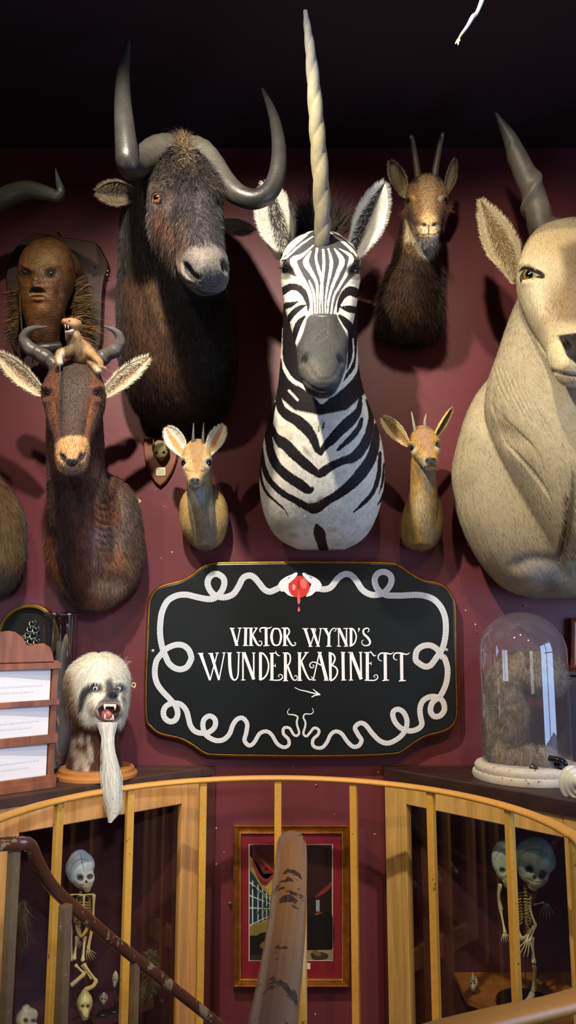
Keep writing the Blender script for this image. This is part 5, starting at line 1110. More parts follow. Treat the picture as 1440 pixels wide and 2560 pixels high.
b.poly([(100, 960), (140, 920), (160, 1000), (160, 1090), (140, 1060), (118, 1020)], (104, 62, 42), .95, feather=6, lab=1); b.poly([(260, 955), (232, 920), (212, 1000), (212, 1090), (232, 1070), (248, 1020)], (108, 66, 44), .95, feather=6, lab=1)
b.poly([(160, 905), (220, 905), (226, 960), (216, 1040), (210, 1100), (152, 1100), (150, 1040), (146, 960)], (72, 56, 48), .95, feather=5, lab=1); b.poly([(150, 930), (160, 930), (158, 1000), (156, 1040), (150, 1040)], (26, 18, 18), .7, feather=4, lab=1)
b.line([(222, 1010), (222, 1060), (214, 1090)], 14, (132, 80, 50), .6, feather=5, lab=1)
b.poly([(140, 1110), (160, 1092), (205, 1090), (222, 1110), (222, 1150), (205, 1178), (155, 1178), (138, 1150)], (206, 156, 104), 1, feather=4)
b.line([(152, 1170), (180, 1182), (208, 1168)], 12, (176, 150, 128), .8, feather=4)
b.poly([(148, 1128), (158, 1136), (165, 1145), (180, 1147), (195, 1145), (206, 1134), (214, 1128), (210, 1146), (196, 1158), (180, 1168), (166, 1158), (152, 1148)], (52, 44, 44), 1, feather=1.6)
for x, r in ((158, -30), (204, 30)): b.blob(x, 1141, 6, 9, (16, 12, 12), 1, rot=r, soft=.3)
b.line([(158, 1174), (180, 1178), (204, 1173)], 2.2, (58, 34, 28), .9, feather=1)
def hlf(x, y): return np.where(y < 1190, .35, 1.0)
f1 = furcoat(b, 56000, .019, .0015, lambda R, N, x, y: np.stack([(x-200)*.004, x*0-.1, x*0-1.], 1), lift=.32, jit=.5, cvar=.36, lenf=hlf, droop=.15); finish('body', b, m_fur, T, [f1])
for x, l in ((117, -.6), (244, .6)): eye(T, b, x, 986, 10, iris=(26, 20, 20), pupil=.8, out=.5, look=nrm(A(l, -1, -.1)), asp=(1.2, .9), lidw=.3, lid=(30, 18, 14))
def ringh(s, a): return 1+.11*math.copysign(abs(math.sin(s*34))**.5, math.sin(s*34))*max(0, 1-s*1.25)
hc = [(72, 64, 58), (92, 86, 80), (104, 100, 94), (96, 92, 88)]
horn(T, [(150, 930, 2.45), (128, 905, 2.44), (100, 885, 2.43), (76, 872, 2.42), (62, 850, 2.41), (66, 832, 2.395), (84, 821, 2.38), (118, 817, 2.36)], [20, 19, 18, 16.5, 14.5, 11, 7, 2], hc, mod=ringh, m=20, label='short curved ringed horn')
horn(T, [(226, 930, 2.45), (244, 905, 2.44), (265, 888, 2.43), (288, 875, 2.42), (299, 856, 2.41), (297, 838, 2.395), (284, 825, 2.38), (260, 815, 2.36)], [20, 19, 18, 16.5, 14.5, 11, 7, 2], hc, mod=ringh, m=20, label='short curved ringed horn')
EPL = [(0, .4), (.15, .7), (.4, 1), (.65, .95), (.85, .6), (1, .15)]
ear(T, (106, 985), (-8, 882), 2.44, 2.42, 50, m_fur, EPL, (120, 76, 44), (226, 208, 170), (150, 96, 56), face=(-.1, -1, -.1), cup=(.9, .5), fringe=500, ihair=900, hl=.015, fcol=(238, 226, 196), rimw=.5)
ear(T, (258, 990), (373, 893), 2.44, 2.42, 46, m_fur, EPL, (128, 80, 46), (226, 206, 166), (160, 100, 56), face=(.1, -1, -.1), cup=(.9, .5), fringe=500, ihair=900, hl=.015, fcol=(238, 226, 196), rimw=.5)

# --- stoat lying on the head
T = thing('stoat_specimen', 'small tan stoat snarling with open mouth, perched between the hartebeest horns', 'stuffed animal', P(200, 905, 2.36))
body = headloft([(232, 905, 2.40, 16, .02, .02), (218, 892, 2.385, 25, .03, .03), (202, 878, 2.37, 29, .034, .034), (190, 858, 2.36, 22, .026, .028), (184, 838, 2.35, 17, .02, .02), (180, 822, 2.34, 17, .02, .02)], front=(-.2, -1, 0))
hd = headloft([(190, 812, 2.35, 16, .018, .018), (180, 811, 2.33, 19, .021, .021), (170, 808, 2.315, 15, .017, .016), (161, 803, 2.30, 8, .009, .009)], front=(0, 0, 1))
jw = headloft([(182, 823, 2.335, 10, .008, .010), (172, 829, 2.318, 8, .005, .007), (166, 829, 2.308, 5, .004, .004)], front=(0, 0, 1))
al = headloft([(186, 868, 2.35, 12, .014, .014), (168, 880, 2.335, 13, .015, .015), (152, 884, 2.325, 11, .012, .012), (147, 897, 2.32, 9, .010, .010), (149, 908, 2.318, 8, .008, .008)], front=(0, -1, 0))
ar_ = headloft([(214, 872, 2.36, 13, .015, .015), (232, 888, 2.35, 10, .012, .012), (248, 905, 2.345, 8, .010, .010), (252, 915, 2.34, 5, .006, .006), (264, 921, 2.34, 3, .003, .003)], front=(0, -1, 0))
lg = headloft([(225, 900, 2.375, 12, .012, .012), (240, 915, 2.355, 11, .012, .012), (248, 928, 2.345, 8, .009, .009)], front=(0, -1, 0))
b = Body([body, hd, jw, al, ar_, lg], voxel=.002, smooth=3)
b.subdiv(); b.paint((190, 150, 106)); b.mottle(90, .25, 1)
b.poly([(160, 845), (185, 838), (206, 850), (206, 880), (190, 895), (162, 890)], (112, 92, 62), .9, feather=5); b.poly([(150, 878), (160, 875), (162, 905), (148, 912), (142, 895)], (232, 220, 196), .9, feather=3)
b.blob(185, 812, 12, 10, (204, 160, 120), .9, soft=.7); b.blob(176, 829, 14, 6, (232, 206, 190), .9, soft=.5); b.blob(240, 922, 14, 10, (220, 206, 176), .9, soft=.4); b.blob(162, 800, 9, 5, (196, 128, 92), .8, soft=.6); b.blob(168, 820, 11, 7, (20, 12, 18), 1, soft=.3)
f1 = furcoat(b, 12000, .0075, .0006, lambda R, N, x, y: np.stack([(x-185)*.02, x*0, x*0-1.], 1), lift=.4, jit=.5, cvar=.18, lenf=lambda x, y: np.where(y < 835, .5, 1), droop=.15); finish('body', b, m_fur, T, [f1])
mk('eye', G().sphere(P(173, 803, 2.302), .004, c=lin((10, 8, 8)), n=12, m=8), m_eyeg, T)
for x, y in ((163, 812), (170, 814)): mk('fang', G().tube([P(x, y, 2.30), P(x+1, y+8, 2.298)], [.0018, .0004], c=lin((225, 215, 190)), n=8), MAT('tooth', None, .3), T)
g = G().tube([P(150, 902, 2.31), P(150, 930, 2.31), P(151, 955, 2.312), P(155, 962, 2.312), P(158, 955, 2.312)], .0012, c=lin((170, 175, 185)), n=8, m=3); mk('wire_hook', g, MAT('steel', None, .3, metal=.9), None, loc=P(152, 962, 2.312), label='thin bright wire hook hanging from the stoat paw', cat='hook')

# ================================================================ ELAND
T = thing('eland_mount', 'large pale fawn eland shoulder mount with thick spiral horns at the right edge', 'taxidermy mount', P(1400, 1494, WY))
sh = slices([(1496, 1335, 1570, 2.66, 2.797), (1478, 1275, 1620, 2.56, 2.798), (1440, 1228, 1665, 2.49, 2.799), (1385, 1188, 1705, 2.44, 2.799), (1320, 1156, 1735, 2.42, 2.799), (1250, 1135, 1760, 2.42, 2.799), (1180, 1129, 1765, 2.43, 2.799), (1110, 1142, 1750, 2.45, 2.799), (1040, 1163, 1730, 2.48, 2.799), (985, 1190, 1700, 2.52, 2.799), (940, 1225, 1665, 2.57, 2.799)])
nk = slices([(1400, 1392, 1500, 2.36, 2.60), (1340, 1362, 1530, 2.29, 2.62), (1270, 1322, 1570, 2.25, 2.65), (1190, 1278, 1615, 2.23, 2.68), (1110, 1240, 1650, 2.24, 2.70), (1030, 1216, 1670, 2.26, 2.72), (950, 1222, 1660, 2.30, 2.72), (880, 1245, 1640, 2.34, 2.71), (810, 1268, 1620, 2.38, 2.70), (740, 1295, 1595, 2.42, 2.68), (670, 1325, 1565, 2.45, 2.64), (610, 1365, 1525, 2.47, 2.60)])
hd = headloft([(1446, 580, 2.46, 70, .05, .07), (1447, 600, 2.43, 112, .07, .11), (1448, 640, 2.39, 138, .09, .16, 2.2), (1448, 690, 2.345, 149, .10, .19, 2.3), (1448, 745, 2.29, 132, .09, .19, 2.1), (1448, 800, 2.235, 103, .08, .15), (1448, 850, 2.18, 80, .07, .11, 2.1), (1448, 895, 2.135, 72, .066, .08, 2.3), (1448, 930, 2.11, 58, .05, .055, 2.3)], front=(0, -1, .4), cap=.7)
b = Body([sh, nk, hd], voxel=.0055, smooth=4)
for s in (-1, 1):
    X0 = 1448
    b.dent(X0+s*127, 688, 20, .018, ry=15, rot=s*-15); b.dent(X0+s*118, 668, 34, -.013, ry=10, rot=s*-12); b.dent(X0+s*122, 706, 28, -.006, ry=9)
    b.dent(X0+s*70, 770, 22, .010, ry=50, rot=s*10); b.dent(X0+s*95, 790, 30, -.007, ry=44)
    if s < 0: b.dent(1417, 860, 7, .010, ry=14, rot=-38)
b.crease([(1380, 926), (1415, 936), (1448, 938), (1480, 936)], 4, .007); b.dent(1420, 905, 34, -.006, ry=18); b.dent(1425, 955, 30, -.006, ry=10)
b.dent(1270, 1090, 50, .012, ry=26, rot=40)
for k in range(11):
    t = k/10; x0 = 1208+k*9; y0 = 1010+k*5
    b.crease([(x0+20, y0+40*t), (x0+50, y0+80), (1275+9*k, 1120+9*k), (1335+4*k, 1180+7*k)], 2.4, .003, dep=3)
for k in range(7): b.crease([(1230+k*12, 910+k*5), (1245+k*16, 960+k*10), (1275+k*18, 1020+k*12)], 2.2, .003)
b.crease([(1290, 1412), (1330, 1398), (1380, 1404), (1415, 1440)], 14, .007); b.dent(1320, 1440, 50, -.010, ry=26); b.crease([(1415, 1250), (1412, 1320), (1395, 1400)], 5, .012)
b.label(1, hd, .010); b.subdiv(); 
b.paint((172, 158, 130)); b.mottle(7, .10, 3); b.mottle(45, .08, 4)
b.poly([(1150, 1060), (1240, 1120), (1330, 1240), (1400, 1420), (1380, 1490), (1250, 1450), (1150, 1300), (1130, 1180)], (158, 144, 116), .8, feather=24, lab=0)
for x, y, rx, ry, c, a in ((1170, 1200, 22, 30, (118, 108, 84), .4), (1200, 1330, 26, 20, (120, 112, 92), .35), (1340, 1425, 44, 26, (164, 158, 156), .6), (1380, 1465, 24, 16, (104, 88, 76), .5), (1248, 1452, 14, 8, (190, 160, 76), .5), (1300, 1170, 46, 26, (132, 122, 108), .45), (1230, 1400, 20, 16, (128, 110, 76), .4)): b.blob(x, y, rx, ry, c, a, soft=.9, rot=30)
for k in range(46):
    x = 1150+random.random()*260; y = 960+random.random()*460; b.line([(x, y), (x+random.uniform(2, 7), y+random.uniform(5, 16))], 1.3, (70, 56, 40), .55, feather=.8)
for k in range(16):
    x = 1230+random.random()*60; y = 930+random.random()*90; b.line([(x, y), (x+random.uniform(6, 12), y+random.uniform(18, 34))], 1.2, (96, 78, 54), .6, feather=.8)
b.line([(1432, 1180), (1428, 1260), (1418, 1330), (1405, 1385)], [6, 16, 18, 12], (70, 56, 44), .8, feather=5, lab=0)
b.poly([(1295, 640), (1340, 585), (1448, 570), (1600, 580), (1600, 960), (1370, 950), (1345, 850), (1310, 780), (1288, 720)], (212, 196, 158), 1, feather=5, lab=1)
b.blob(1395, 610, 60, 30, (204, 176, 126), .7, soft=.9, lab=1); b.poly([(1400, 620), (1448, 600), (1490, 620), (1500, 740), (1480, 800), (1400, 800), (1392, 740), (1408, 690)], (128, 106, 82), .85, feather=16, lab=1); b.blob(1442, 660, 22, 34, (112, 94, 76), .5, soft=.9, lab=1)
b.blob(1385, 755, 34, 56, (150, 124, 92), .7, soft=.9, lab=1); b.blob(1365, 800, 14, 12, (140, 112, 72), .45, soft=.8, rot=60, lab=1); b.blob(1340, 720, 26, 60, (230, 220, 190), .5, soft=.9, lab=1)
b.poly([(1395, 838), (1448, 832), (1500, 838), (1495, 880), (1470, 905), (1448, 912), (1428, 900), (1410, 880)], (34, 29, 29), 1, feather=3, lab=1); b.blob(1416, 856, 8, 12, (14, 11, 11), 1, rot=-38, soft=.3)
b.poly([(1372, 860), (1398, 852), (1420, 895), (1448, 918), (1448, 938), (1390, 925), (1370, 900)], (232, 216, 170), .95, feather=3, lab=1); b.line([(1380, 926), (1415, 937), (1448, 940), (1490, 938)], 5, (60, 48, 40), .9, feather=1.5); b.blob(1430, 958, 34, 12, (206, 184, 146), .8, soft=.6, lab=1)
b.line([(1298, 678), (1312, 670), (1330, 674), (1352, 684), (1356, 692), (1340, 692)], [4, 9, 10, 12, 10, 4], (40, 30, 24), 1, feather=2, lab=1); b.line([(1364, 768), (1374, 780), (1382, 790)], 4, (150, 120, 84), .7, feather=3, lab=1)
def elf(x, y): return np.where((x > 1395) & (y > 1150) & (y < 1420), 2.5, 1.)
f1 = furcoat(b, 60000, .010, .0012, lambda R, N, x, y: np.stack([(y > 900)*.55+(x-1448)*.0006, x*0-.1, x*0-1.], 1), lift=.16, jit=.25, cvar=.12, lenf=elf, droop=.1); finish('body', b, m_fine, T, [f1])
for s in (-1, 1): eye(T, b, 1448+s*127, 689, 21, iris=(150, 112, 50), pupil=.62, out=.52, irisr=.95, look=nrm(A(s*.55, -1, -.05)), lid=(26, 20, 16), asp=(1.1, .85), lidw=.2)
def er(s, a):
    q = (a/(2*PI)+s*2.9+.15) % 1.0; k = max(0, 1-s*1.25); return 1+k*(.55*math.exp(-((q-.5)/.10)**2)-.10)
ec = [(66, 60, 48), (104, 100, 88), (98, 94, 82), (84, 84, 80), (58, 60, 66)]
for mir in (0, 1):
    pp = [(1366, 596, 2.47), (1352, 560, 2.46), (1344, 520, 2.45), (1330, 475, 2.44), (1310, 430, 2.43), (1291, 385, 2.42), (1274, 345, 2.41), (1256, 312, 2.40), (1239, 282, 2.39)]
    if mir: pp = [(2896-x, y, Y) for x, y, Y in pp]
    horn(T, pp, [39, 36, 32, 30, 28, 23, 17, 10, 3], ec, mod=er, n=64, m=14, mat=MAT('eland_horn', None, .42, noise=(30, .2), bump=(90, .3, (1, 1, 6))), label='thick spiral ridged horn')
EPE = [(0, .35), (.15, .55), (.38, 1), (.6, .92), (.82, .55), (1, .06)]
ear(T, (1296, 706), (1201, 500), 2.46, 2.44, 88, m_fur, EPE, (104, 80, 44), (186, 170, 136), (196, 180, 146), face=(-.25, -1, 0), cup=(.6, .35), fringe=900, ihair=900, hl=.016, fcol=(214, 198, 160), rimw=.55, irot=-.2)
ear(T, (1600, 706), (1695, 500), 2.46, 2.44, 88, m_fur, EPE, (146, 104, 44), (196, 180, 146), (206, 188, 150), face=(.25, -1, 0), cup=(.6, .35), fringe=300, ihair=300, hl=.016, fcol=(214, 198, 160), rimw=.55)

# ================================================================ MOUNT CUT BY THE LEFT EDGE
T = thing('antelope_mount', 'grey brown antelope shoulder mount cut by the left edge beside the hartebeest', 'taxidermy mount', P(-60, 1492, WY))
sh = slices([(1492, -100, 0, 2.70, 2.797), (1470, -150, 30, 2.60, 2.798), (1420, -180, 55, 2.53, 2.799), (1350, -195, 62, 2.50, 2.799), (1290, -200, 58, 2.50, 2.799), (1240, -200, 36, 2.52, 2.799), (1205, -190, 10, 2.56, 2.799), (1170, -180, -20, 2.6, 2.799)])
nk = slices([(1400, -150, -10, 2.42, 2.7), (1300, -160, -20, 2.38, 2.7), (1200, -150, -35, 2.36, 2.66), (1100, -145, -40, 2.38, 2.64), (1020, -135, -50, 2.4, 2.6)])
hd = headloft([(-92, 980, 2.44, 40, .05, .06), (-92, 1020, 2.38, 52, .06, .1), (-92, 1080, 2.32, 46, .055, .1), (-92, 1140, 2.26, 34, .045, .06), (-92, 1180, 2.22, 28, .04, .04)], front=(0, -1, .4))
b = Body([sh, nk, hd], voxel=.006, smooth=4); b.paint((112, 88, 56)); b.mottle(20, .3, 5); b.blob(10, 1460, 50, 30, (92, 88, 84), .7, soft=.8); b.blob(30, 1380, 30, 50, (132, 104, 62), .6, soft=.9)
f1 = furcoat(b, 22000, .02, .0014, DOWN, lift=.3, jit=.45, cvar=.25, droop=.15); finish('body', b, m_fur, T, [f1])
hl_ = [(62, 62, 54), (70, 72, 62), (78, 80, 70), (66, 70, 66), (96, 108, 112)]
# big curved horn whose tip shows at the upper left, on its own skull plate
T = thing('curved_horns', 'large dark curved horn sweeping in from the left edge to an upright pale tip', 'horns', P(-110, 700, WY))
g = G().sphere(P(-120, 660, 2.70), A(.09, .10, .12), c=lin((96, 88, 70)), n=24, m=16); mk('skull_plate', g, m_horn, T)
def kud(s, a): return 1+.10*math.exp(-(((a/(2*PI)+s*.6+.3) % 1-.5)/.1)**2)
horn(T, [(-110, 640, 2.66), (-60, 575, 2.58), (-25, 520, 2.52), (20, 489, 2.47), (70, 474, 2.44), (115, 482, 2.42), (140, 490, 2.41), (150, 486, 2.405), (152, 474, 2.40), (146, 452, 2.40), (139, 422, 2.40)], [28, 27, 25, 24, 21, 17, 14, 12, 10, 7, 1.5], hl_, mod=kud, n=36, m=8, label='long dark horn with pale upright tip')

# ================================================================ MASK ON SHIELD
T = thing('mask_plaque', 'dark wooden shield plaque carrying a brown leathery fanged creature head with spiny gills', 'plaque', P(150, 905, WY))
m_ply = MAT('dark_shield_wood', (54, 26, 22), .5, wood=(4, .25, (1, 1, 5)), spec=.5)
S_ = [(20, 700), (30, 650), (62, 608), (100, 592), (142, 598), (150, 585), (160, 600), (200, 606), (245, 616), (262, 640), (276, 672), (268, 700), (262, 740), (260, 800), (258, 860), (240, 905), (200, 950), (150, 975), (95, 950), (50, 900), (28, 850), (26, 780)]
K = cr(np.array(S_+[S_[0]], float), 2)[:-1]
g = G().prism([P(x, y, WY-.002) for x, y in K], (0, -.03, 0), bev=.006); mk('shield_board', g, m_ply, T, smooth=False)
for x, y in ((239, 668), (237, 690)): mk('screw_hole', G().sphere(P(x, y, WY-.032), A(.006, .002, .006), c=lin((16, 8, 8)), n=12, m=6), m_skin, T)
for x, y in ((269, 677), (268, 687)): mk('screw', G().sphere(P(x, y, WY-.031), A(.0035, .002, .0035), c=lin((210, 196, 170)), n=10, m=6), m_skin, T)
hd = headloft([(112, 618, 2.66, 36, .04, .06), (114, 640, 2.63, 62, .07, .09), (115, 672, 2.60, 68, .085, .11, 2.2), (113, 705, 2.585, 66, .085, .11, 2.2), (110, 740, 2.585, 58, .08, .10), (108, 780, 2.60, 50, .07, .09), (108, 815, 2.62, 40, .06, .08), (110, 850, 2.65, 34, .05, .07), (112, 880, 2.68, 40, .05, .07)], front=(-.15, -1, 0), cap=.7)
sk = headloft([(150, 640, 2.68, 30, .04, .05), (180, 670, 2.70, 26, .03, .04), (200, 700, 2.73, 12, .012, .02)], front=(0, -1, 0))
b = Body([hd, sk], voxel=.003, smooth=3)
for x, y in ((63, 683), (129, 684)): b.dent(x, y, 14, .014, ry=9)
b.dent(66, 668, 18, -.010, ry=6, rot=20); b.dent(128, 668, 22, -.010, ry=6, rot=-8); b.dent(92, 702, 14, -.020, ry=16); b.dent(86, 712, 8, -.008, ry=6)
b.dent(93, 731, 20, .012, ry=7); b.dent(92, 718, 22, -.008, ry=5); b.dent(96, 748, 20, -.014, ry=7); b.dent(104, 775, 24, -.010, ry=22); b.dent(150, 730, 12, .008, ry=30)
b.subdiv(); b.paint((96, 62, 30)); b.mottle(45, .35, 2); b.mottle(120, .3, 3); b.blob(115, 640, 60, 30, (116, 88, 52), .7, soft=.6); b.blob(95, 755, 40, 40, (140, 88, 36), .5, soft=.9)
for x, y in ((63, 683), (129, 684)): b.blob(x, y, 20, 12, (40, 26, 16), .85, soft=.5)
b.poly([(68, 735), (78, 722), (95, 716), (110, 724), (118, 738), (108, 740), (94, 732), (80, 738)], (32, 18, 12), .95, feather=2); b.blob(95, 738, 20, 5, (44, 16, 12), .9, soft=.4); b.blob(112, 870, 50, 20, (50, 36, 24), .8, soft=.6); b.blob(170, 740, 22, 40, (70, 52, 36), .6, soft=.8)
finish('creature_head', b, MAT('leathery_skin', None, .42, spec=.5, noise=((260, .2), (60, .25)), bump=(150, .9)), T)
for x, y in ((62, 683), (129, 685)): eye(T, b, x, y, 8, iris=(66, 52, 36), pupil=.5, out=.5, lid=(40, 26, 16), lidw=.25)
h0, n0 = b.hit(95, 738)
g = G()
for i in range(13):
    x = 81+i*2.4; y0 = 735-abs(i-6)*.1; x = 74+i*3.4; yy = 740-3*math.cos((x-95)/16); p = P(x, yy, h0[1]-.010); q = P(x+.3, yy-5-random.random()*2, h0[1]-.007); mk('tooth', G().tube([p, q], [.0014, .0004], c=lin((196, 168, 110)), n=7), m_horn, T)
sets = []
for side in (-1, 1):
    R, D, C_l = [], [], []
    for i in range(420):
        t = random.random()
        if side > 0: x = 178+t*18+random.gauss(0, 6); y = 715+t*130; d = (1.0, -.15, .55-t*1.0+random.gauss(0, .15)); L0 = .085
        else: x = 50-t*6; y = 725+t*105; d = (-1.0, -.15, .2-t*.9+random.gauss(0, .2)); L0 = .05
        R.append(P(x, y, 2.66)); D.append(d)
    q = tuft(R, D, np.full(len(R), L0), .0052, [lin((96, 70, 30)), lin((52, 38, 20)), lin((130, 96, 44)), lin((78, 62, 36))], jit=.12, droop=.25); sets.append(q)
mkhair('gill_spines', [sets[1]], m_fur, T, label='fan of ochre and dark spines behind the head', kind='stuff'); mkhair('gill_spines', [sets[0]], m_fur, T, label='fan of ochre and dark spines behind the head', kind='stuff')
g = G().tube([P(158, 745, 2.63), P(162, 800, 2.64), P(165, 850, 2.66)], [.006, .008, .004], c=lin((140, 112, 56)), n=8, m=4, asp=.4); mk('gill_rib', g, m_horn, T)
g = G().tube([P(50, 735, 2.63), P(54, 800, 2.64), P(58, 850, 2.66)], [.005, .007, .004], c=lin((120, 92, 46)), n=8, m=4, asp=.4); mk('gill_rib', g, m_horn, T)
g = G().tube([P(60, 868, 2.66), P(100, 872, 2.63), P(150, 866, 2.65)], [.02, .024, .02], c=lin((46, 40, 30)), n=16, m=5); mk('neck_collar', g, m_horn, T, label='dark collar under the chin')

# ================================================================ SMALL SKULL PLAQUE
T = thing('skull_plaque', 'small brown wooden shield with a tiny horned skull cap and engraved plate', 'plaque', P(402, 1218, WY))
S_ = [(361, 1083), (366, 1090), (380, 1093), (394, 1090), (404, 1080), (414, 1090), (428, 1093), (440, 1090), (446, 1083), (446, 1130), (440, 1160), (428, 1188), (402, 1218), (378, 1190), (366, 1160), (361, 1130)]
K = cr(np.array(S_+[S_[0]], float), 2)[:-1]
mk('shield_board', G().prism([P(x, y, WY-.001) for x, y in K], (0, -.018, 0), bev=.005), MAT('walnut_shield', (128, 74, 44), .4, wood=(6, .2, (1, 1, 6)), spec=.5), T, smooth=False)
b = Body([headloft([(401, 1102, 2.765, 10, .01, .012), (401, 1112, 2.76, 18, .02, .02), (402, 1126, 2.755, 21, .024, .022), (402, 1138, 2.755, 16, .02, .02), (402, 1146, 2.762, 8, .01, .012)], front=(0, -1, 0))], voxel=.0018, smooth=2)
for x in (390, 410): b.dent(x, 1133, 4, .006, ry=4)
b.subdiv(); b.paint((150, 136, 92)); b.mottle(120, .3, 3); 
for x in (390, 410): b.blob(x, 1133, 3.4, 4, (30, 22, 14), 1, soft=.3)
finish('skull_cap', b, MAT('old_bone', None, .6, noise=(120, .15), bump=(200, .2)), T)
for s in (-1, 1): horn(T, [(401+s*17, 1124, 2.745), (401+s*17, 1112, 2.74), (401+s*18, 1098, 2.74)], [4.2, 3.4, .8], [(76, 66, 48), (60, 52, 40)], n=12)
mk('engraved_plate', G().box((-.018, -.0015, -.016), (.018, 0, .016), bev=.0008, o=P(402, 1179, WY-.0195)), MAT('plate_brass', (200, 200, 170), .4, metal=.3, noise=(300, .12)), T, smooth=False)
g = G()
for i in range(3): g.box((-.012, -.0004, -.0007), (.012, 0, .0007), o=P(402, 1175+i*4.5, WY-.0211))
mk('engraving', g, MAT('engraving_dark', (130, 128, 104), .6), T, smooth=False)
for x, y in ((391, 1169), (413, 1169), (391, 1189), (413, 1189)): mk('pin', G().sphere(P(x, y, WY-.0212), .0014, c=lin((120, 100, 60)), n=8, m=5), m_horn, T)
th_ = [P(404+5*math.cos(t), 1079+4*math.sin(t), WY-.010) for t in np.linspace(.5, 5.6, 12)]+[P(406, 1085, WY-.006)]
mk('hanging_hook', G().tube(th_, .0016, c=lin((215, 210, 200)), n=8, m=2), MAT('hook_white', None, .4), T, label='small white hook above the shield')

# ================================================================ HANGING BONE TOP RIGHT
T = thing('hanging_bone', 'slender white leg bone hanging into the top right corner', 'bone', P(1145, 112, 1.75))
bc = [lin((236, 238, 244))]*5+[lin((232, 214, 150)), lin((214, 196, 130))]
g = G().tube([P(1222, -60, 1.72), P(1205, 0, 1.73), P(1192, 32, 1.74), P(1182, 42, 1.745), P(1168, 66, 1.75), P(1152, 88, 1.755), P(1146, 100, 1.76)], [.0075, .0072, .006, .0072, .0055, .0042, .0036], c=np.array(bc), n=14, m=5, asp=.8); mk('bone', g, MAT('white_bone', None, .4), T)
for dx, dy in ((-8, 12), (-1, 15), (4, 4)):
    g = G().tube([P(1146, 98, 1.76), P(1146+dx*.6, 98+dy*.6, 1.757), P(1146+dx, 98+dy, 1.755)], [.003, .0026, .001], c=lin((226, 212, 160)), n=8, m=3); mk('toe_bone', g, MAT('yellow_bone', None, .4), T)
g = G().tube([P(1222, -60, 1.72), A(*(P(1222, -60, 1.72)[:2]), ZC-.001)], .0012, n=6); mk('hanging_wire', g, MAT('wire', (60, 60, 60), .4, metal=.8), T)
# ================================================================ ON THE CABINETS
# --- wooden letter rack with three papers
m_rack = MAT('rack_wood', (146, 86, 50), .4, wood=(5, .4, (5, 5, 1)), bump=(60, .12), spec=.5)
BL, BR = PZ(0, 1985, ZT), PZ(136, 1966, ZT); rd = nrm(BR-BL); rn = nrm(np.cross(rd, (0, 0, 1))); rn = rn if rn[1] < 0 else -rn
RM = np.array([rd, rn, (0, 0, 1)]).T
def rk(px, py): p = PPL(px, py, BL, rn)-BL; return np.dot(p, rd), p[2]
T = thing('letter_rack', 'reddish wooden letter rack with scalloped top holding three white papers at left', 'rack', BL*.5+BR*.5)
xr_ = rk(136, 1900)[0]; xl_ = xr_-.34
zt_ = rk(130, 1652)[1]
def rbox(name, x0, x1, y0, y1, z0, z1, m=m_rack, bev=.0015, lab=None): return mk(name, G().box((x0, y0, z0), (x1, y1, z1), bev=bev, R=RM, o=BL), m, T, smooth=False, label=lab)
sc = [rk(x, y) for x, y in ((132, 1655), (131, 1636), (124, 1618), (108, 1608), (92, 1610), (80, 1614), (66, 1612), (56, 1594), (38, 1580), (20, 1577), (4, 1580))]
xm = (xl_+xr_)/2; sc = sc+[(2*xm-x, z) for x, z in sc[::-1] if 2*xm-x < sc[-1][0]-.004]; sc = sc+[(xl_, rk(130, 1655)[1])]
mk('scalloped_top', G().prism([BL+rd*x+A(0, 0, z)-rn*.012 for x, z in sc], rn*.02, bev=.003), m_rack, T, smooth=False)
rbox('side_post', xr_-.018, xr_, -.03, .002, 0, zt_); rbox('side_post', xl_, xl_+.018, -.03, .002, 0, zt_); rbox('back_board', xl_, xr_, -.034, -.024, 0, zt_)
for ya, yb in ((1656, 1672), (1748, 1762), (1834, 1856), (1935, 1952)):
    z1, z0 = rk(135, ya)[1], rk(135, yb)[1]; rbox('cross_rail', xl_, xr_+.003, 0, .014, max(z0, .001), z1)
rbox('foot_rail', xl_, xr_, -.036, .02, 0, .022)
pm = MAT('paper', (252, 252, 254), .8); gm = MAT('faint_ink', (214, 215, 222), .8)
for ya, yb in ((1674, 1748), (1764, 1834), (1858, 1935)):
    z1, z0 = rk(122, ya)[1], rk(122, yb)[1]; x1 = xr_-.021
    V = []
    for i in range(13):
        x = xl_+.01+(x1-xl_-.01)*i/12; bulge = .006*math.sin(i/12*PI*1.3)
        for z in (z0-.004, z1+.001): V.append(BL+rd*x+rn*(-.004+bulge)+A(0, 0, z))
    V = np.array(V); F_ = [(2*i, 2*i+2, 2*i+3, 2*i+1) for i in range(12)]; V = np.vstack([V, V-rn*.0006]); F_ += [tuple(q+26 for q in f)[::-1] for f in F_]+[(0, 1, 27, 26), (24, 50, 51, 25)]+[(2*i+1, 2*i+3, 2*i+29, 2*i+27) for i in range(12)]+[(2*i+2, 2*i, 2*i+26, 2*i+28) for i in range(12)]
    pa = mk('paper_sheet', G().add(V, F_), pm, T, smooth=False, label='white paper with two faint lines of typing')
    g = G()
    for r_, (xa, xb) in enumerate(((.10, .26), (.16, .235))):
        x = xl_+xa
        while x < xl_+xb+.03:
            w = random.choice((.003, .004, .006)); zz_ = (z0+z1)/2-.004-r_*.017; q = (x-xl_-.01)/(x1-xl_-.01)*12/12; off = -.004+.006*math.sin(q*PI*1.3)+.0006
            g.box((x, off, zz_), (x+.0012, off+.0003, zz_+.006), R=RM, o=BL); g.box((x, off, zz_), (x+w*.7, off+.0003, zz_+.0012), R=RM, o=BL); x += w+.0022
    mk('typed_line', g, gm, pa, smooth=False)
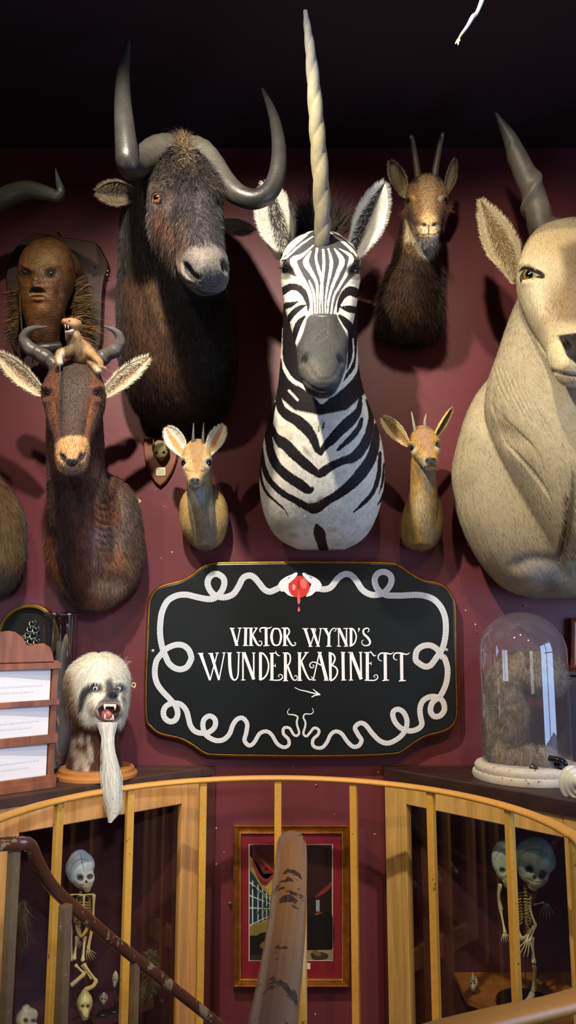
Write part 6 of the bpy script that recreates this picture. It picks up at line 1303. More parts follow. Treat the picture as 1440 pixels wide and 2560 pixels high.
# --- oval gilt frame on the wall
T = thing('oval_frame', 'small round gilt frame with silver ornament on black, behind the glass jar', 'picture frame', P(74, 1670, WY))
oc = P(74, 1590, WY); rx, rz = 78*SZ(oc), 80*SZ(oc)
prof = [(1.0, 0), (1.0, .016), (.97, .024), (.93, .020), (.90, .026), (.86, .018), (.83, .008), (.83, 0)]
V = []; n = 56
for k, (s, h) in enumerate(prof):
    for i in range(n): a = 2*PI*i/n; V.append(oc+A(math.cos(a)*rx*s, -h-.001, math.sin(a)*rz*s))
mk('gilt_rim', G().add(V, [(k*n+i, k*n+(i+1) % n, (k+1)*n+(i+1) % n, (k+1)*n+i) for k in range(len(prof)-1) for i in range(n)]), MAT('dull_gilt', (128, 98, 42), .4, metal=.7, noise=(30, .25)), T)
mk('black_ground', G().prism([oc+A(math.cos(a)*rx*.84, -.002, math.sin(a)*rz*.84) for a in np.linspace(0, 2*PI, n, endpoint=False)], (0, -.004, 0)), MAT('velvet_black', (10, 10, 12), .8), T, smooth=False)
g = G()
for (x, y, r) in ((80, 1558, 10), (74, 1572, 9), (88, 1574, 10), (68, 1586, 9), (82, 1588, 11), (62, 1598, 8), (76, 1602, 11), (90, 1604, 9), (58, 1592, 6)):
    p = P(x, y, WY-.016); s = SZ(p)*r; g.tube([p+A(math.cos(t)*s*(.3+t/9), -.003*math.sin(t*2), math.sin(t)*s*(.3+t/9)) for t in np.linspace(0, 7, 14)], .0028, n=7, m=2)
mk('silver_ornament', g, MAT('silver', (170, 180, 160), .25, metal=.9), T, label='curling silver ornament')
# --- tall glass cylinder jar
jc = A(P(138, 1905, 2.736)[0], 2.736, ZT); jr = 42*SZ(jc+A(0, 0, .25)); jt = P(138, 1533, jc[1])[2]-ZT
T = thing('glass_jar', 'tall clear glass cylinder with flat glass lid behind the white furry head', 'jar', A(jc[0], jc[1], ZT))
m_jar = GLASS('jar_glass', (.84, .88, .92), 2.3, rough=.04); m_dome = GLASS('dome_glass', (.97, .97, 1.0), 1.75, haze=.05)
jb = A(jc[0], jc[1], ZT+.0005)
mk('cylinder', G().lathe([(.001, .004), (jr*.97, .004), (jr, .010), (jr, jt-.012), (jr*1.01, jt-.010)], jb, n=56, close=True), m_jar, T)
mk('lid', G().lathe([(.001, jt-.022), (jr*.88, jt-.022), (jr*.88, jt-.010), (jr*1.05, jt-.009), (jr*1.07, jt-.004), (jr*1.05, jt+.003), (.001, jt+.004)], jb, n=56), m_jar, T)
g = G().tube([jb+A(-.01, 0, .014), jb+A(.012, .01, .12), jb+A(-.006, 0, .25), jb+A(.008, -.004, .36), jb+A(-.004, 0, .43)], [.034, .036, .030, .022, .012], n=20, m=5, c=lin((150, 142, 136))); mk('pale_specimen', g, MAT('specimen_pale', (120, 112, 106), .5, noise=(20, .4)), T, label='greyish specimen inside')

# --- white furred fanged head on a wooden base
hb = PZ(241, 1935, ZT); hb = A(P(241, 1940, 2.605)[0], 2.605, ZT)
T = thing('furred_head', 'white and brown furred head with fanged mouth and long white beard on wooden base', 'stuffed head', hb)
R0 = .133
mk('wooden_base', G().lathe([(.01, .0005), (R0, .0005), (R0*1.0, .010), (R0*.97, .014), (R0*.93, .017), (R0*.92, .026), (R0*.88, .030), (.01, .030)], hb, n=64), MAT('base_pine', (196, 130, 70), .4, wood=(4, .2, (1, 1, 3))), T, angle=35)
nk = slices([(*r_[:3], r_[3]-.04, r_[4]-.04) for r_ in [(1928, 172, 302, 2.55, 2.72), (1905, 172, 300, 2.56, 2.72), (1870, 180, 296, 2.565, 2.70), (1835, 186, 292, 2.57, 2.70), (1800, 188, 292, 2.565, 2.70)]])
hd = slices([(*r_[:3], r_[3]-.04, r_[4]-.04) for r_ in [(1822, 208, 300, 2.55, 2.68), (1800, 190, 310, 2.53, 2.70), (1765, 176, 318, 2.515, 2.715), (1725, 167, 321, 2.51, 2.72), (1690, 168, 321, 2.515, 2.72), (1665, 180, 312, 2.53, 2.71), (1645, 204, 294, 2.56, 2.69), (1634, 228, 272, 2.60, 2.66)]])
mz = headloft([(262, 1752, 2.52, 50, .04, .05), (268, 1762, 2.49, 44, .045, .045), (272, 1766, 2.465, 38, .042, .042)], front=(0, 0, 1))
b = Body([nk, hd, mz], voxel=.003, smooth=4)
b.dent(238, 1720, 13, .010, ry=9); b.dent(296, 1720, 11, .010, ry=9); b.dent(236, 1706, 18, -.006, ry=5); b.dent(298, 1706, 14, -.006, ry=5); b.dent(282, 1738, 10, -.016, ry=9); b.dent(266, 1726, 12, -.006, ry=20)
b.dent(273, 1778, 28, .036, ry=17, vec=(0, 1, 0), dep=2.4); b.dent(272, 1800, 24, -.006, ry=5)
b.subdiv(); b.paint((250, 243, 222)); b.mottle(30, .05, 1)
b.poly([(160, 1780), (200, 1790), (215, 1812), (300, 1815), (310, 1930), (160, 1935)], (92, 50, 26), 1, feather=6); b.line([(172, 1690), (176, 1740), (190, 1800)], [16, 26, 26], (168, 130, 80), .85, feather=10)
for x, y, r in ((188, 1850, 7), (205, 1845, 8), (186, 1876, 8), (200, 1890, 10), (212, 1902, 11), (226, 1870, 8), (222, 1845, 6), (194, 1912, 9), (216, 1918, 10), (228, 1890, 8)): b.blob(x, y, r*.8, r*1.7, (216, 200, 176), .85, soft=.7)
b.line([(232, 1718), (214, 1728), (206, 1750), (202, 1775)], [20, 20, 16, 8], (30, 27, 30), .95, feather=4); b.blob(238, 1720, 20, 13, (40, 36, 44), .95, soft=.4); b.blob(297, 1720, 16, 13, (40, 38, 60), .95, soft=.4)
b.poly([(262, 1700), (276, 1695), (288, 1735), (300, 1760), (246, 1760), (262, 1738)], (84, 80, 78), .95, feather=5); b.blob(308, 1745, 6, 14, (60, 56, 60), .7, soft=.6)
b.blob(282, 1738, 14, 10, (30, 32, 46), 1, soft=.3); b.blob(277, 1740, 3.5, 4, (6, 6, 8), 1); b.blob(290, 1739, 3.5, 4, (6, 6, 8), 1)
b.line([(240, 1772), (248, 1762), (262, 1758), (280, 1757), (298, 1760), (302, 1780), (296, 1796), (272, 1802), (250, 1796), (240, 1782), (240, 1772)], 5, (186, 158, 140), 1, feather=2); b.poly([(243, 1772), (254, 1764), (280, 1760), (298, 1764), (300, 1780), (292, 1795), (270, 1799), (250, 1792)], (74, 38, 36), 1, feather=2)
def fl(x, y): return np.where((x > 235) & (x < 305) & (y > 1730) & (y < 1804), .12, 1)
f1 = furcoat(b, 34000, .015, .0009, lambda R, N, x, y: np.stack([(x-245)*.012, x*0, np.where(y < 1700, (1700-y)*-.002-.4, -1.)], 1), lift=.35, jit=.5, cvar=.10, lenf=fl, droop=.15, avoid=[(239, 1719, 13), (297, 1719, 12)]); finish('body', b, m_fur, T, [f1])
eye(T, b, 239, 1721, 8.5, iris=(206, 206, 190), pupil=.36, out=.6, irisr=1.1, lid=(26, 24, 26), lidw=.3, look=nrm(A(.05, -1, -.05))); eye(T, b, 297, 1721, 8, iris=(206, 210, 200), pupil=.36, out=.6, irisr=1.1, lid=(26, 24, 40), lidw=.3, look=nrm(A(.15, -1, -.05)))
mt_ = MAT('white_tooth', (236, 230, 220), .3); yt = 2.440
for x0, y0, x1, y1, r in ((262, 1761, 262, 1777, 2.6), (288, 1762, 287, 1777, 2.6), (262, 1797, 263, 1784, 2.4), (283, 1799, 282, 1786, 2.4)):
    p = P(x0, y0, yt); mk('fang', G().tube([p, P((x0+x1)/2, (y0+y1)/2, yt-.003), P(x1, y1, yt)], [SZ(p)*r*1.1, SZ(p)*r, SZ(p)*.4], n=10, m=3), mt_, T)
for i in range(6):
    p = P(266+i*3.6, 1760, yt+.001); mk('tooth', G().box((-.0021, -.002, -.008), (.0021, .002, 0), bev=.0008, o=p), mt_, T, smooth=False)
for i in range(4):
    p = P(267+i*3.8, 1800, yt+.003); mk('tooth', G().box((-.002, -.002, 0), (.002, .002, .006), bev=.0008, o=p), mt_, T, smooth=False)
g = G().tube([P(258, 1786, 2.475), P(266, 1788, 2.455), P(276, 1791, 2.445)], [.014, .015, .009], n=16, m=4, asp=1.3); mk('tongue', g, MAT('tongue_pink', (172, 96, 92), .3), T)
# beard: one hanging lock of white hair
pathb = cr(np.array([P(268, 1806, 2.445), P(270, 1840, 2.44), P(272, 1880, 2.43), P(276, 1920, 2.41), P(280, 1960, 2.385), P(282, 1995, 2.372), P(284, 2030, 2.37), P(276, 2056, 2.37)]), 6); wid = np.interp(np.linspace(0, 1, len(pathb)), [0, .08, .15, .3, .5, .7, .85, 1], [22, 17, 13, 15, 22, 22, 15, 4])
Vs, Fs, Cs, Ns = [], [], [], []; kk = 0; NB = 900
for i in range(NB):
    u, v = random.gauss(0, .42), random.gauss(0, .4); s0 = random.choice((0, 0, 0, random.randrange(12))); s1 = len(pathb)-1-int(abs(random.gauss(0, 6))); s1 = max(s1, s0+12); ids = np.arange(s0, s1+1, 2)
    sz = SZ(pathb[20]); ph = random.random()*6
    Q = pathb[ids]+np.stack([(u+.12*np.sin(ids*.35+ph))*wid[ids]*sz, -v*wid[ids]*sz*.5-np.full(len(ids), .004), ids*0], 1); w = .0009*np.interp(ids, [s0, s1], [1, .25]); sd = A(1, .3*random.gauss(0, 1), 0)
    m_ = len(ids); V = np.stack([Q-sd*w[:, None], Q+sd*w[:, None]], 1).reshape(-1, 3); F_ = np.array([(2*j+3, 2*j+1, 2*j) for j in range(m_-1)]+[(2*j+2, 2*j+3, 2*j) for j in range(m_-1)])
    c = lin((236, 234, 222))*random.uniform(.75, 1.05)*np.interp(ids, [0, 42], [1, .92])[:, None]; Vs.append(V); Fs.append(F_+kk); kk += len(V); Cs.append(np.repeat(np.clip(c, 0, 1), 2, 0)); Ns.append(np.tile(nrm(A(u, -1+.2*abs(u), .25)+A(*RNG.normal(0, .25, 3))), (len(V), 1)))
mk('beard', (np.vstack(Vs), np.vstack(Fs), np.vstack(Cs)), m_fur, T, normals=np.vstack(Ns), label='long white hanging beard')
R = [P(random.uniform(215, 318), 1648+abs(random.gauss(0, 14)), 2.54) for i in range(90)]; D = [((project(r)[0]-262)*.015+random.gauss(0, .3), -.2, 1) for r in R]
mkhair('stray_hair', [tuft(R, D, np.full(90, .03), .0006, [lin((228, 220, 196))], jit=.25, droop=.4)], m_fur, T, kind='stuff')

# --- glass dome with the furry limb
dc = A(P(1319, 1930, 2.58)[0], 2.58, ZT); dr = 108*SZ(dc+A(0, 0, .2)); dtop = P(1313, 1530, 2.58)[2]-ZT
T = thing('glass_dome', 'tall glass dome on a round white plaster base over a grey furry clawed limb', 'glass dome', dc)
br_ = 136*SZ(dc)
mk('plaster_base', G().lathe([(.01, .0005), (br_*.98, .0005), (br_, .010), (br_*.985, .020), (br_*.93, .0235), (br_*.945, .028), (br_*.95, .038), (br_*.92, .046), (br_*.84, .050), (.01, .050)], dc, n=80), MAT('speckled_plaster', (206, 196, 180), .7, noise=((9, .12), (60, .10)), chips=(70, .63, (70, 60, 50)), bump=(70, .25)), T, angle=50)
zz2 = [(dr, .05)]+[(dr, .05+(dtop-dr*.95-.05)*k/4) for k in range(1, 5)]+[(dr*math.cos(t), dtop-dr*.95+dr*.95*math.sin(t)) for t in np.linspace(.08, PI/2-.02, 22)]+[(.0005, dtop)]
mk('dome', G().lathe(zz2, dc, n=96, close=True), m_dome, T, label='clear rounded glass dome')
shin = headloft([(1262, 1905, 2.60, 40, .05, .06), (1256, 1870, 2.60, 44, .055, .065), (1262, 1820, 2.60, 54, .06, .07), (1266, 1770, 2.60, 52, .065, .07), (1262, 1720, 2.60, 46, .06, .07), (1276, 1690, 2.60, 46, .06, .07), (1304, 1672, 2.60, 44, .06, .07)], front=(0, -1, 0))
thigh = headloft([(1270, 1700, 2.60, 40, .05, .06), (1305, 1680, 2.59, 52, .06, .07), (1340, 1683, 2.58, 56, .065, .07), (1368, 1692, 2.57, 54, .06, .06), (1390, 1702, 2.57, 40, .045, .05)], front=(0, -1, 0))
foot = headloft([(1250, 1890, 2.57, 34, .04, .05), (1290, 1900, 2.54, 34, .045, .05), (1330, 1893, 2.52, 32, .045, .05), (1370, 1894, 2.51, 26, .04, .04), (1394, 1902, 2.50, 16, .03, .03)], front=(0, -1, .2))
toes = [headloft([(1352, 1892+k*6, 2.53-k*.022, 14, .015, .015), (1378, 1896+k*7, 2.515-k*.022, 13, .014, .014), (1396-k*8, 1908+k*5, 2.505-k*.022, 9, .010, .010)], front=(0, -1, .2)) for k in range(3)]
b = Body([shin, thigh, foot]+toes, voxel=.0038, smooth=14)
b.crease([(1275, 1712), (1296, 1732), (1316, 1760)], 9, .006); b.crease([(1250, 1850), (1272, 1862), (1292, 1852)], 9, .006); b.crease([(1240, 1760), (1262, 1765), (1290, 1758)], 7, .004)

b.subdiv(); b.paint((152, 138, 118)); b.mottle(14, .22, 4); b.mottle(70, .3, 2); b.blob(1300, 1790, 22, 50, (150, 116, 74), .6, soft=.9); b.blob(1345, 1735, 40, 14, (140, 112, 78), .6, soft=.9); b.blob(1240, 1780, 10, 60, (96, 96, 80), .5, soft=.9)
f1 = furcoat(b, 38000, .011, .0012, lambda R, N, x, y: np.stack([x*0+.2, x*0-.2, x*0-1.], 1), lift=.5, jit=.9, cvar=.34, droop=.1)
lim = finish('furry_limb', b, m_fur, T, [f1], label='grey brown furry limb with bent knee and paw')
for k, (x0, y0, x1, y1, x2, y2) in enumerate(((1394, 1900, 1412, 1908, 1418, 1928), (1384, 1908, 1398, 1918, 1404, 1932), (1374, 1896, 1402, 1902, 1410, 1912), (1328, 1916, 1340, 1924, 1352, 1934))):
    Yk = 2.455-.012*k if k < 3 else 2.445
    g = G().tube([P(x0, y0, Yk+.01), P(x1, y1, Yk), P(x2, y2, Yk)], [.010, .0085, .001], n=12, m=5, c=lin((24, 22, 22))); mk('claw', g, MAT('black_claw', (22, 20, 20), .2), lim)
# --- white folded shell object
T = thing('porcelain_shell', 'white glossy folded shell shaped ornament at the right edge beside the dome base', 'ornament', PZ(1450, 2006, ZT))
pc = PZ(1462, 2000, ZT)
for k, (rr_k, a0, a1, th_k) in enumerate(((46, 2.0, 4.6, .012), (34, 1.8, 4.9, .014), (22, 1.6, 5.2, .014), (9, 1.0, 5.6, .014))):
    pts_ = [P(1452+rr_k*math.cos(a_)*1.0, 1958+rr_k*math.sin(a_)*1.02*-1, 2.30-.012*k+.006*math.sin(a_*2)) for a_ in np.linspace(a0, a1, 10)]
    mk('shell_fold', G().tube(pts_, [th_k*.3]+[th_k]*8+[th_k*.4], n=20, m=4, asp=.8), MAT('white_glaze', (232, 230, 214), .25, spec=.6), T)
# --- picture and dark box at the right edge
T = thing('framed_print', 'brown edged picture frame just showing at the right edge above the dark box', 'picture frame', P(1490, 1672, WY))
mk('frame', ringf([(1427, 1545, 1560, 1672, .001), (1427, 1545, 1560, 1672, .03), (1430, 1548, 1557, 1669, .034), (1436, 1554, 1551, 1663, .028), (1437, 1555, 1550, 1662, .012)]), MAT('frame_brown', (112, 52, 36), .4), T, smooth=False)
mk('print', ringf([(1436.5, 1555, 1550.5, 1662, .011), (1490, 1608, 1495, 1612, .011)]), MAT('pale_print', (190, 180, 160), .7), T, smooth=False)
b0 = PZ(1424, 1915, ZT); T = thing('dark_box', 'dark brown box standing against the wall at the right edge', 'box', A(b0[0]+.12, 2.72, ZT))
zb = P(1424, 1680, 2.70)[2]
x0b = P(1424, 1800, 2.64)[0]
mk('box_body', G().box((x0b, 2.645, ZT+.0005), (x0b+.28, 2.79, zb-.01), bev=.004), m_top2, T, smooth=False); mk('box_lid', G().box((x0b-.006, 2.638, zb-.0095), (x0b+.286, 2.797, zb+.008), bev=.003), m_top2, T, smooth=False)
# small brass hook left of the picture
pk = P(575, 2258, WY); mk('wall_hook', G().tube([pk+A(0, -.001, 0), pk+A(0, -.012, 0), pk+A(.002, -.014, .006)], .003, n=10, m=3).sphere(pk+A(0, -.002, 0), A(.006, .002, .006)), MAT('green_brass', (110, 120, 70), .4, metal=.5), None, label='small greenish brass hook on the wall left of the framed picture', cat='hook', loc=pk)

# ================================================================ INSIDE THE CABINETS
m_bone = MAT('bone', None, .42, noise=((50, .14), (8, .10)), bump=(140, .12))
def bonet(name, parent, pts, r, c=(232, 206, 146), kn=1.55):
    pts = [P(*p) for p in pts]; L = len(pts); rad = [r*kn]+[r]*(L-2)+[r*kn] if L > 2 else [r*kn, r*kn]
    if L == 2: pts = [pts[0], pts[0]*.8+pts[1]*.2, pts[0]*.5+pts[1]*.5, pts[0]*.2+pts[1]*.8, pts[1]]; rad = [r*kn, r, r*.85, r, r*kn]
    return mk(name, G().tube(pts, rad, n=10, m=3, c=lin(c), cap=.8), m_bone, parent)
def skull(parent, cx, cy, Y, w, h, tilt=0, yaw=0, c=(226, 230, 228), jaw=True):
    """big domed infant skull: w, h in pixels"""
    co_, si = math.cos(math.radians(tilt)), math.sin(math.radians(tilt))
    def q(x, y): return (cx+x*w*co_-y*h*si*w/h, cy+x*h*si*h/w*0+x*w*si+y*h*co_)
    s = SZ(P(cx, cy, Y)); r = w*s
    cran = headloft([(*q(-.06, -.46), Y+.01, w*.14, r*.14, r*.2), (*q(-.05, -.36), Y, w*.36, r*.34, r*.5), (*q(-.04, -.16), Y, w*.49, r*.46, r*.62), (*q(-.02, .05), Y, w*.47, r*.45, r*.58), (*q(.04, .22), Y, w*.37, r*.40, r*.42)], front=(math.sin(math.radians(yaw)), -1, 0), n=32)
    face = headloft([(*q(.10, .12), Y-r*.10, w*.30, r*.30, r*.2), (*q(.12, .28), Y-r*.12, w*.30, r*.28, r*.2), (*q(.13, .40), Y-r*.12, w*.22, r*.24, r*.18), (*q(.13, .50), Y-r*.10, w*.13, r*.16, r*.1)], front=(math.sin(math.radians(yaw)), -1, 0), n=28)
    b = Body([cran, face], voxel=max(.0016, r*.022), smooth=3)
    for sx in (-1, 1): b.dent(*q(.10+sx*.18, .20), w*.12, r*.13, ry=w*.10, rot=-20*sx, dep=2)
    b.dent(*q(.12, .33), w*.05, r*.07, ry=w*.06)
    b.crease([q(.02, -.44), q(.05, -.2), q(.08, .06)], w*.016, r*.02); b.crease([q(-.46, -.02), q(-.25, -.22), q(.03, -.30), q(.3, -.22)], w*.016, r*.02)
    b.crease([q(-.05, .40), q(.12, .42), q(.28, .38)], w*.014, r*.02)
    b.subdiv(); b.paint(c); b.mottle(50, .12, 3); x, y = q(.1, .42); b.blob(x, y, w*.35, w*.2, (186, 164, 112), .7, soft=.9)
    for sx in (-1, 1): b.blob(*q(.10+sx*.18, .20), w*.11, w*.09, (30, 22, 20), .95, rot=-20*sx, soft=.35)
    b.blob(*q(.12, .33), w*.04, w*.055, (60, 34, 34), .95, soft=.4); b.line([q(.02, -.44), q(.05, -.2), q(.08, .06)], 1.6, (96, 86, 74), .7, feather=1); b.line([q(-.4, -.05), q(-.25, -.22), q(.03, -.30), q(.3, -.22)], 1.6, (96, 86, 74), .7, feather=1)
    return finish('skull', b, m_bone, parent)
def ribs(parent, x0, y0, y1, Y, wt, wb, n, c=(196, 168, 108), lean=0):
    for sx in (-1, 1):
        for i in range(n):
            t = i/(n-1); w = wt+(wb-wt)*t; y = y0+(y1-y0)*t; xx = x0+lean*t; s = SZ(P(x0, y, Y)); dp = .045+.012*math.sin(t*PI)
            pts_ = [(xx+sx*2, y-6, Y+dp), (xx+sx*w*.75, y-4, Y+dp*.7), (xx+sx*w, y+4, Y), (xx+sx*w*.7, y+11, Y-dp*.7), (xx+sx*4, y+9-t*4, Y-dp)]
            mk('rib', G().tube([P(*p) for p in pts_], .0022, n=8, m=4, c=lin(c), cap=.8), m_bone, parent)
def hand(parent, x, y, Y, dx, dy, sc, c=(206, 184, 130), name='hand'):
    g = G(); s = SZ(P(x, y, Y)); L = math.hypot(dx, dy); ux, uy = dx/L, dy/L
    for k in range(5):
        o = (k-2)/2; f = (.75, 1, 1.08, 1, .85)[k]; px, py = -uy*o, ux*o
        pts_ = [P(x+px*sc*.16, y+py*sc*.16, Y), P(x+px*sc*.34+ux*sc*.40*f, y+py*sc*.34+uy*sc*.40*f, Y-.006), P(x+px*sc*.46+ux*sc*.75*f, y+py*sc*.46+uy*sc*.75*f, Y-.004), P(x+px*sc*.50+ux*sc*f, y+py*sc*.50+uy*sc*f, Y+.002)]
        g.tube(pts_, [sc*s*.045, sc*s*.035, sc*s*.04, sc*s*.02], n=7, m=3, c=lin(c))
    g.sphere(P(x, y, Y), A(sc*s*.16, sc*s*.08, sc*s*.14), n=12, m=8, c=lin(c)); return mk(name, g, m_bone, parent)
# left skeleton
T = thing('infant_skeleton', 'small infant skeleton with large bluish domed skull hanging in the left cabinet', 'skeleton', P(205, 2500, 2.56))
skull(T, 204, 2176, 2.57, 72, 96, tilt=-8, yaw=20)
for i in range(16): y = 2222+i*8.4; mk('vertebra', G().sphere(P(202-i*.4, y, 2.60), A(.006, .006, .0048), c=lin((180, 148, 84)), n=10, m=6), m_bone, T)
ribs(T, 208, 2246, 2296, 2.58, 17, 22, 8, (226, 186, 104)); bonet('breastbone', T, [(210, 2240, 2.535), (209, 2262, 2.53), (207, 2285, 2.535)], .003)
bonet('collar_bone', T, [(206, 2238, 2.54), (222, 2236, 2.55), (234, 2236, 2.56)], .0022); bonet('collar_bone', T, [(204, 2238, 2.54), (190, 2236, 2.55), (176, 2238, 2.56)], .0022)
bonet('upper_arm', T, [(235, 2240, 2.56), (232, 2320, 2.55)], .0042); bonet('forearm', T, [(232, 2322, 2.55), (222, 2372, 2.54)], .0028); bonet('forearm', T, [(228, 2322, 2.56), (219, 2370, 2.55)], .0024); hand(T, 220, 2376, 2.54, 14, 26, 26)
bonet('upper_arm', T, [(174, 2242, 2.56), (177, 2330, 2.55)], .0042); bonet('forearm', T, [(178, 2330, 2.55), (180, 2400, 2.54)], .003)
hand(T, 192, 2352, 2.55, 8, 20, 20)
g = G().tube([P(*p) for p in ((192, 2312, 2.57), (196, 2326, 2.55), (204, 2340, 2.545), (214, 2328, 2.55), (219, 2312, 2.57))], [.006, .010, .008, .010, .006], n=12, m=4, c=lin((196, 160, 84)), asp=.6); mk('pelvis', g, m_bone, T)
bonet('thigh_bone', T, [(192, 2344, 2.56), (186, 2396, 2.54)], .0046); bonet('thigh_bone', T, [(212, 2344, 2.56), (207, 2400, 2.53)], .0046)
bonet('shin_bone', T, [(190, 2414, 2.54), (211, 2434, 2.53)], .004); bonet('shin_bone', T, [(211, 2412, 2.53), (240, 2452, 2.52)], .0042); bonet('calf_bone', T, [(206, 2414, 2.535), (228, 2446, 2.525)], .003)
bonet('foot', T, [(210, 2436, 2.53), (196, 2448, 2.52), (180, 2462, 2.51)], .0065, kn=1.1); bonet('foot', T, [(240, 2454, 2.52), (232, 2466, 2.515), (214, 2474, 2.51)], .0065, kn=1.1)
sb = PZ(205, 2590, .30)
g = G().tube([A(sb[0], 2.62, .301), P(204, 2400, 2.62), P(202, 2250, 2.615)], .0018, n=8, m=3); mk('support_rod', g, MAT('brass_rod', (130, 110, 60), .35, metal=.8), T)
# shelf and small things on it
A1 = LA0-Ln*.03; T_s = [A1+Ld*.14, A1+Ld*.95, A((A1+Ld*.95)[0], WY-.02, 0), A((A1+Ld*.14)[0], WY-.02, 0)]
mk('shelf', G().prism([A(q[0], q[1], .28) for q in T_s], (0, 0, .02)), m_in, cabL, smooth=False, label='dark red inner shelf')
def smallskull(name, label, cx, cy, Y, w, h, yaw=0, snout=.5, c=(196, 186, 150), group=None, sock=True, zb=None, cat='skull'):
    s = SZ(P(cx, cy, Y)); r = w*s/2; p0 = P(cx, cy, Y)
    zb = p0[2]-h*s/2 if zb is None else zb
    T = thing(name, label, cat, (p0[0], Y, zb), group)
    sy = math.sin(math.radians(yaw)); cran = headloft([(cx-sy*w*.1, cy-h*.42, Y, w*.18, r*.3, r*.4), (cx-sy*w*.08, cy-h*.22, Y, w*.40, r*.7, r*.8), (cx, cy, Y, w*.44, r*.8, r*.8), (cx+sy*w*.1, cy+h*.22, Y, w*.32, r*.7, r*.5), (cx+sy*w*.2, cy+h*.42, Y-r*.2, w*.18, r*.5, r*.3)], front=(sy, -1, 0), n=24)
    sn = headloft([(cx+sy*w*.1, cy+h*.1, Y-r*.5, w*.25, r*.4, r*.3), (cx+sy*w*(.2+snout*.5), cy+h*.28, Y-r*(.7+snout*.3), w*.18, r*.26, r*.24), (cx+sy*w*(.3+snout), cy+h*.38, Y-r*(.8+snout*.4), w*.10, r*.14, r*.14)], front=(0, -.3, 1), n=20)
    b = Body([cran, sn], voxel=max(.0014, r*.03), smooth=3)
    if sock:
        for sx in (-1, 1):
            try: b.dent(cx+sy*w*.15+sx*w*.17, cy+h*.06, w*.09, r*.3, ry=w*.09)
            except ValueError: pass
    b.paint(c); b.mottle(80, .25, 2)
    if sock:
        for sx in (-1, 1): b.blob(cx+sy*w*.15+sx*w*.17, cy+h*.06, w*.09, w*.09, (44, 34, 26), .9, soft=.4)
    # let it stand on the shelf
    finish('skull_bone', b, m_bone, T); return T
SH = .30
def stand_y(cx, hpx, Y): return None
smallskull('animal_skull', 'small pale animal skull at the bottom left corner behind the glass', 68, 2548, 2.42, 60, 64, yaw=35, zb=SH)
smallskull('beaked_skull', 'larger yellowish animal skull directly below the hanging infant skeleton', 212, 2512, 2.50, 44, 78, yaw=10, snout=.3, c=(186, 178, 120))
smallskull('rodent_skull', 'tiny round white skull right of the skull below the skeleton', 259, 2497, 2.60, 24, 30, yaw=0, snout=.1)
smallskull('bird_skull', 'tiny white skull half hidden by the fifth bar in the left cabinet', 288, 2448, 2.62, 18, 44, yaw=-20, snout=.2)
def stand(px, py, Y, name='specimen_stand'):
    p = P(px, py, Y); return G().tube([A(p[0], p[1], SH+.001), A(p[0], p[1], SH+.006)], .02, n=20, cap=0).tube([A(p[0], p[1], SH+.005), A(p[0], p[1], p[2]-.005)], .0025, n=8, cap=0)
for px, py, Y, lab in ((212, 2545, 2.50, 'short stand'), (259, 2510, 2.60, ''), (288, 2468, 2.62, '')):
    par = {212: 'beaked_skull', 259: 'rodent_skull', 288: 'bird_skull'}[px]; mk('stand', stand(px, py, Y), MAT('stand_black', (24, 20, 20), .4), bpy.data.objects[par])
# dark tufted plant like specimen
T = thing('tufted_specimen', 'dark olive tufted plant like specimen right of the small skulls in the left cabinet', 'specimen', A(P(375, 2470, 2.68)[0], 2.68, SH))
R, D = [], []
for i in range(1800):
    a = random.random()*2*PI; t = random.random(); cx, cy, rr = random.choice(((372, 2410, 26), (384, 2440, 24), (368, 2470, 22), (376, 2390, 16), (362, 2500, 14))); d = A(math.cos(a), random.uniform(-1, .3), math.sin(a)); q = P(cx+math.cos(a)*rr*t*.7, cy-math.sin(a)*rr*t*.7, 2.68); R.append(q); D.append(d)
mkhair('foliage', [tuft(R, D, np.full(1800, .022), .0016, [lin((98, 100, 64)), lin((70, 72, 48)), lin((130, 128, 90)), lin((100, 84, 62))], jit=.4)], m_fur, T, kind='stuff', label='olive tufts')
pq = P(372, 2440, 2.68); mk('stem', G().tube([A(pq[0], 2.68, SH+.001), A(pq[0]+.005, 2.68, SH+.1), A(pq[0], 2.68, pq[2]+.05)], [.012, .008, .004], n=10, m=4, c=lin((60, 50, 36))), m_horn, T)
T = thing('dried_fibre_bundle', 'dry brown fibrous bundle hanging behind the glass at far left', 'specimen', A(P(58, 2330, 2.30)[0], 2.38, .6))
R = [P(58+random.gauss(0, 4), 2250+random.random()*90, 2.38+random.gauss(0, .01)) for i in range(700)]; D = [(random.gauss(.1, .25), random.gauss(0, .2), -1) for i in range(700)]
mkhair('fibre', [tuft(R, D, np.full(700, .05), .0012, [lin((92, 72, 48)), lin((60, 46, 32)), lin((124, 104, 74))], jit=.2)], m_fur, T, kind='stuff')
for px, ya in ((403, 2520), (372, 2535)):
    p = P(px, ya, 2.70); mk('glass_tube', G().tube([A(p[0], 2.70, SH+.001), A(p[0], 2.70, p[2]+.02)], .008, n=20, cap=0), m_jar, None, loc=A(p[0], 2.70, SH), cat='glass tube', label='thin upright glass tube on the left cabinet shelf'+(', nearer the pine stile' if px == 403 else ', beside the tufted specimen'), group='glass tubes in the left cabinet')

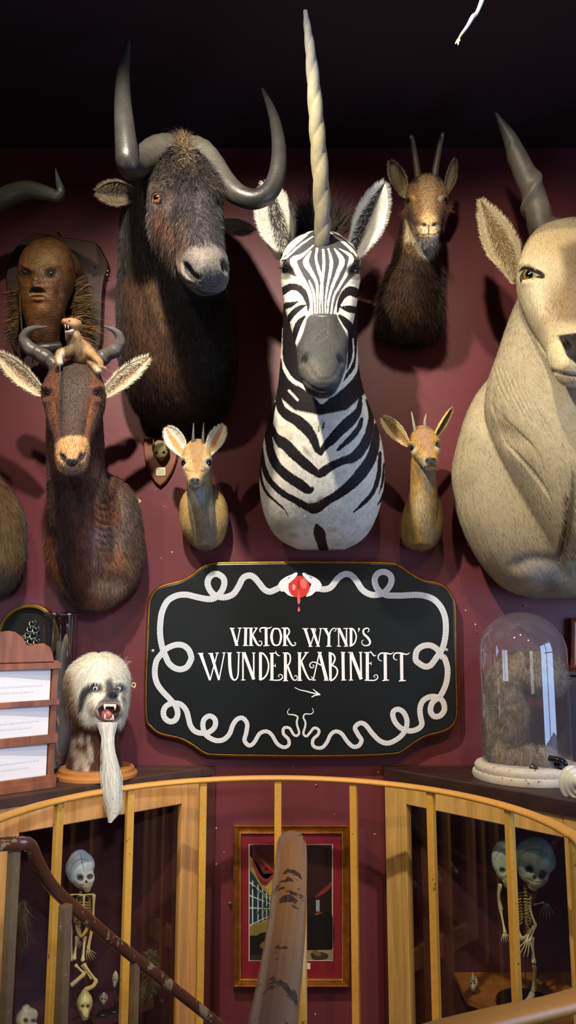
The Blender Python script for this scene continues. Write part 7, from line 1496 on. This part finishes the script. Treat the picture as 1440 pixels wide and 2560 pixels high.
# right cabinet: corner shelf, black round base, two headed skeleton, little bird skull
q0 = P(1166, 2474, 2.66); zs_ = q0[2]
qa, qb, qc = A(q0[0], 2.68, zs_), RA0*A(1, 1, 0)-Rn*.04+Rd*.62+A(0, 0, zs_), A(1.3, WY-.015, zs_)
mk('corner_shelf', G().prism([P(1166, 2474, 2.60)*A(1, 1, 0)+A(0, 0, zs_), PZ(1325, 2552, zs_), PZ(1420, 2560, zs_)+A(.15, 0, 0), A(1.3, WY-.015, zs_), A(P(1166, 2474, 2.60)[0], WY-.015, zs_)], (0, 0, -.018)), MAT('shelf_oak', (150, 92, 38), .45, wood=(5, .2, (1, 6, 1))), cabR, smooth=False, label='yellowish wooden corner shelf')
T = thing('two_headed_skeleton', 'infant skeleton with two large greenish skulls standing on a black disc in the right cabinet', 'skeleton', PZ(1312, 2520, zs_))
db = PZ(1312, 2515, zs_); mk('black_disc_base', G().lathe([(.01, .0005), (.085, .0005), (.088, .008), (.084, .016), (.01, .018)], A(db[0], db[1], zs_), n=56), MAT('black_lacquer', (14, 12, 12), .25), T, angle=40)
YS = db[1]; YS = min(YS, 2.52)
skull(T, 1262, 2156, YS+.02, 62, 110, tilt=6, yaw=-25, c=(176, 196, 176)); skull(T, 1338, 2156, YS, 100, 116, tilt=22, yaw=-25, c=(156, 174, 156))
for i in range(17): y = 2212+i*9; mk('vertebra', G().sphere(P(1312-i*.1+6*math.sin(i/5), y, YS+.035), A(.0065, .006, .005), c=lin((150, 128, 66)), n=10, m=6), m_bone, T)
ribs(T, 1306, 2238, 2300, YS+.01, 22, 18, 9, (196, 176, 116), lean=4)
bc2 = (226, 214, 160)
bonet('upper_arm', T, [(1250, 2214, YS), (1246, 2240, YS-.01), (1252, 2272, YS-.01)], .0046, bc2); bonet('forearm', T, [(1252, 2276, YS-.01), (1262, 2330, YS-.02)], .0036, bc2); hand(T, 1262, 2334, YS-.02, 4, 26, 24, bc2)
bonet('upper_arm', T, [(1322, 2265, YS-.02), (1338, 2312, YS-.02)], .0038, bc2); bonet('forearm', T, [(1338, 2314, YS-.02), (1324, 2352, YS-.04)], .0032, bc2); bonet('forearm', T, [(1332, 2316, YS-.02), (1316, 2350, YS-.035)], .0028, bc2); hand(T, 1320, 2354, YS-.045, -12, 40, 38, (210, 198, 150))
bonet('far_forearm', T, [(1336, 2261, YS+.03), (1358, 2256, YS+.05)], .0022, bc2); hand(T, 1366, 2262, YS+.05, 0, 36, 34, (150, 146, 110))
g = G().tube([P(*p) for p in ((1288, 2318, YS), (1292, 2334, YS-.03), (1302, 2346, YS-.04), (1314, 2344, YS-.03), (1322, 2330, YS), (1318, 2316, YS+.02))], [.010, .013, .009, .009, .011, .006], n=12, m=4, c=lin((204, 188, 132)), asp=.55); mk('pelvis', g, m_bone, T)
bonet('thigh_bone', T, [(1291, 2346, YS-.01), (1293, 2392, YS-.02)], .0052, bc2); bonet('thigh_bone', T, [(1330, 2346, YS), (1334, 2404, YS)], .0052, bc2)
bonet('shin_bone', T, [(1292, 2414, YS-.02), (1299, 2456, YS-.01)], .0046, bc2); bonet('shin_bone', T, [(1335, 2416, YS), (1333, 2476, YS)], .0046, (164, 148, 84)); bonet('calf_bone', T, [(1339, 2420, YS+.01), (1338, 2470, YS+.01)], .003, (150, 134, 76))
bonet('foot', T, [(1300, 2460, YS-.01), (1296, 2470, YS-.03), (1292, 2476, YS-.045)], .0065, (150, 116, 56), kn=1.1); bonet('foot', T, [(1330, 2486, YS), (1322, 2500, YS-.03), (1310, 2512, YS-.05)], .0085, (188, 178, 150), kn=1.1)
pt_ = P(1314, 2340, YS+.035); g = G().tube([A(db[0]+.01, db[1]+.02, zs_+.018), A(pt_[0], pt_[1], pt_[2]), P(1316, 2216, YS+.04)], .002, n=8, m=3); mk('support_rod', g, MAT('brass_rod2', (110, 96, 60), .4, metal=.8), T)
bs = smallskull('small_bird_skull', 'little pointed bird skull on the corner shelf left of the two headed skeleton', 1182, 2457, 2.63, 28, 42, yaw=0, snout=.1, c=(206, 196, 160), zb=zs_)
mk('beak', G().tube([P(1182, 2448, 2.62), P(1182, 2438, 2.62), P(1181, 2430, 2.62)], [.008, .005, .001], c=lin((196, 170, 110)), n=10, m=3), m_bone, bs)
COL.flush()
